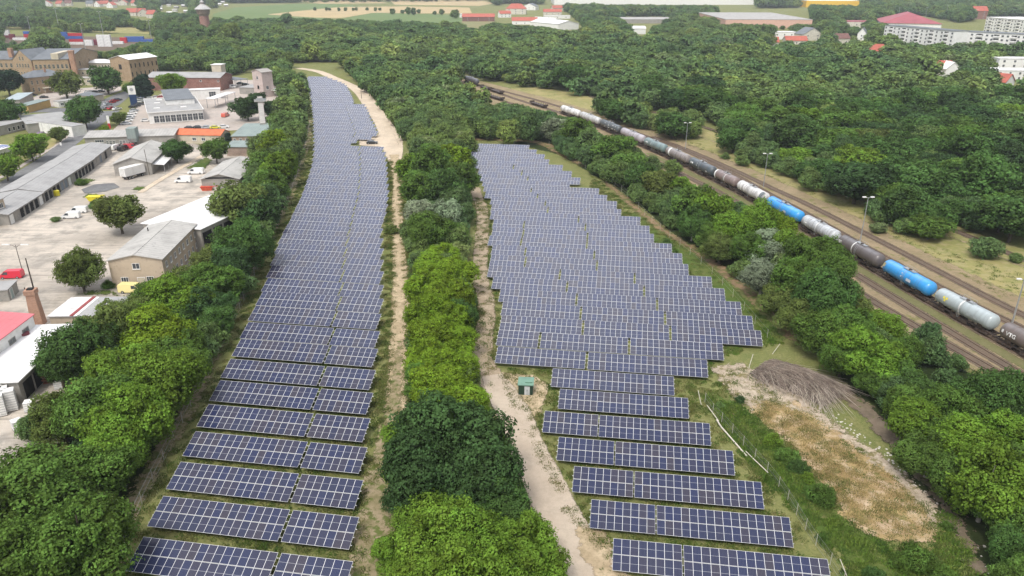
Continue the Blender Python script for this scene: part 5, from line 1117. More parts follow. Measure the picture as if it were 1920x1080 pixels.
sheet('siding_ground', 'dark ballast under the distant container yard', BALL, 6, poly=gp([(-60, 66), (130, 68), (300, 72), (320, 84), (200, 96), (120, 92), (-60, 80)]), feather=4)
# ================================================================ VEHICLES
VP = paint('vehicle_paint', .25, 0, coat=.5)
def wheel_mesh(r=.33, w=.22):
    mb = MB(); mb.tube([(0, -w / 2, 0), (0, w / 2, 0)], r, RUBBER, n=16); mb.tube([(0, -w / 2 - .01, 0), (0, w / 2 + .01, 0)], r * .58, STEEL, n=12); return mb.mesh('wheel')
WH = wheel_mesh()
def body_mesh(prof, W, m, name='body', inset=.12, belt=.95):
    """extruded side profile (x, z), pulled in above the belt line"""
    mb = MB(); n = len(prof)
    def ring(y): return [(x, math.copysign(abs(y) - (inset * max(0, (z - belt)) / .5 if z > belt else 0), y), z) for x, z in prof]
    a, b = ring(-W / 2), ring(W / 2); mb.v += a + b; i = mb.m(m)
    mb.f.append(tuple(range(n))); mb.mi.append(i); mb.f.append(tuple(reversed(range(n, 2 * n)))); mb.mi.append(i)
    for k in range(n): k2 = (k + 1) % n; mb.f.append((k2, k, n + k, n + k2)); mb.mi.append(i)
    return mb.mesh(name)
CARB = body_mesh([(-2.1, .28), (2.1, .28), (2.15, .55), (2.0, .82), (1.05, .93), (.35, 1.38), (-1.1, 1.42), (-1.75, .98), (-2.1, .92), (-2.18, .6)], 1.76, VP, inset=.10)
CARG = body_mesh([(-1.68, .96), (.98, .94), (.34, 1.33), (-1.06, 1.37)], 1.80, GLASS, 'side_glass', inset=.10)
CARW = MB(); CARW.poly([(1.06, -.70, .95), (1.06, .70, .95), (.38, .58, 1.395), (.38, -.58, 1.395)], GLASS); CARW.poly([(-1.76, .70, 1.0), (-1.76, -.70, 1.0), (-1.13, -.58, 1.435), (-1.13, .58, 1.435)], GLASS); CARW = CARW.mesh('windscreens')
VANB = body_mesh([(-2.5, .3), (2.45, .3), (2.55, .6), (2.45, .95), (1.75, 1.15), (1.15, 1.88), (.9, 1.96), (-2.35, 1.98), (-2.52, 1.7), (-2.55, .6)], 1.9, VP, inset=.05, belt=1.1)
VANG = body_mesh([(.35, 1.12), (1.68, 1.16), (1.1, 1.80), (.35, 1.80)], 1.93, GLASS, 'cab_glass', inset=.05, belt=1.1)
VANW = MB(); VANW.poly([(1.80, -.78, 1.15), (1.80, .78, 1.15), (1.20, .74, 1.87), (1.20, -.74, 1.87)], GLASS); VANW = VANW.mesh('windscreen')
LAMP = MB(); LAMP.box(-.04, .04, -.15, .15, -.08, .08, WHITE); LAMP = LAMP.mesh('headlight')
def vehicle(kind, x, y, rz, colr, label, group=None, s=1.0, small=False):
    p = G(x, y); t = empty('parked_car' if kind == 'car' else 'van', (p.x, p.y, .0), rz, label, 'car' if kind == 'car' else 'van', group); t.scale = (s, s, s)
    B, Gl, Wd, ax = (CARB, CARG, CARW, 1.35) if kind == 'car' else (VANB, VANG, VANW, 1.6)
    b = link('body', B, t); b.color = (*colr, 1)
    link('side_glass' if kind == 'car' else 'cab_glass', Gl, t); link('windscreens' if kind == 'car' else 'windscreen', Wd, t)
    for sx in (-1, 1):
        for sy in (-1, 1): link('wheel', WH, t, (sx * ax, sy * (.80 if kind == 'car' else .86), .33))
    for sy in (-1, 1): link('headlight', LAMP, t, (2.08 if kind == 'car' else 2.5, sy * .6, .68 if kind == 'car' else .8))
    return t
WHT, SIL, BLK, REDC = (.78, .78, .77), (.42, .44, .46), (.02, .02, .022), (.45, .02, .03)
vehicle('van', 23, 521, .12, (.62, .02, .05), 'bright red van parked in the pale yard', None, .92).rotation_euler.z = 3.25
vehicle('van', 249, 548, -.05, (.80, .70, .32), 'pale yellow van in front of the beige building')
vehicle('van', 344, 342, 3.18, WHT, 'white van with windows, nearer of the two beside the garage', 'white vans beside the garage')
vehicle('van', 368, 326, 3.18, WHT, 'white panel van, farther of the two beside the garage', 'white vans beside the garage')
vehicle('van', 134, 409, 3.3, WHT, 'white van in the middle of the yard, nearer of the pair', 'white vans in the yard', .9)
vehicle('van', 148, 399, 3.3, WHT, 'white van in the middle of the yard, behind its twin', 'white vans in the yard', .9)
vehicle('van', 219, 280, 1.3, WHT, 'white van parked before the long grey workshop')
vehicle('van', 232, 282, 1.45, BLK, 'black van parked between the white van and the red one')
vehicle('van', 246, 279, .3, (.55, .04, .06), 'red van with white roof before the grey workshop')
vehicle('van', 434, 165, .1, WHT, 'white van under the canopy of the brick hall')
vehicle('car', 451, 158, .3, BLK, 'black car beside the white van near the brick hall', 'cars near the brick hall'); vehicle('car', 461, 160, .3, BLK, 'second black car near the brick hall, right of the first', 'cars near the brick hall')
vehicle('van', 423, 219, 1.5, (.60, .12, .08), 'red and white van on the pink paved lot')
vehicle('car', 274, 228, .3, WHT, 'white car at the left corner of the showroom')
for i, (x, y, c) in enumerate(((187, 203, SIL), (193, 204, WHT), (200, 205, SIL), (210, 205, REDC), (220, 206, WHT))):
    vehicle('car', x, y, 1.1, c, '%s car in the row by the street corner, %s from the left' % ({SIL: 'silver', WHT: 'white', REDC: 'red'}[c], nth(i + 1)), 'cars parked at the street corner')
for i, (x, y, c) in enumerate(((203, 197, SIL), (209, 194, REDC), (215, 191, REDC), (221, 189, (.05, .06, .1)))):
    vehicle('car', x, y, 1.1, c, '%s car in the rear row by the street corner, %s from the left' % ({SIL: 'silver', REDC: 'red'}.get(c, 'dark blue'), nth(i + 1)), 'cars parked at the street corner')
for i, (x, y, c) in enumerate(((237, 234, SIL), (240, 228, WHT), (243, 223, SIL), (246, 219, WHT), (249, 214, WHT), (252, 209, SIL), (250, 202, BLK), (256, 200, BLK), (262, 197, BLK), (262, 192, WHT), (266, 188, SIL), (265, 184, (.1, .13, .25)), (280, 184, SIL), (293, 184, WHT), (303, 184, REDC))):
    nmc = {SIL: 'silver', WHT: 'white', BLK: 'black', REDC: 'red'}.get(c, 'dark blue')
    vehicle('car', x, y, .35, c, '%s car in the line left of the showroom, %s from the front' % (nmc, nth(i + 1)), 'cars lined up left of the showroom')
for i, (x, y, c) in enumerate(((356, 242, BLK), (372, 241, BLK), (388, 241, SIL), (404, 241, (.7, .65, .05)), (420, 240, WHT))):
    vehicle('car', x, y, .25, c, '%s car behind the orange roof, %s from the left' % ({SIL: 'silver', WHT: 'white', BLK: 'black'}.get(c, 'yellow'), nth(i + 1)), 'cars between showroom and orange roof')
for i, (x, y, c) in enumerate(((165, 174, WHT), (173, 174, SIL), (181, 174, BLK), (190, 173, BLK))):
    vehicle('car', x, y, .2, c, '%s car behind the gatehouse, %s from the left' % ({SIL: 'silver', WHT: 'white', BLK: 'black'}[c], nth(i + 1)), 'cars behind the gatehouse')
vehicle('car', 83, 184, .5, BLK, 'black car in front of the two storey brick house'); vehicle('car', 62, 180, .9, BLK, 'black car beside the corner of the brick house')
vehicle('car', 698, 270, 0.05, BLK, 'dark car parked on the gravel pad in the left solar field'); vehicle('van', 78, 256, 1.8, (.10, .04, .12), 'dark purple van behind the tree at the white shop')
# trailer
p = G(233, 338); t = empty('lorry_trailer', (p.x, p.y, 0), 1.15, 'white box lorry trailer backed up to the grey shed', 'trailer')
mb = MB(); mb.box(-.2, 7.5, -1.25, 1.25, 1.2, 3.9, WHITE); mb.build('box_body', t); mb = MB(); mb.box(-.1, 7.3, -.6, .6, .8, 1.195, DARK); mb.build('chassis', t)
for x in (1.2, 2.4, 6.2):
    for y in (-1.0, 1.0): o = link('wheel', WH, t, (x, y, .45)); o.scale = (1.35, 1.35, 1.35)
mb = MB(); [mb.box(-.26, -.2, y - .03, y + .03, 1.3, 3.8, STEEL) for y in (-.6, 0, .6)]; mb.build('rear_door', t)
# yellow tank and yellow skip
p = G(107, 367); t = empty('yellow_tank', (p.x, p.y, 0), 0, 'squat yellow tank beside the open garage bays', 'tank'); YEL = mat('yellow_plastic', (.72, .62, .03), rough=.4)
mb = MB(); mb.tube([(0, 0, 0), (0, 0, 1.5), (0, 0, 1.75), (0, 0, 1.8)], [.85, .85, .5, .2], YEL, n=16); mb.build('shell', t, smooth=True); mb = MB(); mb.tube([(0, 0, 1.8), (0, 0, 1.95)], .2, DARK, n=10); mb.build('lid', t)
p = G(180, 377); t = empty('yellow_skip', (p.x, p.y, 0), .1, 'long yellow skip beside the olive tree in the yard', 'skip')
mb = MB(); mb.hexa([(-1.6, -.8, .2), (1.6, -.8, .2), (1.6, .8, .2), (-1.6, .8, .2), (-2.2, -1, 1.5), (2.2, -1, 1.5), (2.2, 1, 1.5), (-2.2, 1, 1.5)], YEL); mb.build('tub', t); mb = MB(); mb.box(-2.3, 2.3, -1.08, -1.0, 1.4, 1.55, YEL); mb.box(-2.3, 2.3, 1.0, 1.08, 1.4, 1.55, YEL); mb.build('rim', t)
# pallets of white goods at the lower left, blue tarp
def ibc(x, y, lb, rz=.2, n=1, s=1.0):
    p = G(x, y)
    t = empty('crate', (p.x, p.y, 0), rz, lb, 'crate', 'white crates on the works yard'); t.scale = (s, s, s); k = t
    mb = MB(); mb.box(-.58, .58, -.58, .58, .14, 1.5 * n, WHITE)
    for z in np.linspace(.35, 1.4 * n, 4 * n): mb.box(-.61, .61, -.61, .61, z, z + .04, STEEL)
    mb.build('box', t)
    mb = MB(); [mb.box(-.6, .6, y_ - .08, y_ + .08, 0, .138, BARK) for y_ in (-.5, 0, .5)]; mb.build('pallet', t)
for i, (x, y, lb) in enumerate(((4, 762, 'first from the left'), (14, 764, 'second from the left'), (26, 768, 'third from the left'), (5, 778, 'at the front left'))): ibc(x, y, 'tall white crate stack beside the open works, ' + lb, .5, 2, 1.15)
ibc(35, 806, 'white crate pair on the yard, left one with loose sheets', .8, 1, 1.1); ibc(50, 815, 'white crate on the yard, right of the pair', .8, 1, 1.1); ibc(58, 770, 'white crate half under the trees at the yard edge', .3, 1, 1.1); ibc(112, 728, 'white crate below the dark tree beside the open works', .3, 1, 1.0)
p = G(330, 524); t = empty('tarpaulin', (p.x, p.y, 0), 0, 'crumpled bright blue tarpaulin heap beside the beige building', 'tarpaulin')
gt = random.Random(3); mb = MB(); n = 12; grid = [[(-2 + 4 * i / n, -1.6 + 3.2 * j / n, max(0, 1.5 * math.exp(-((i / n - .5) ** 2 + (j / n - .5) ** 2) * 7) + gt.uniform(-.25, .3) - .2)) for j in range(n + 1)] for i in range(n + 1)]
for i in range(n):
    for j in range(n): mb.poly([grid[i][j], grid[i + 1][j], grid[i + 1][j + 1], grid[i][j + 1]], TARP)
mb.build('sheet', t)
for i, (x, y, c, lb) in enumerate(((389, 357, (.62, .12, .06), 'orange and white skip in front of the garage'), (407, 355, (.7, .66, .62), 'white skip with red rim in front of the garage'), (425, 353, (.7, .4, .32), 'pale red skip at the right in front of the garage'))):
    p = G(x, y); t = empty('skip', (p.x, p.y, 0), .15, lb, 'skip', 'skips in front of the garage'); m_ = mat('skip_paint_%s' % 'abc'[i], c, tuple(v * .7 for v in c), scale=1.5)
    mb = MB(); mb.hexa([(-1.3, -.8, .1), (1.3, -.8, .1), (1.3, .8, .1), (-1.3, .8, .1), (-1.8, -1, 1.3), (1.8, -1, 1.3), (1.8, 1, 1.3), (-1.8, 1, 1.3)], m_); mb.build('tub', t); mb = MB(); mb.box(-1.85, 1.85, -1.06, -1.0, 1.2, 1.35, REDP); mb.box(-1.85, 1.85, 1.0, 1.06, 1.2, 1.35, REDP); mb.build('rim', t)
for i, (x, y, c, lb) in enumerate(((183, 705, (.14, .09, .06), 'brown timber bundle half hidden under the trees'), (155, 722, (.50, .26, .05), 'orange excavator tub half hidden under the trees'), (84, 716, (.30, .12, .09), 'stack of reddish pallets beside the open works'))):
    p = G(x, y); t = empty('goods_stack', (p.x, p.y, 0), .5, lb, 'goods', None); m_ = mat('goods_%s' % 'abc'[i], c)
    mb = MB(); [mb.box(-1.5 + .03 * k, 1.5 - .02 * k, -1 + .3 * (k % 2), 1, k * .3, k * .3 + .27, m_) for k in range(5)]; mb.build('bundle', t)
# showroom sign, red and white pylon
p = G(252, 197); t = empty('pylon_sign', (p.x, p.y, 0), .35, 'tall white and dark blue pylon sign beside the parked cars', 'sign'); 
mb = MB(); mb.box(-1.6, 1.6, -.25, .25, 0, 5.2, mat('navy_panel', (.02, .05, .13), dirt=0)); mb.build('blue_panel', t); mb = MB(); mb.box(-1.7, 1.7, -.3, .3, 5.21, 9.4, WHITE); mb.build('white_panel', t); mb = MB(); mb.tube([(0, -.31, 7.6), (0, -.4, 7.6)], .8, STEEL, n=20); mb.build('round_emblem', t)
p = G(206, 241); t = empty('flag_pylon', (p.x, p.y, 0), 0, 'slim red and white banner pylon beside the road', 'banner'); mb = MB(); mb.box(-.5, .5, -.08, .08, 0, 2.2, REDP); mb.build('red_panel', t); mb = MB(); mb.box(-.5, .5, -.08, .08, 2.21, 5.4, WHITE); mb.build('white_panel', t)
p = G(115, 275); t = empty('road_sign', (p.x, p.y, 0), 0, 'small white post sign on the yellow verge', 'sign'); mb = MB(); mb.tube([(0, 0, 0), (0, 0, 1.6)], .05, STEEL, n=6); mb.build('post', t); mb = MB(); mb.box(-.35, .35, -.06, -.051, .5, 1.6, WHITE); mb.build('panel', t)
# ================================================================ TRANSFORMER HUT
A, rz, L, D = frame_from((972, 722.5), (999, 723.5), 2.3, 1.75)
t = empty('transformer_hut', (A.x, A.y, 0), rz, 'dark green transformer hut with grey double door beside the gravel road', 'hut')
DG = mat('dark_green_panel', (.022, .048, .032), (.03, .06, .04), rough=.5, stripes=(.5, .35, 0)); LGn = mat('pale_green_roof', (.15, .27, .20), (.12, .22, .17), rough=.6)
CLEARG.append(([(A.x - 2, A.y - 2), (A.x + 5, A.y - 2), (A.x + 5, A.y + 5), (A.x - 2, A.y + 5)], (A.x - 2, A.x + 5, A.y - 2, A.y + 5)))
mb = MB(); mb.box(0, L, 0, D, 0, 1.75, DG); mb.build('wall', t)
mb = MB(); mb.box(-.12, L + .12, -.12, D + .12, 1.752, 1.9, LGn); mb.box(L * .45, L * .95, D * .25, D * .55, 1.902, 2.05, LGn); mb.build('roof', t)
for k in range(2):
    mb = MB(); x = L * .42 + k * .42; mb.box(x, x + .4, -.05, -.003, .12, 1.6, mat('light_grey_door', (.55, .57, .58), stripes=None)); dr = mb.build('door', t)
    mb = MB(); mb.box(x + (.33 if k == 0 else .03), x + (.37 if k == 0 else .07), -.09, -.052, .8, 1.0, DARK); mb.build('handle', dr)
# ================================================================ FENCES
def fence(px, label, h=1.9, step=3.2, mesh=True, broken=()):
    pts = catmull([G(*q) for q in px], .5); base = pts[0].copy()
    t = empty('mesh_fence', tuple(base), 0, label, 'fence', 'fences round the solar fields'); last = None; acc = 0; posts = []
    for i in range(1, len(pts)):
        acc += (pts[i] - pts[i - 1]).length
        if acc >= step: posts.append(pts[i]); acc = 0
    wm = MB()
    pm = MB(); pm.tube([(0, 0, 0), (0, 0, h)], .035, FPOST, n=5); pm = pm.mesh('post')
    for i, q in enumerate(posts):
        if i < 98: link('post', pm, t, tuple(q - base))
        if i and i not in broken:
            a, b = posts[i - 1] - base, q - base
            for z in (.1, h * .5, h - .08): wm.tube([a + Vector((0, 0, z)), b + Vector((0, 0, z))], .012, STEEL, n=3, cap=False)
            if mesh:
                n = int((b - a).length / .28)
                for k in range(n): c = a.lerp(b, (k + .5) / n); wm.tube([c + Vector((0, 0, .1)), c + Vector((0, 0, h - .08))], .006, STEEL, n=3, cap=False)
    if wm.v: wm.build('wire_mesh', t)
    return t
FPOST = mat('pale_fence_post', (.50, .48, .42), (.38, .36, .31), rough=.7)
fence([(583, 225), (574, 268), (563, 312), (545, 365), (528, 405), (504, 455), (478, 515), (450, 580), (410, 660), (370, 740), (325, 830), (272, 935), (225, 1040), (195, 1110)], 'thin post and wire fence along the left side of the left solar field', 1.9, 4.2, False)
fence([(1020, 268), (1080, 305), (1160, 355), (1222, 418), (1318, 500), (1375, 560), (1408, 600), (1450, 650)], 'thin wire fence along the trees beside the right solar field', 1.9, 6.0, False)
fence([(1312, 735), (1328, 765), (1360, 800), (1400, 845), (1445, 895), (1480, 945), (1520, 1010), (1560, 1065), (1590, 1110)], 'sagging mesh fence right of the lower solar tables', 1.7, 2.6, True)
def rail(px, label, m, r=.06, z=.25):
    P = [G(x, y, z_) for x, y, z_ in px]; base = P[0].copy(); base.z = 0; t = empty('fallen_rail', tuple(base), 0, label, 'fallen rail', 'pale fallen fence rails')
    mb = MB(); mb.tube([q - base for q in P], r, m, n=5); mb.build('bar', t)
PALEW = mat('pale_timber', (.58, .54, .46), (.46, .42, .36), scale=2)
rail([(1326, 760, 1.2), (1348, 790, .3)], 'leaning pale rail at the top of the sagging fence', PALEW)
rail([(1344, 787, .3), (1352, 800, .25), (1380, 832, .2), (1400, 855, .2)], 'thick pale fallen rail along the sagging fence, upper piece', PALEW, .12)
rail([(1398, 846, .4), (1440, 886, .35)], 'thin pale rail lying along the sagging fence, lower piece', PALEW, .07)
rail([(1309, 732, 1.4), (1315, 760, 0)], 'single leaning pale post above the sagging fence', PALEW, .05)
rail([(1404, 690, 0), (1412, 664, 1.3)], 'leaning pale post left of the brushwood heap', PALEW, .05)
rail([(1448, 664, 0), (1462, 645, 1.0)], 'leaning pale post above the brushwood heap', PALEW, .05)
rail([(1575, 1048, 1.5), (1590, 1085, 0)], 'leaning pale post at the bottom edge beside the tables', PALEW, .05)
# ================================================================ BRUSHWOOD HEAP
p = G(1492, 716); hb = empty('brushwood_heap', (p.x, p.y, 0), 0, 'big heap of grey-brown cut branches beside the pale slabs', 'brushwood heap')
a0, a1 = G(1412, 682), G(1572, 742); ax = (a1 - a0).normalized(); hl = (a1 - a0).length / 2 * .93; ay = Vector((-ax.y, ax.x, 0)); g = random.Random(5)
BR = [mat('twig_brown', (.26, .20, .165), (.18, .14, .115)), mat('twig_grey', (.40, .34, .29), (.29, .245, .21)), mat('twig_pale', (.54, .47, .39), (.4, .35, .28))]
def heap_h(u, v): return max(0, 1 - u * u) ** .6 * max(0, 1 - v * v) ** .7
mb = MB(); hw = 3.9; N = 26; core = mat('heap_core', (.055, .042, .035), (.08, .06, .05), scale=3)
gr_ = [[None] * (N + 1) for _ in range(N + 1)]
for i in range(N + 1):
    for j in range(N + 1):
        u, v = -1 + 2 * i / N, -1 + 2 * j / N; q = ax * u * hl + ay * v * hw; gr_[i][j] = (q.x, q.y, heap_h(u, v) * 1.7 + g.uniform(-.12, .12) - .1)
for i in range(N):
    for j in range(N): mb.poly([gr_[i][j], gr_[i + 1][j], gr_[i + 1][j + 1], gr_[i][j + 1]], core)
mb.build('core', hb)
for k, (mt, n, rad) in enumerate(((BR[0], 1500, .022), (BR[1], 900, .022), (BR[2], 260, .04))):
    mb = MB()
    for _ in range(n):
        u, v = g.uniform(-.97, .97), g.uniform(-1, 1); L_ = g.uniform(.8, 3.0) * (2.2 if k == 2 else 1)
        z = heap_h(u, v) * 1.75 + g.uniform(-.05, .35); th = g.gauss(-.25 + v * .55 - u * .3, .22 if k == 2 else .5); q = ax * u * hl + ay * v * hw
        d = ax * math.cos(th) + ay * math.sin(th); u2 = u + L_ * math.cos(th) / hl; v2 = v + L_ * math.sin(th) / hw
        z2 = heap_h(max(-1, min(1, u2)), max(-1, min(1, v2))) * 1.75 + g.uniform(.0, .4); c = q + d * L_ / 2 + ay * g.uniform(-.25, .25)
        mb.tube([(q.x, q.y, z), (c.x, c.y, (z + z2) / 2 + .12), (q.x + d.x * L_, q.y + d.y * L_, z2)], [rad, rad * .8, rad * .4], mt, n=3, cap=False)
    o = mb.build(('brown_twigs', 'grey_twigs', 'pale_branches')[k], hb)
    o['kind'] = 'stuff'
# stones along the path
g = random.Random(8); mb = MB(); ST = mat('white_rubble', (.62, .58, .52), (.45, .42, .38), scale=4)
for _ in range(110):
    k = g.random(); line = [(1540, 760), (1600, 808), (1660, 852), (1700, 900), (1770, 960), (1850, 1075)]; i = min(4, int(k * 5)); f = k * 5 - i
    q = G(line[i][0] * (1 - f) + line[i + 1][0] * f, line[i][1] * (1 - f) + line[i + 1][1] * f); q.x += g.gauss(0, .55) ; q.y += g.gauss(0, .55); s = g.uniform(.04, .15)
    mb.hexa([(q.x + s * a * g.uniform(.6, 1.3), q.y + s * b * g.uniform(.6, 1.3), z * s * g.uniform(.5, 1)) for z in (0, 1) for a, b in ((-1, -1), (1, -1), (1, 1), (-1, 1))], ST)
tag(mb.build('rubble'), 'scattered white rubble along the stony path', 'rubble', None, 'stuff')

for i, (x, y) in enumerate(sorted(((300, 14), (316, 12), (330, 16), (345, 13), (327, 22), (350, 24), (318, 27), (338, 30), (412, 10), (424, 12), (418, 6), (300, 20), (362, 20), (352, 8)), key=lambda q: -q[1])):
    house('pale allotment hut in the woods left of the water tower, %s nearest' % nth(i + 1), x, y, 8, 6, 3, 1.5, OFFW if i % 2 else GREYW, WROOF if i % 3 else FIBRE, 'gable', .3 * (i % 3), 'garden_hut', 'hut', 'allotment huts', 0, 3)
# ================================================================ TREES
def leaf_mat(name, inst=False):
    t = NT(name)
    oi = t.node('ShaderNodeObjectInfo'); geo = t.node('ShaderNodeNewGeometry')
    at = t.node('ShaderNodeAttribute', attribute_name='lv')
    if inst:
        r = t.node('ShaderNodeValToRGB'); r.color_ramp.interpolation = 'LINEAR'; E = r.color_ramp.elements
        C = [(0, (.058, .105, .044)), (.2, (.078, .132, .044)), (.4, (.100, .160, .046)), (.6, (.122, .182, .048)), (.78, (.080, .136, .056)), (.9, (.155, .215, .048)), (.96, (.21, .25, .058)), (1, (.18, .21, .13))]
        E[0].position = 0; E[0].color = col(C[0][1]); E[1].position = 1; E[1].color = col(C[-1][1])
        for p, c in C[1:-1]: e = E.new(p); e.color = col(c)
        t.link(oi.outputs['Random'], r.inputs[0]); t._c = geo.outputs['Position']
        big = t.step(t.noise(.017, 3, .55, seed=5), .40, .62); big2 = t.step(t.noise(.05, 2, .5, seed=8), .45, .65)
        base = t.mix(big, t.mix(.55, r.outputs[0], (.070, .125, .050)), t.mix(.45, r.outputs[0], (.165, .21, .060)))
        base = t.mix(t.math('MULTIPLY', big2, .35), base, (.075, .125, .060))
    else: base = oi.outputs['Color']
    hsv = t.node('ShaderNodeHueSaturation'); t.link(base, hsv.inputs['Color'])
    t.link(t.math('ADD', .488, t.math('MULTIPLY', at.outputs['Fac'], .024)), hsv.inputs['Hue'])
    t._c = geo.outputs['Position']
    n = t.noise(.45, 3, .6)
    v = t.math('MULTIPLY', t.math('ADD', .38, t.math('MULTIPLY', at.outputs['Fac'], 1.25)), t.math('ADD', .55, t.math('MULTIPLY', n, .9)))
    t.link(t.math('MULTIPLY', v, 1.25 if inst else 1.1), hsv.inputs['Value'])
    df = t.node('ShaderNodeBsdfDiffuse'); tl = t.node('ShaderNodeBsdfTranslucent'); mx = t.node('ShaderNodeMixShader'); mx.inputs[0].default_value = .22
    t.link(hsv.outputs[0], df.inputs[0])
    h2 = t.node('ShaderNodeHueSaturation'); h2.inputs['Hue'].default_value = .485; h2.inputs['Value'].default_value = 1.5; t.link(hsv.outputs[0], h2.inputs['Color'])
    t.link(h2.outputs[0], tl.inputs[0])
    t.link(df.outputs[0], mx.inputs[1]); t.link(tl.outputs[0], mx.inputs[2]); t.link(mx.outputs[0], t.out.inputs[0])
    return t.m
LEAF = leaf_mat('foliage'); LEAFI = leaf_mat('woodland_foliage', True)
def crown_mesh(name, seed, nl, leaf, m, H=9.0, Rr=4.0, low=.16, lobes=13, top=.95, shape='round', core=True, spread=1.0):
    g = np.random.default_rng(seed)
    # lobes over an uneven ellipsoid
    cz = H * (low + 1) / 2; rz = H * (1 - low) / 2
    L = []
    for i in range(lobes):
        th = i * 2.39996 + g.uniform(-.4, .4); zz = 1 - 2 * (i + .5) / lobes
        rad = math.sqrt(max(0, 1 - zz * zz))
        k = g.uniform(.48, .72) * spread
        c = np.array([math.cos(th) * rad * Rr * k, math.sin(th) * rad * Rr * k, cz + zz * rz * (.62 if zz > 0 else .55) * g.uniform(.78, 1.28)])
        if shape == 'cone': f = 1.15 - .85 * (c[2] - low * H) / (H * (1 - low)); c[:2] *= f
        if shape == 'column': c[:2] *= .55
        lr = Rr * g.choice([.19, .25, .33, .43]) * g.uniform(.9, 1.1) * (1.0 if shape != 'column' else .8)
        if shape == 'cone': lr *= .55 + .6 * (1 - (c[2] - low * H) / (H * (1 - low)))
        L.append((c, lr))
    L.append((np.array([0, 0, cz]), Rr * (.55 if shape == 'round' else .35)))
    w = np.array([l[1] ** 2 for l in L]); w /= w.sum()
    which = g.choice(len(L), nl, p=w)
    C = np.array([l[0] for l in L])[which]; LR = np.array([l[1] for l in L])[which]
    D = g.normal(size=(nl, 3)); D[:, 2] += .25; D /= np.linalg.norm(D, axis=1)[:, None]
    rr = LR * (1 + g.normal(0, .09, nl) + .12 * np.sin(D[:, 0] * 7 + which) * np.cos(D[:, 1] * 6)) * np.where(g.random(nl) < .12, 1.14, 1.0)
    ph = g.uniform(0, 6.28, (len(L), 3))[which]; kk = g.uniform(3.2, 5.2, (len(L), 3))[which]
    nz = np.sin(D[:, 0] * kk[:, 0] * 1.6 + ph[:, 0]) + np.sin(D[:, 1] * kk[:, 1] * 1.6 + ph[:, 1]) + np.sin(D[:, 2] * kk[:, 2] * 1.9 + ph[:, 2])
    rr = rr * (1 + .11 * nz)
    P = C + D * rr[:, None] * np.array([1, 1, .86])
    # drop leaves buried well inside another lobe
    keep = np.ones(nl, bool)
    for (c, r) in L:
        q = (P - c) / np.array([1, 1, .86]); keep &= (np.linalg.norm(q, axis=1) > r * .78)
    keep &= P[:, 2] > H * .06; keep &= (nz > -1.15) | (g.random(nl) < .3)
    P, D, which = P[keep], D[keep], which[keep]; n = len(P)
    N = D + g.normal(0, .55, (n, 3)); N[:, 2] += .15; N /= np.linalg.norm(N, axis=1)[:, None]
    A = np.cross(N, g.normal(size=(n, 3))); A /= np.linalg.norm(A, axis=1)[:, None]; B = np.cross(N, A)
    s = leaf * g.uniform(.6, 1.35, n)[:, None]
    bend = N * s * .25
    V = np.stack([P - A * s * .5, P - B * s * .36 + bend, P + A * s * .6, P + B * s * .36 + bend], 1).reshape(-1, 3)
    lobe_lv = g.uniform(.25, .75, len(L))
    lv = np.clip(lobe_lv[which] + g.normal(0, .11, n) + .09 * nz[keep], 0, 1)  # leaves in the hollows are darker, shade between clumps put into the colour
    verts = V; nq = n
    faces = np.arange(n * 4).reshape(-1, 4)
    cv, cf = [], []
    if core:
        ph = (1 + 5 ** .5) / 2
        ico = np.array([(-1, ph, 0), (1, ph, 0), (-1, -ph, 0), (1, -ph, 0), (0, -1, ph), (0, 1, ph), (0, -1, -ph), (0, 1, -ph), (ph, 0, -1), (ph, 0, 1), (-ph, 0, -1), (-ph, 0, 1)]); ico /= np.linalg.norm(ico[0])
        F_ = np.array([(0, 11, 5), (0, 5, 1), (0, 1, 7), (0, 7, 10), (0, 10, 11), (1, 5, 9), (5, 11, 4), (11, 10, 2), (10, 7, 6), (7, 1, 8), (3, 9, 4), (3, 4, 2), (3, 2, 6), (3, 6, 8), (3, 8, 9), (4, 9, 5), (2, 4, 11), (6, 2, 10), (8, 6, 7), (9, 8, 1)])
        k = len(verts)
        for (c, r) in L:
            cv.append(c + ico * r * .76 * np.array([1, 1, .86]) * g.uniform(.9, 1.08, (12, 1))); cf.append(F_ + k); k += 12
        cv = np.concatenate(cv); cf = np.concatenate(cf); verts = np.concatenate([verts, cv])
    me = bpy.data.meshes.new(name)
    nv = len(verts); nt = len(cf)
    me.vertices.add(nv); me.vertices.foreach_set('co', verts.astype(np.float32).ravel())
    li = np.concatenate([faces.ravel(), np.array(cf).ravel()]) if nt else faces.ravel()
    me.loops.add(len(li)); me.loops.foreach_set('vertex_index', li.astype(np.int32))
    st = np.concatenate([np.arange(nq) * 4, nq * 4 + np.arange(nt) * 3]).astype(np.int32)
    me.polygons.add(nq + nt); me.polygons.foreach_set('loop_start', st)
    a = me.attributes.new('lv', 'FLOAT', 'FACE'); a.data.foreach_set('value', np.concatenate([lv, np.full(nt, .0)]).astype(np.float32))  # core faces darkest: shade in the crown gaps put into the colour
    me.materials.append(m); me.update(calc_edges=True); me.validate()
    return me
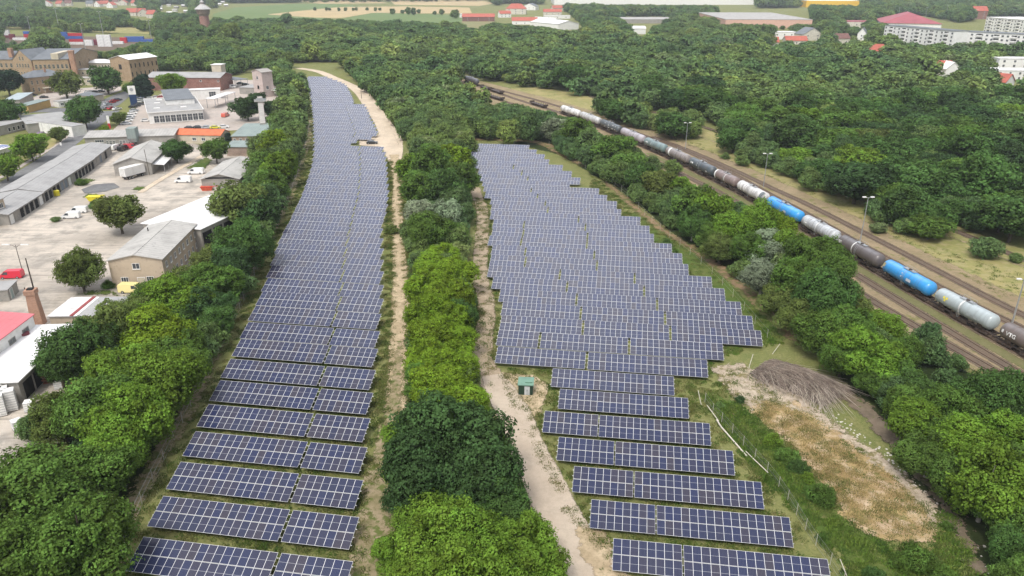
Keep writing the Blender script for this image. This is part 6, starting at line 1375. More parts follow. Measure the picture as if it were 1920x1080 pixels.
def trunk_mesh(seed, H=9.0, r=.22, m=BARK, limbs=5, Rr=4.0):
    g = random.Random(seed); mb = MB()
    bx, by = g.uniform(-.3, .3), g.uniform(-.3, .3)
    mb.tube([(0, 0, -.3), (bx * .3, by * .3, H * .2), (bx, by, H * .45), (bx * 1.4, by, H * .8)], [r * 1.3, r, r * .75, r * .25], m, n=6)
    for i in range(limbs):
        a = i * 2.4 + g.uniform(-.3, .3); z = H * g.uniform(.2, .45); L = Rr * g.uniform(.5, .8)
        mb.tube([(bx * z / H, by * z / H, z), (math.cos(a) * L * .5, math.sin(a) * L * .5, z + H * .14), (math.cos(a) * L, math.sin(a) * L, z + H * .3)], [r * .5, r * .32, r * .12], m, n=5)
    return mb.mesh('trunk')
NEAR = [crown_mesh('crown', 10 + i, 26000, .27, LEAF, H=9, low=[.05, .1, .03, .08, .12][i], lobes=[26, 34, 22, 30, 38][i], spread=[1.28, 1.36, 1.22, 1.4, 1.3][i]) for i in range(5)]
MID = [crown_mesh('crown', 30 + i, 9000, .42, LEAF, H=9, low=[.05, .1, .06, .12][i], lobes=[24, 28, 20, 32][i], spread=1.28) for i in range(4)]
CONE = [crown_mesh('crown', 44, 5000, .5, LEAF, H=11, Rr=2.9, low=.04, lobes=22, shape='cone')]
BUSH = [crown_mesh('crown', 50 + i, 9000, .22, LEAF, H=4.2, Rr=3.2, low=-.25, lobes=14) for i in range(3)]
TRK = [trunk_mesh(i) for i in range(4)] + [trunk_mesh(9, m=PALEBARK, r=.2)]
FARV = [crown_mesh('woodland_tree_%d' % i, 70 + i, 4200, .58, LEAFI, H=8.5, low=0, lobes=[18, 24, 15, 28, 21][i], spread=1.1) for i in range(5)]
VFAR = [crown_mesh('distant_tree_%d' % i, 90 + i, 900, 1.05, LEAFI, H=8.5, low=0, lobes=[14, 18, 12][i], spread=1.1) for i in range(3)]
TONE = {
 'lime':  ((.150, .228, .024), 'bright yellow-green'), 'green': ((.092, .158, .034), 'mid green'), 'fresh': ((.125, .208, .030), 'fresh green'),
 'dark':  ((.050, .092, .033), 'dark green'), 'silver': ((.20, .245, .155), 'silvery grey-green'), 'olive': ((.115, .150, .042), 'olive green'),
 'deep':  ((.066, .122, .034), 'deep green'), 'rust': ((.14, .115, .045), 'brownish'), 'blue': ((.028, .050, .032), 'blackish green')}
TREES = []       # dicts: x, y, r, h, tone, region
def T(cx, cy, rpx, tone, region, hf=2.15, kind='tree'):
    if kind == 'tree' and region != 'yard': hf *= random.Random(int(cx * 7 + cy)).uniform(.85, 1.3)
    z = 2.0
    for _ in range(6):
        p = G(cx, cy, z); dist = math.sqrt(p.x ** 2 + p.y ** 2 + (CH - z) ** 2); r = rpx * (p.y * math.cos(PITCH) + (CH - z) * math.sin(PITCH)) / F
        h = r * (hf if kind != 'bush' else 1.25); z = h * .55
    TREES.append(dict(x=p.x, y=p.y, r=r, h=h, tone=tone, region=region, kind=kind))
rt = random.Random(77)
def fill(poly, region, tones, rmin, rmax, gap=.8, hf=(1.9, 2.4), hc=5.0, clear=(), maxn=4000, kind='tree', sizef=None):
    """crowns over the ground polygon below the pixel polygon, no two closer than gap * (r1 + r2)"""
    GPoly = [G(x, y, hc) for x, y in poly]; P = [(p.x, p.y) for p in GPoly]
    xs = [p[0] for p in P]; ys = [p[1] for p in P]; area = (max(xs) - min(xs)) * (max(ys) - min(ys))
    N = int(min(160000, area / (rmin * rmin) * 2.0)); cell = 2 * rmax; grid = {}
    for t in TREES: grid.setdefault((int(t['x'] // cell), int(t['y'] // cell)), []).append(t)
    Q = np.array([(rt.uniform(min(xs), max(xs)), rt.uniform(min(ys), max(ys))) for _ in range(N)])
    Q = Q[inside(Q, P)]
    cnt = 0
    for x, y in Q:
        r = rt.uniform(rmin, rmax)
        if sizef: r *= sizef(y)
        gx, gy = int(x // cell), int(y // cell); ok = True
        for i in (-1, 0, 1):
            for j in (-1, 0, 1):
                for t in grid.get((gx + i, gy + j), ()):
                    if (t['x'] - x) ** 2 + (t['y'] - y) ** 2 < (gap * (t['r'] + r)) ** 2: ok = False; break
                if not ok: break
            if not ok: break
        if not ok: continue
        h = r * rt.uniform(*hf)
        px = PX((x, y, h * .55)); pb = PX((x, y, 1.0))
        if not (-120 < px[0] < 2040 and px[1] < 1180): continue
        if blocked(px, pb, (x, y), h, r): continue
        t = dict(x=float(x), y=float(y), r=r, h=h, tone=rt.choice(tones), region=region, kind=kind)
        TREES.append(t); grid.setdefault((gx, gy), []).append(t); cnt += 1
        if cnt >= maxn: break
def in_px(p, poly):
    c = False; n = len(poly)
    for i in range(n):
        x1, y1 = poly[i]; x2, y2 = poly[(i + 1) % n]
        if (y1 > p[1]) != (y2 > p[1]) and p[0] < (x2 - x1) * (p[1] - y1) / (y2 - y1) + x1: c = not c
    return c
# places the photograph shows open: crowns may not stand on or cover them
CLEARPX = [
 [(865, 26), (905, 22), (940, 6), (1015, 8), (1055, 14), (1092, 44), (1098, 58), (1060, 58), (1010, 50), (975, 50), (940, 44), (868, 48)],
 [(1155, 30), (1250, 30), (1245, 44), (1225, 52), (1215, 68), (1190, 68), (1180, 48)],
 [(1020, -12), (1418, -12), (1418, 10), (1390, 12), (1150, 10), (1020, 6)],
 [(1502, -12), (1615, -12), (1615, 12), (1502, 8)],
 [(1345, 16), (1520, 14), (1524, 46), (1440, 48), (1390, 46), (1345, 46)],
 [(1450, 54), (1489, 54), (1489, 78), (1450, 78)], [(1504, 56), (1540, 56), (1540, 80), (1504, 80)], [(1439, 75), (1460, 75), (1460, 91), (1439, 91)], [(1480, 74), (1507, 74), (1507, 88), (1480, 88)],
 [(1655, 34), (1720, 27), (1800, 42), (1850, 32), (1930, 30), (1930, 74), (1835, 62), (1800, 78), (1740, 84), (1690, 78), (1668, 58)],
 [(1567, 63), (1596, 63), (1596, 84), (1567, 84)], [(1606, 58), (1625, 58), (1625, 79), (1606, 79)], [(1585, 38), (1622, 38), (1622, 52), (1585, 52)], [(1637, 92), (1663, 92), (1663, 107), (1637, 107)], [(1744, 125), (1796, 125), (1796, 143), (1744, 143)],
 [(1872, 114), (1930, 114), (1930, 158), (1900, 166), (1880, 160), (1874, 138)], [(1829, 17), (1846, 17), (1846, 32), (1829, 32)],
 [(370, 8), (399, 8), (396, 54), (376, 54)],
 [(0, 56), (60, 58), (58, 80), (0, 80)], [(110, 58), (292, 64), (292, 76), (232, 84), (205, 96), (130, 96), (128, 82), (112, 76)],
 [(8, 39), (105, 43), (105, 52), (8, 50)], [(205, 49), (235, 50), (300, 52), (300, 56), (205, 56)], [(310, 53), (425, 57), (425, 63), (310, 62)],
 [(80, 2), (260, 4), (260, 18), (216, 20), (160, 16), (80, 15)], [(240, 20), (290, 22), (290, 38), (240, 35)],
 [(540, 116), (640, 120), (640, 134), (540, 136)], [(296, 8), (356, 8), (356, 26), (296, 24)], [(408, 3), (428, 3), (428, 12), (408, 12)],
 [(400, 6), (900, 2), (905, 22), (890, 40), (600, 36), (400, 32)],
 [(868, 44), (918, 44), (900, 56), (870, 52)],
 [(1195, 262), (1050, 190), (1000, 176), (880, 138), (856, 140), (858, 152), (900, 172), (915, 186), (960, 194), (990, 196), (1015, 208), (1060, 216), (1120, 250), (1200, 275)],
]

CPB = []
def blocked(px, pb, g, h, r=0):
    pt = PX((g[0], g[1], h * .85)); rp = abs(PX((g[0] + r * .6, g[1], h * .5))[0] - px[0])
    if not CPB: CPB.extend((min(q[0] for q in P) - 40, max(q[0] for q in P) + 40, min(q[1] for q in P) - 40, max(q[1] for q in P) + 40) for P in CLEARPX)
    for poly, bb in zip(CLEARPX, CPB):
        if not (bb[0] < px[0] < bb[1] and bb[2] < px[1] < bb[3]): continue
        if in_px(px, poly) or in_px(pb, poly) or in_px(pt, poly) or in_px((px[0] - rp, px[1]), poly) or in_px((px[0] + rp, px[1]), poly): return True
    for P, (x0, x1, y0, y1) in CLEARG:
        for q in (g, (g[0] - r * .6, g[1]), (g[0] + r * .6, g[1]), (g[0], g[1] - r * .6), (g[0], g[1] + r * .6)):
            if x0 < q[0] < x1 and y0 < q[1] < y1 and in_px(q, P): return True
    return False
# ---- keep the fields, tracks and roads open
def gclear(px, z=0.0):
    P = [(p.x, p.y) for p in (G(x, y, z) for x, y in px)]
    CLEARG.append((P, (min(p[0] for p in P), max(p[0] for p in P), min(p[1] for p in P), max(p[1] for p in P))))
def gribbon(pts, w):
    pts = [Vector((p[0], p[1], 0)) for p in pts]; L, Rr = [], []
    for i, p in enumerate(pts):
        d = (pts[min(i + 1, len(pts) - 1)] - pts[max(i - 1, 0)]).normalized(); n = Vector((-d.y, d.x, 0)) * w
        L.append((p.x + n.x, p.y + n.y)); Rr.append((p.x - n.x, p.y - n.y))
    P = L + Rr[::-1]
    CLEARG.append((P, (min(p[0] for p in P), max(p[0] for p in P), min(p[1] for p in P), max(p[1] for p in P))))
gclear([(575, 136), (610, 134), (690, 180), (745, 250), (775, 300), (770, 420), (775, 560), (765, 760), (730, 900), (700, 1200), (120, 1200), (240, 960), (345, 790), (450, 600), (520, 430), (565, 290), (580, 200)])
gclear([(870, 268), (1000, 262), (1110, 330), (1200, 390), (1300, 470), (1400, 560), (1450, 650), (1350, 700), (1600, 1060), (1700, 1200), (1150, 1200), (1010, 930), (930, 760), (885, 690), (893, 600), (888, 450), (878, 350), (910, 350), (900, 310)])
for k, w in (('T1', 3.2), ('T2', 3), ('T3', 3), ('T4', 3), ('T5', 6)): gribbon(TR[k], w)
gribbon(TR['T6'], 2.2)
gclear([(1195, 268), (1000, 176), (925, 150), (905, 160), (1000, 200), (1200, 285), (1440, 400), (1640, 520), (1960, 700), (1960, 515), (1850, 480), (1790, 470), (1700, 460), (1600, 440), (1530, 400), (1420, 345), (1340, 300), (1290, 262)])
gclear([(545, 138), (560, 118), (640, 118), (640, 135), (690, 172), (620, 140)])
MIX_F = ['deep'] * 5 + ['green'] * 4 + ['dark'] * 3 + ['fresh'] * 1 + ['olive'] * 1
MB_, LB_, RB_ = 'belt between the two solar fields', 'belt left of the solar fields', 'belt along the railway'
for a in [(832, 478, 28, 'lime'), (812, 505, 32, 'lime'), (852, 512, 34, 'lime'), (800, 545, 34, 'lime'), (842, 555, 40, 'lime'), (872, 565, 20, 'green'), (805, 590, 36, 'lime'), (846, 600, 36, 'lime'),
          (812, 635, 38, 'lime'), (852, 645, 34, 'lime'), (802, 672, 36, 'lime'), (848, 690, 44, 'lime'), (876, 700, 24, 'lime'), (812, 722, 40, 'lime'), (866, 748, 44, 'lime'), (893, 778, 26, 'fresh'), (815, 765, 34, 'lime'),
          (850, 828, 82, 'dark'), (795, 880, 66, 'dark'), (905, 885, 66, 'dark'), (835, 935, 56, 'deep'), (930, 935, 48, 'deep'), (765, 930, 40, 'dark'),
          (825, 1000, 68, 'fresh'), (785, 985, 44, 'fresh'), (895, 1020, 62, 'fresh'), (985, 1010, 52, 'fresh'), (1010, 1065, 44, 'fresh'), (870, 1085, 70, 'fresh'), (955, 1095, 60, 'fresh'), (790, 1080, 50, 'fresh'),
          (790, 398, 28, 'silver'), (832, 402, 28, 'silver'), (846, 422, 18, 'silver'), (770, 432, 20, 'olive'), (805, 432, 34, 'green'), (842, 440, 26, 'green'), (780, 455, 18, 'deep'),
          (790, 355, 34, 'green'), (835, 350, 34, 'deep'), (862, 335, 30, 'green'), (852, 378, 24, 'deep'), (770, 318, 26, 'fresh'), (812, 312, 34, 'green'), (850, 295, 30, 'lime'), (872, 305, 20, 'green'), (858, 470, 20, 'deep')]:
    T(*a[:3], a[3], MB_)
for a in [(55, 935, 88, 'green'), (25, 1045, 80, 'green'), (145, 1010, 82, 'green'), (170, 890, 66, 'green'), (222, 840, 52, 'fresh'), (95, 870, 46, 'olive'), (250, 780, 62, 'fresh'), (178, 765, 60, 'green'), (112, 775, 44, 'olive'),
          (300, 715, 58, 'fresh'), (235, 700, 62, 'fresh'), (330, 655, 46, 'green'), (150, 650, 58, 'deep'), (112, 680, 36, 'deep'), (205, 622, 44, 'olive'), (290, 628, 56, 'lime'), (262, 590, 34, 'olive'), (330, 565, 50, 'fresh'), (385, 575, 40, 'dark'),
          (400, 530, 48, 'green'), (360, 525, 40, 'olive'), (290, 560, 30, 'green'), (430, 500, 34, 'dark'), (395, 490, 30, 'olive'), (455, 458, 44, 'deep'), (448, 385, 42, 'olive'), (490, 400, 32, 'dark'),
          (475, 350, 24, 'deep'), (510, 350, 28, 'green'), (505, 375, 26, 'dark'), (525, 312, 28, 'fresh'), (495, 305, 28, 'green'), (545, 285, 24, 'fresh'), (515, 268, 28, 'lime'), (550, 250, 24, 'fresh'), (488, 275, 22, 'green'),
          (552, 222, 24, 'fresh'), (530, 232, 24, 'green'), (556, 195, 22, 'green'), (535, 200, 20, 'lime'), (558, 170, 20, 'green'), (545, 150, 18, 'olive'), (535, 175, 18, 'fresh'), (470, 420, 24, 'deep'), (60, 800, 28, 'green')]:
    T(*a[:3], a[3], LB_)
for a in [(1045, 240, 26, 'silver'), (1085, 248, 30, 'green'), (1020, 225, 20, 'rust'), (985, 235, 24, 'green'), (955, 245, 22, 'deep'), (1105, 265, 24, 'deep'), (1150, 278, 32, 'green'), (1178, 308, 28, 'green'), (1205, 330, 26, 'deep'), (1240, 345, 30, 'olive'),
          (1270, 350, 28, 'fresh'), (1262, 312, 15, 'green'), (1300, 378, 30, 'green'), (1335, 398, 32, 'fresh'), (1300, 415, 26, 'deep'), (1365, 388, 15, 'fresh'), (1375, 430, 36, 'fresh'), (1340, 440, 28, 'green'), (1425, 420, 34, 'fresh'), (1455, 425, 28, 'lime'),
          (1440, 465, 36, 'silver'), (1480, 462, 30, 'fresh'), (1405, 465, 30, 'green'), (1525, 478, 44, 'green'), (1565, 500, 34, 'green'), (1500, 530, 46, 'green'), (1430, 515, 32, 'silver'), (1462, 560, 34, 'olive'), (1548, 555, 46, 'deep'), (1590, 555, 26, 'olive'),
          (1500, 595, 32, 'olive'), (1590, 615, 42, 'green'), (1545, 620, 42, 'green'), (1625, 665, 48, 'fresh'), (1655, 615, 32, 'fresh'), (1580, 670, 36, 'green'), (1680, 700, 34, 'green'), (1700, 660, 28, 'green'), (1712, 725, 30, 'deep'), (1645, 715, 32, 'green'), (1745, 655, 28, 'green'), (1742, 625, 22, 'green'), (1793, 678, 18, 'green'), (1780, 715, 26, 'green'),
          (1785, 770, 44, 'green'), (1725, 790, 46, 'fresh'), (1850, 745, 48, 'deep'), (1905, 740, 44, 'deep'), (1690, 755, 30, 'green'), (1810, 845, 56, 'fresh'), (1870, 830, 56, 'fresh'), (1745, 850, 46, 'green'), (1855, 905, 62, 'fresh'), (1915, 880, 52, 'green'), (1795, 900, 42, 'green'), (1900, 965, 50, 'green'), (1905, 1040, 40, 'deep'), (1925, 1090, 46, 'green'),
          (1830, 770, 34, 'green'), (1770, 820, 30, 'green'), (1670, 735, 26, 'fresh'), (1740, 745, 26, 'green')]:
    T(*a[:3], a[3], RB_)
for a in [(1545, 925, 30, 'green'), (1515, 893, 15, 'fresh'), (1478, 852, 24, 'green'), (1448, 822, 18, 'fresh'), (1500, 872, 20, 'deep'), (1722, 1042, 38, 'green'), (1690, 1050, 24, 'green'), (1775, 985, 12, 'green'), (1387, 748, 10, 'dark'), (1350, 758, 8, 'green'), (1640, 1075, 22, 'deep'), (1770, 1075, 26, 'green'), (1250, 455, 12, 'deep'), (1262, 470, 10, 'green')]:
    T(*a[:3], a[3], 'grass by the right field', kind='bush')
for a in [(735, 428, 15, 'olive', 'bush'), ]: T(*a[:3], a[3], 'edge of the straight sandy track', kind='bush')
YT = [('olive green broad tree in the middle of the pale concrete yard', (222, 398, 36, 'olive', 'tree')), ('small dark tree beside the yellow heap in the yard', (180, 384, 11, 'deep', 'tree')), ('free standing tree between the red van and the beige building', (148, 500, 34, 'olive', 'tall')), ('round bush at the corner of the beige building', (203, 532, 13, 'green', 'bush')),
      ('dark round tree at the bend of the asphalt road', (155, 207, 28, 'deep', 'tree')), ('fresh green tree on the verge beside the white shop roof', (55, 272, 26, 'fresh', 'tree')), ('small olive tree on the yellow verge', (110, 250, 14, 'olive', 'tree')), ('bright tree at the left picture edge below the white shop', (8, 312, 24, 'fresh', 'tree')),
      ('deep green tree at the left edge above the asphalt street', (6, 208, 26, 'deep', 'tree')), ('small tree beside the row of parked silver cars', (222, 220, 12, 'olive', 'tree')), ('lime bush between the road and the long grey roof', (196, 240, 11, 'lime', 'bush')),
      ('dark round tree in front of the white roofed works', (198, 146, 25, 'deep', 'tree')), ('olive tree beside the two storey brick house', (120, 156, 24, 'olive', 'tree')), ('blackish tree left of the two storey brick house', (12, 152, 24, 'blue', 'tree')), ('green tree left of the dark conifer', (248, 165, 13, 'green', 'tree')),
      ('blackish green conifer beside the blue and white sign', (268, 158, 22, 'blue', 'cone')), ('round fresh green tree in front of the red brick hall', (321, 156, 21, 'fresh', 'tree')), ('deep green tree at the end of the open sided shed', (328, 280, 22, 'deep', 'tree')), ('round green tree between sheds below the orange roof', (403, 281, 22, 'green', 'tree')),
      ('dark tree left of the slanting conveyor', (462, 200, 22, 'dark', 'tree')), ('dark tree right of the slanting conveyor', (512, 203, 18, 'dark', 'tree')), ('slim dark conifer beside the orange roofed house', (428, 256, 9, 'blue', 'cone')), ('slim green bush tree at the gable of the beige building', (298, 508, 11, 'deep', 'tall')),
      ('tiny bush beside the two white cars in the yard', (104, 410, 8, 'green', 'bush')), ('low weeds beside the garage doors', (152, 340, 11, 'green', 'bush')), ('dark tree behind the slanting conveyor', (482, 186, 14, 'dark', 'tree')), ('fresh tree right of the conveyor tower', (520, 225, 16, 'green', 'tree')),
      ('low dark bush at the corner of the grey flat roof', (141, 236, 8, 'deep', 'bush'))]
for lb, a in YT:
    T(a[0], a[1], a[2], a[3], 'yard', kind={'tall': 'tree'}.get(a[4], a[4]), hf=2.7 if a[4] in ('tall', 'cone') else 2.15); TREES[-1]['label'] = lb
fill([(560, 140), (548, 155), (492, 290), (475, 330), (468, 400), (432, 470), (385, 530), (350, 560), (300, 615), (240, 690), (190, 765), (120, 865), (50, 910), (-60, 980), (-60, 1120), (190, 1120), (260, 900), (350, 720), (440, 570), (505, 430), (545, 330), (572, 240), (578, 150)], LB_, ['green', 'deep', 'fresh', 'olive', 'dark'], 2.2, 3.6, gap=.62, hc=4)
fill([(780, 300), (760, 360), (770, 460), (780, 560), (775, 740), (730, 880), (730, 1000), (800, 1140), (1020, 1140), (980, 980), (915, 830), (868, 720), (866, 560), (868, 440), (880, 350), (880, 300)], MB_, ['green', 'deep', 'fresh'], 1.8, 3.0, gap=.62, hc=3.5)
fill([(720, 165), (870, 150), (920, 190), (1010, 215), (985, 250), (880, 262), (880, 340), (870, 350), (775, 350), (758, 290), (745, 240), (715, 190)], MB_, ['green'] * 3 + ['fresh', 'deep', 'deep', 'dark'], 3.4, 5.2, gap=.66, hc=5)
fill([(640, 125), (720, 130), (870, 140), (900, 168), (860, 190), (720, 180), (680, 160)], 'wood behind the left solar field', ['green'] * 3 + ['fresh', 'deep', 'deep', 'dark'], 3.4, 5.4, gap=.66, hc=5)
fill([(930, 215), (1000, 205), (1110, 228), (1190, 290), (1240, 310), (1300, 360), (1420, 405), (1500, 430), (1580, 470), (1605, 560), (1660, 620), (1720, 690), (1800, 740), (1960, 740), (1960, 1130), (1890, 1060), (1810, 940), (1700, 790), (1590, 700), (1480, 610), (1400, 510), (1300, 440), (1210, 385), (1140, 335), (1050, 285), (960, 260)], RB_, ['green', 'deep', 'fresh', 'olive', 'green'], 2.0, 3.6, gap=.80, hc=3.5)
FOREST = 'forest right of the railway'
for a in [(1150, 206, 26, 'deep'), (1186, 210, 24, 'deep'), (1128, 192, 16, 'green'), (1262, 232, 30, 'deep'), (1294, 228, 22, 'deep'), (1410, 272, 22, 'deep'), (1392, 300, 13, 'green'), (1440, 292, 22, 'green'), (1480, 312, 22, 'green'), (1520, 335, 20, 'fresh'), (1560, 345, 18, 'fresh'), (1700, 385, 38, 'deep'), (1745, 425, 30, 'green'), (1660, 395, 26, 'deep'), (1648, 425, 15, 'green'), (1850, 462, 26, 'green'), (1906, 482, 11, 'green'), (1795, 395, 30, 'deep'), (1360, 292, 8, 'green')]: T(*a[:3], a[3], FOREST, hf=1.7)
fill([(1230, 215), (1300, 215), (1310, 255), (1235, 252)], FOREST, MIX_F, 3, 5, gap=.62)
fill([(1115, 190), (1200, 190), (1215, 225), (1120, 215)], FOREST, MIX_F, 3, 5, gap=.62)
FP = [(910, 140), (1000, 148), (1060, 152), (1110, 168), (1220, 185), (1340, 215), (1370, 240), (1375, 275), (1440, 300), (1520, 325), (1600, 345), (1640, 375), (1650, 415), (1700, 425), (1770, 420), (1810, 400), (1880, 425), (2040, 450), (2040, 200), (1500, 120), (900, 100), (880, 120)]
fill(FP, FOREST, MIX_F, 5.0, 8.0, gap=.78, hf=(1.4, 1.9), hc=5.5)
fill(FP, FOREST, MIX_F, 2.4, 4.4, gap=.66, hf=(1.5, 2.3), hc=4)
fill([(1820, 440), (1860, 440), (1865, 485), (1830, 480)], FOREST, MIX_F, 3, 4, gap=.7)
BG = 'woods in the distance'
fill([(245, 88), (300, 84), (420, 98), (540, 106), (556, 128), (545, 146), (515, 150), (500, 118), (470, 116), (440, 128), (385, 118), (290, 122), (276, 100)], 'trees behind the old works', MIX_F, 3.2, 5.5, gap=.66, hc=5)
fill([(130, 92), (240, 92), (240, 104), (160, 104)], 'trees behind the old works', ['green', 'olive', 'fresh'], 2, 3, gap=.8, hc=3)
BP = [(560, 118), (640, 122), (900, 140), (1500, 150), (2040, 230), (2040, 60), (1640, 45), (1200, 35), (1000, 45), (870, 50), (600, 42), (400, 40), (400, 66), (420, 90), (520, 110)]
fill(BP, BG, MIX_F, 5.5, 9.0, gap=.78, hf=(1.3, 1.9), hc=6, maxn=9000)
fill(BP, BG, MIX_F, 3.0, 5.0, gap=.66, hf=(1.5, 2.3), hc=4, maxn=9000)
fill([(560, 122), (420, 112), (400, 100), (280, 92), (300, 80), (440, 82), (560, 100)], BG, MIX_F, 4, 7, gap=.66, hc=6)
fill([(-60, 60), (60, 62), (130, 66), (128, 84), (60, 92), (-60, 90)], BG, MIX_F, 4, 7, gap=.66, hc=6)
fill([(290, 52), (420, 56), (560, 60), (560, 90), (400, 72), (290, 68)], BG, MIX_F, 4, 7, gap=.72, hc=6)
fill([(60, 48), (120, 47), (180, 50), (290, 56), (290, 66), (120, 60), (60, 58)], BG, MIX_F, 4, 7, gap=.8, hc=6)
fill([(-80, 46), (200, 46), (300, 50), (372, 52), (400, 40), (405, 26), (380, 18), (-80, 18)], BG, MIX_F, 4.5, 8, gap=.70, hc=6)
fill([(-80, 18), (380, 18), (420, 22), (560, 5), (560, -14), (-80, -14)], BG, MIX_F, 6, 10, gap=.72, hc=6, maxn=9000)
fill([(560, 8), (900, 8), (900, -10), (560, -10)], BG, MIX_F, 6, 10, gap=1.6, hc=6)
fill([(880, 45), (905, 20), (940, 12), (1400, 14), (2050, 14), (2050, 70), (1640, 52), (1200, 42), (1000, 50)], BG, MIX_F, 5, 9, gap=.70, hc=6, maxn=9000)
fill([(905, 20), (940, 12), (900, -14), (2050, -14), (2050, 14), (1400, 14)], BG, MIX_F, 6.5, 11, gap=.70, hc=6, maxn=12000)
for x in (590, 612, 618, 635, 648, 662, 668, 688, 704, 712):
    T(x, 16.5, 3.0, 'dark', BG)
for x, y, r in ((736, 20, 5), (755, 21, 4), (765, 20, 5), (775, 21, 5), (785, 21, 4), (815, 23, 4), (828, 22, 5), (852, 24, 9), (433, 62, 22), (537, 40, 14), (790, 105, 18)):
    T(x, y, r, 'deep', BG)
# ---- the biggest in the picture stand alone, the rest is one woodland
for t in TREES:
    t['d'] = math.sqrt(t['x'] ** 2 + t['y'] ** 2 + CH ** 2); t['app'] = t['r'] / t['d']
    px = PX((t['x'], t['y'], t['h'] * .6)); t['vis'] = -60 < px[0] < 1980 and px[1] < 1140 and px[1] > -40
TREES = [t for t in TREES if t['vis']]
TREES.sort(key=lambda t: -t['app'] * (3 if 'label' in t or t['kind'] == 'bush' else 1))
NIND = 290
ind, rest = TREES[:NIND], TREES[NIND:]
print('trees', len(TREES), 'ind', len(ind), 'min app px', ind[-1]['app'] * F)
ind.sort(key=lambda t: t['d']); CNT = {}
for i, t in enumerate(ind):
    tc, tn = TONE[t['tone']]; g = random.Random(i)
    b_ = g.uniform(.88, 1.12); c = [v * b_ * g.uniform(.97, 1.03) for v in tc]
    key = (t['kind'] == 'bush', tn, t['region']); CNT[key] = CNT.get(key, 0) + 1
    noun = 'bush' if t['kind'] == 'bush' else 'tree'
    lab = t.get('label') or '%s %s, %s nearest of that colour in the %s' % (tn, noun, nth(CNT[key]), t['region'])
    root = empty('bush' if noun == 'bush' else ('conifer' if t['kind'] == 'cone' else 'tree'), (t['x'], t['y'], 0), g.uniform(0, 6.28), lab, noun, ('bushes' if noun == 'bush' else 'trees') + (' of the ' + t['region'] if t['region'] != 'yard' else ' round the yards'))
    if noun == 'bush': me, s = BUSH[i % 3], t['r'] / 3.0; sz = t['h'] / 4.2
    elif t['kind'] == 'cone': me, s = CONE[0], t['r'] / 2.7; sz = t['h'] / 11
    else: me = NEAR[i % 5] if t['d'] < 190 else MID[i % 4]; s = t['r'] / 3.7; sz = t['h'] / 9
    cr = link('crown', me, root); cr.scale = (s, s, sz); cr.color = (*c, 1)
    if noun == 'tree':
        pale = t['tone'] in ('silver',) or (t['region'] == RB_ and i % 5 == 0)
        tk = link('trunk', TRK[4 if pale else i % 4], root); tk.scale = (s, s, sz)
def inst_stuff(name, label, cat, protos, pts, extra_kind='stuff'):
    """one object: points that carry a variant each (geometry nodes instances)"""
    hidden = bpy.data.collections.new(name + '_variants')
    order = []
    for i, me in enumerate(protos):
        o = bpy.data.objects.new('%s_%02d' % (me.name, i), me); hidden.objects.link(o); order.append(o)
    me = bpy.data.meshes.new(name); me.vertices.add(len(pts))
    me.vertices.foreach_set('co', np.array([(p[0], p[1], p[2]) for p in pts], np.float32).ravel())
    for an, ty, k in (('rot', 'FLOAT', 3), ('scl', 'FLOAT', 4), ('sz', 'FLOAT', 6)):
        a = me.attributes.new(an, ty, 'POINT'); a.data.foreach_set('value', np.array([p[k] for p in pts], np.float32))
    a = me.attributes.new('var', 'INT', 'POINT'); a.data.foreach_set('value', np.array([p[5] for p in pts], np.int32))
    me.update(); ob = link(name, me); tag(ob, label, cat, None, extra_kind)
    ng = bpy.data.node_groups.new(name + '_scatter', 'GeometryNodeTree')
    ng.interface.new_socket('Geometry', in_out='INPUT', socket_type='NodeSocketGeometry'); ng.interface.new_socket('Geometry', in_out='OUTPUT', socket_type='NodeSocketGeometry')
    N = ng.nodes; Lk = ng.links; gi = N.new('NodeGroupInput'); go = N.new('NodeGroupOutput')
    ip = N.new('GeometryNodeInstanceOnPoints'); ci = N.new('GeometryNodeCollectionInfo')
    ci.inputs['Collection'].default_value = hidden; ci.inputs['Separate Children'].default_value = True; ci.inputs['Reset Children'].default_value = True
    def na(nm, ty):
        n = N.new('GeometryNodeInputNamedAttribute'); n.data_type = ty; n.inputs['Name'].default_value = nm
        return n.outputs['Attribute']
    Lk.new(gi.outputs[0], ip.inputs['Points']); Lk.new(ci.outputs[0], ip.inputs['Instance']); ip.inputs['Pick Instance'].default_value = True
    Lk.new(na('var', 'INT'), ip.inputs['Instance Index'])
    cx = N.new('ShaderNodeCombineXYZ'); Lk.new(na('rot', 'FLOAT'), cx.inputs[2]); Lk.new(cx.outputs[0], ip.inputs['Rotation'])
    cs = N.new('ShaderNodeCombineXYZ'); sc = na('scl', 'FLOAT'); Lk.new(sc, cs.inputs[0]); Lk.new(sc, cs.inputs[1]); Lk.new(na('sz', 'FLOAT'), cs.inputs[2]); Lk.new(cs.outputs[0], ip.inputs['Scale'])
    Lk.new(ip.outputs[0], go.inputs[0])
    md = ob.modifiers.new('scatter', 'NODES'); md.node_group = ng
    return ob
pts = []
MIDI = [crown_mesh('a_woodland_crown_%d' % i, 60 + i, 9000, .40, LEAFI, H=8.5, low=.0, lobes=[26, 32, 22][i], spread=1.1) for i in range(3)]
for t in rest:
    v = rt.randrange(3) if t['d'] < 330 else (3 + rt.randrange(5) if t['d'] < 800 else 8 + rt.randrange(3))
    pts.append((t['x'], t['y'], -.1, rt.uniform(0, 6.28), t['r'] / 3.7, v, t['h'] / 8.5))
inst_stuff('woodland', 'continuous green woodland reaching from the railway to the far edge of town', 'woodland', MIDI + FARV + VFAR, pts)
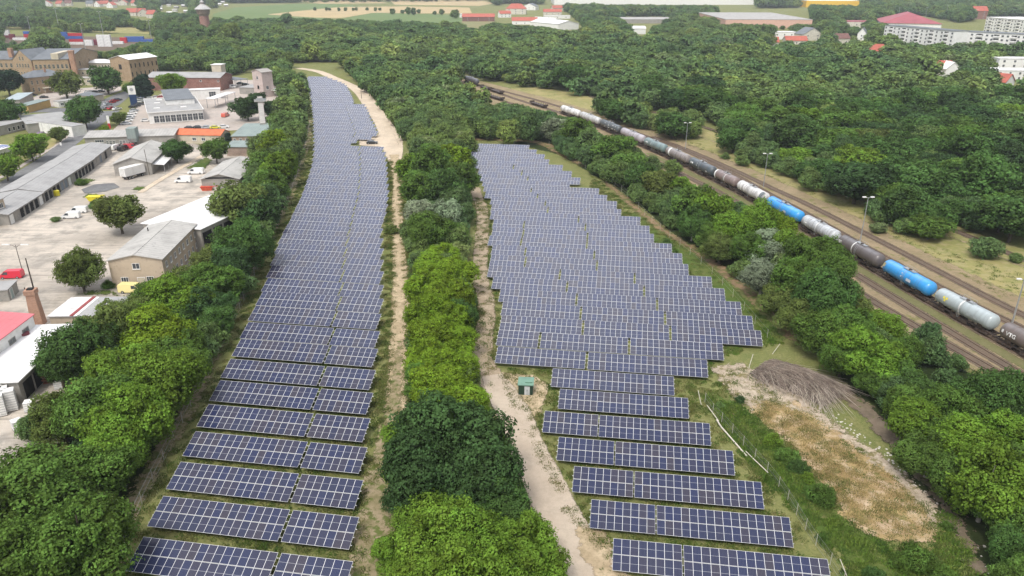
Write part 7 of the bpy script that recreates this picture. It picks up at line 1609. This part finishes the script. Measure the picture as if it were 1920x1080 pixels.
# ================================================================ WEEDS AND TUFTS
def weed_mat(name, cols):
    t = NT(name); oi = t.node('ShaderNodeObjectInfo'); r = t.node('ShaderNodeValToRGB'); E = r.color_ramp.elements
    E[0].color = col(cols[0]); E[1].color = col(cols[-1])
    for i, c in enumerate(cols[1:-1]): e = E.new((i + 1) / (len(cols) - 1)); e.color = col(c)
    t.link(oi.outputs['Random'], r.inputs[0]); at = t.node('ShaderNodeAttribute', attribute_name='lv')
    h = t.node('ShaderNodeHueSaturation'); t.link(r.outputs[0], h.inputs['Color']); t.link(t.math('ADD', .65, t.math('MULTIPLY', at.outputs['Fac'], .7)), h.inputs['Value'])
    t.link(h.outputs[0], t.b.inputs['Base Color']); t.b.inputs['Roughness'].default_value = .9; t.b.inputs['Specular IOR Level'].default_value = .1
    return t.m
def weed_mesh(name, seed, m, n, w, h, rad, lean=.5):
    g = np.random.default_rng(seed); a = g.uniform(0, 6.28, n); rr = rad * np.sqrt(g.random(n)); P = np.stack([np.cos(a) * rr, np.sin(a) * rr, np.zeros(n)], 1)
    b = g.uniform(0, 6.28, n); A = np.stack([np.cos(b), np.sin(b), g.uniform(-.2, .2, n)], 1) * w * g.uniform(.6, 1.3, n)[:, None]
    U = np.stack([g.normal(0, lean, n), g.normal(0, lean, n), np.ones(n)], 1); U /= np.linalg.norm(U, axis=1)[:, None]; hh = h * g.uniform(.4, 1.1, n)[:, None] * (1 - .5 * (rr / rad) ** 2)[:, None]
    V = np.stack([P - A / 2, P + A / 2, P + A * .3 + U * hh, P - A * .3 + U * hh * .95], 1).reshape(-1, 3)
    me = bpy.data.meshes.new(name); me.from_pydata(V.tolist(), [], np.arange(n * 4).reshape(-1, 4).tolist())
    q = me.attributes.new('lv', 'FLOAT', 'FACE'); q.data.foreach_set('value', g.random(n).astype(np.float32)); me.materials.append(m); me.update(); return me
WG = weed_mat('meadow_weeds', [(.060, .115, .018), (.085, .14, .028), (.12, .15, .035), (.19, .185, .065), (.07, .12, .022), (.26, .23, .10), (.05, .10, .02)])
WD = weed_mat('dry_weeds', [(.36, .27, .11), (.26, .19, .08), (.46, .36, .17), (.20, .17, .06), (.40, .31, .15), (.17, .17, .05)])
WL = weed_mat('lush_weeds', [(.06, .12, .018), (.10, .17, .026), (.14, .19, .036), (.07, .13, .022), (.17, .19, .06), (.09, .15, .028), (.05, .10, .02)])
WGm = [weed_mesh('weed_%d' % i, i, WG, 70, .10, .34, .75) for i in range(4)]
WDm = [weed_mesh('dry_tuft_%d' % i, 20 + i, WD, 90, .07, .38, .7, .8) for i in range(4)]
WLm = [weed_mesh('lush_tuft_%d' % i, 40 + i, WL, 110, .12, .45, .7) for i in range(4)]
gw = random.Random(12)
def scatter(polys, n, smin, smax, avoid=(), vmin=0, vn=4):
    out = []; GP = [[(p.x, p.y) for p in gp(pl)] for pl in polys]; AV = [[(p.x, p.y) for p in gp(pl)] for pl in avoid]
    areas = [abs(sum(P[i][0] * P[(i + 1) % len(P)][1] - P[(i + 1) % len(P)][0] * P[i][1] for i in range(len(P)))) / 2 for P in GP]
    for P, A in zip(GP, areas):
        k = int(n * A / sum(areas)); xs = [p[0] for p in P]; ys = [p[1] for p in P]; c = 0
        for _ in range(k * 12):
            if c >= k: break
            q = (gw.uniform(min(xs), max(xs)), gw.uniform(min(ys), max(ys)))
            if not in_px(q, P) or any(in_px(q, a) for a in AV): continue
            if math.sin(q[0] * .9 + 3 * math.sin(q[1] * .31)) * math.sin(q[1] * .8 + 2 * math.sin(q[0] * .27)) < gw.uniform(-1.1, .5): continue
            s = gw.uniform(smin, smax); out.append((q[0], q[1], 0, gw.uniform(0, 6.28), s, vmin + gw.randrange(vn), s * gw.uniform(.6, 1.3))); c += 1
    return out
ROADPX = [(915, 700), (935, 700), (975, 790), (1010, 860), (1060, 960), (1160, 1080), (1200, 1190), (1100, 1190), (1020, 990), (970, 840), (925, 740)]
RUTPX = [(735, 290), (742, 290), (757, 540), (757, 700), (735, 860), (715, 960), (705, 1190), (675, 1190), (695, 960), (720, 860), (738, 700), (743, 540)]
PATHPX = [(345, 775), (395, 690), (450, 560), (458, 560), (402, 695), (352, 780), (300, 860), (225, 1010), (150, 1150), (130, 1150), (215, 1000), (290, 850)]
inst_stuff('meadow_weeds', 'tufts of weeds and straw grass between and around the solar rows', 'weeds', WGm, scatter([
    [(575, 200), (594, 200), (590, 330), (560, 400), (500, 540), (420, 720), (300, 960), (225, 1120), (120, 1120), (260, 900), (380, 660), (450, 520), (510, 430), (560, 300)],
    [(240, 1120), (300, 960), (420, 720), (480, 590), (720, 590), (700, 800), (660, 1120)],
    [(725, 300), (765, 300), (772, 560), (762, 760), (720, 900), (700, 1120), (660, 1120), (700, 800), (722, 600)],
    [(890, 370), (925, 370), (940, 640), (930, 690), (1040, 690), (1020, 770), (1060, 900), (1120, 1000), (1150, 1120), (1080, 1120), (1000, 900), (925, 740), (890, 660)],
    [(1040, 690), (1340, 690), (1400, 820), (1580, 1120), (1150, 1120), (1060, 880), (1020, 770)],
    [(1110, 330), (1160, 370), (1300, 480), (1440, 610), (1330, 690), (1200, 520), (1100, 400)]], 15000, .45, 1.15, [ROADPX, RUTPX, PATHPX]), 'stuff')
inst_stuff('lush_weeds', 'tall bright green weeds along the sagging fence', 'weeds', WLm, scatter([[(1320, 740), (1385, 760), (1430, 800), (1480, 860), (1540, 930), (1590, 990), (1700, 1040), (1760, 1130), (1620, 1130), (1560, 1040), (1480, 950), (1400, 860)],
    [(1290, 690), (1360, 655), (1445, 650), (1475, 640), (1430, 600), (1400, 570), (1430, 640), (1345, 680)], [(1760, 960), (1790, 960), (1860, 1130), (1740, 1130)]], 1500, .4, 1.3), 'stuff')
inst_stuff('dry_tufts', 'brown and straw coloured dry tufts on the mound', 'dry grass', WDm, scatter([[(1410, 775), (1440, 752), (1500, 775), (1560, 820), (1625, 865), (1680, 900), (1735, 965), (1740, 1000), (1640, 1005), (1591, 970), (1527, 880), (1470, 820)]], 1500, .4, 1.3), 'stuff')

inst_stuff('yard_weeds', 'yellow green weed tufts along the sidings and the yellow grass strip', 'weeds', WGm, scatter([
    [(1940, 590), (1800, 515), (1640, 425), (1500, 358), (1360, 300), (1240, 255), (1100, 215), (1130, 208), (1300, 265), (1420, 320), (1560, 375), (1700, 440), (1800, 480), (1940, 520)]], 2600, .5, 1.3), 'stuff')

inst_stuff('mound_weeds', 'green and straw weeds creeping over the edges of the dry mound', 'weeds', WGm, scatter([
    [(1340, 700), (1400, 690), (1450, 730), (1520, 770), (1600, 830), (1680, 890), (1760, 960), (1800, 1060), (1720, 1060), (1600, 1000), (1540, 920), (1470, 830), (1400, 780)]], 1300, .4, 1.2), 'stuff')
# ================================================================ HAZE
t = NT('thin_haze'); t.n.remove(t.b)
v = t.node('ShaderNodeVolumePrincipled'); v.inputs['Color'].default_value = (.86, .92, 1.0, 1); v.inputs['Density'].default_value = .00013; v.inputs['Anisotropy'].default_value = .2
t.link(v.outputs[0], t.out.inputs['Volume'])
mb = MB(); mb.box(-3650, 3650, -300, 5600, -1.2, 66.0, t.m)
hz = mb.build('haze'); tag(hz, 'thin pale haze over the whole landscape', 'haze', None, 'stuff')
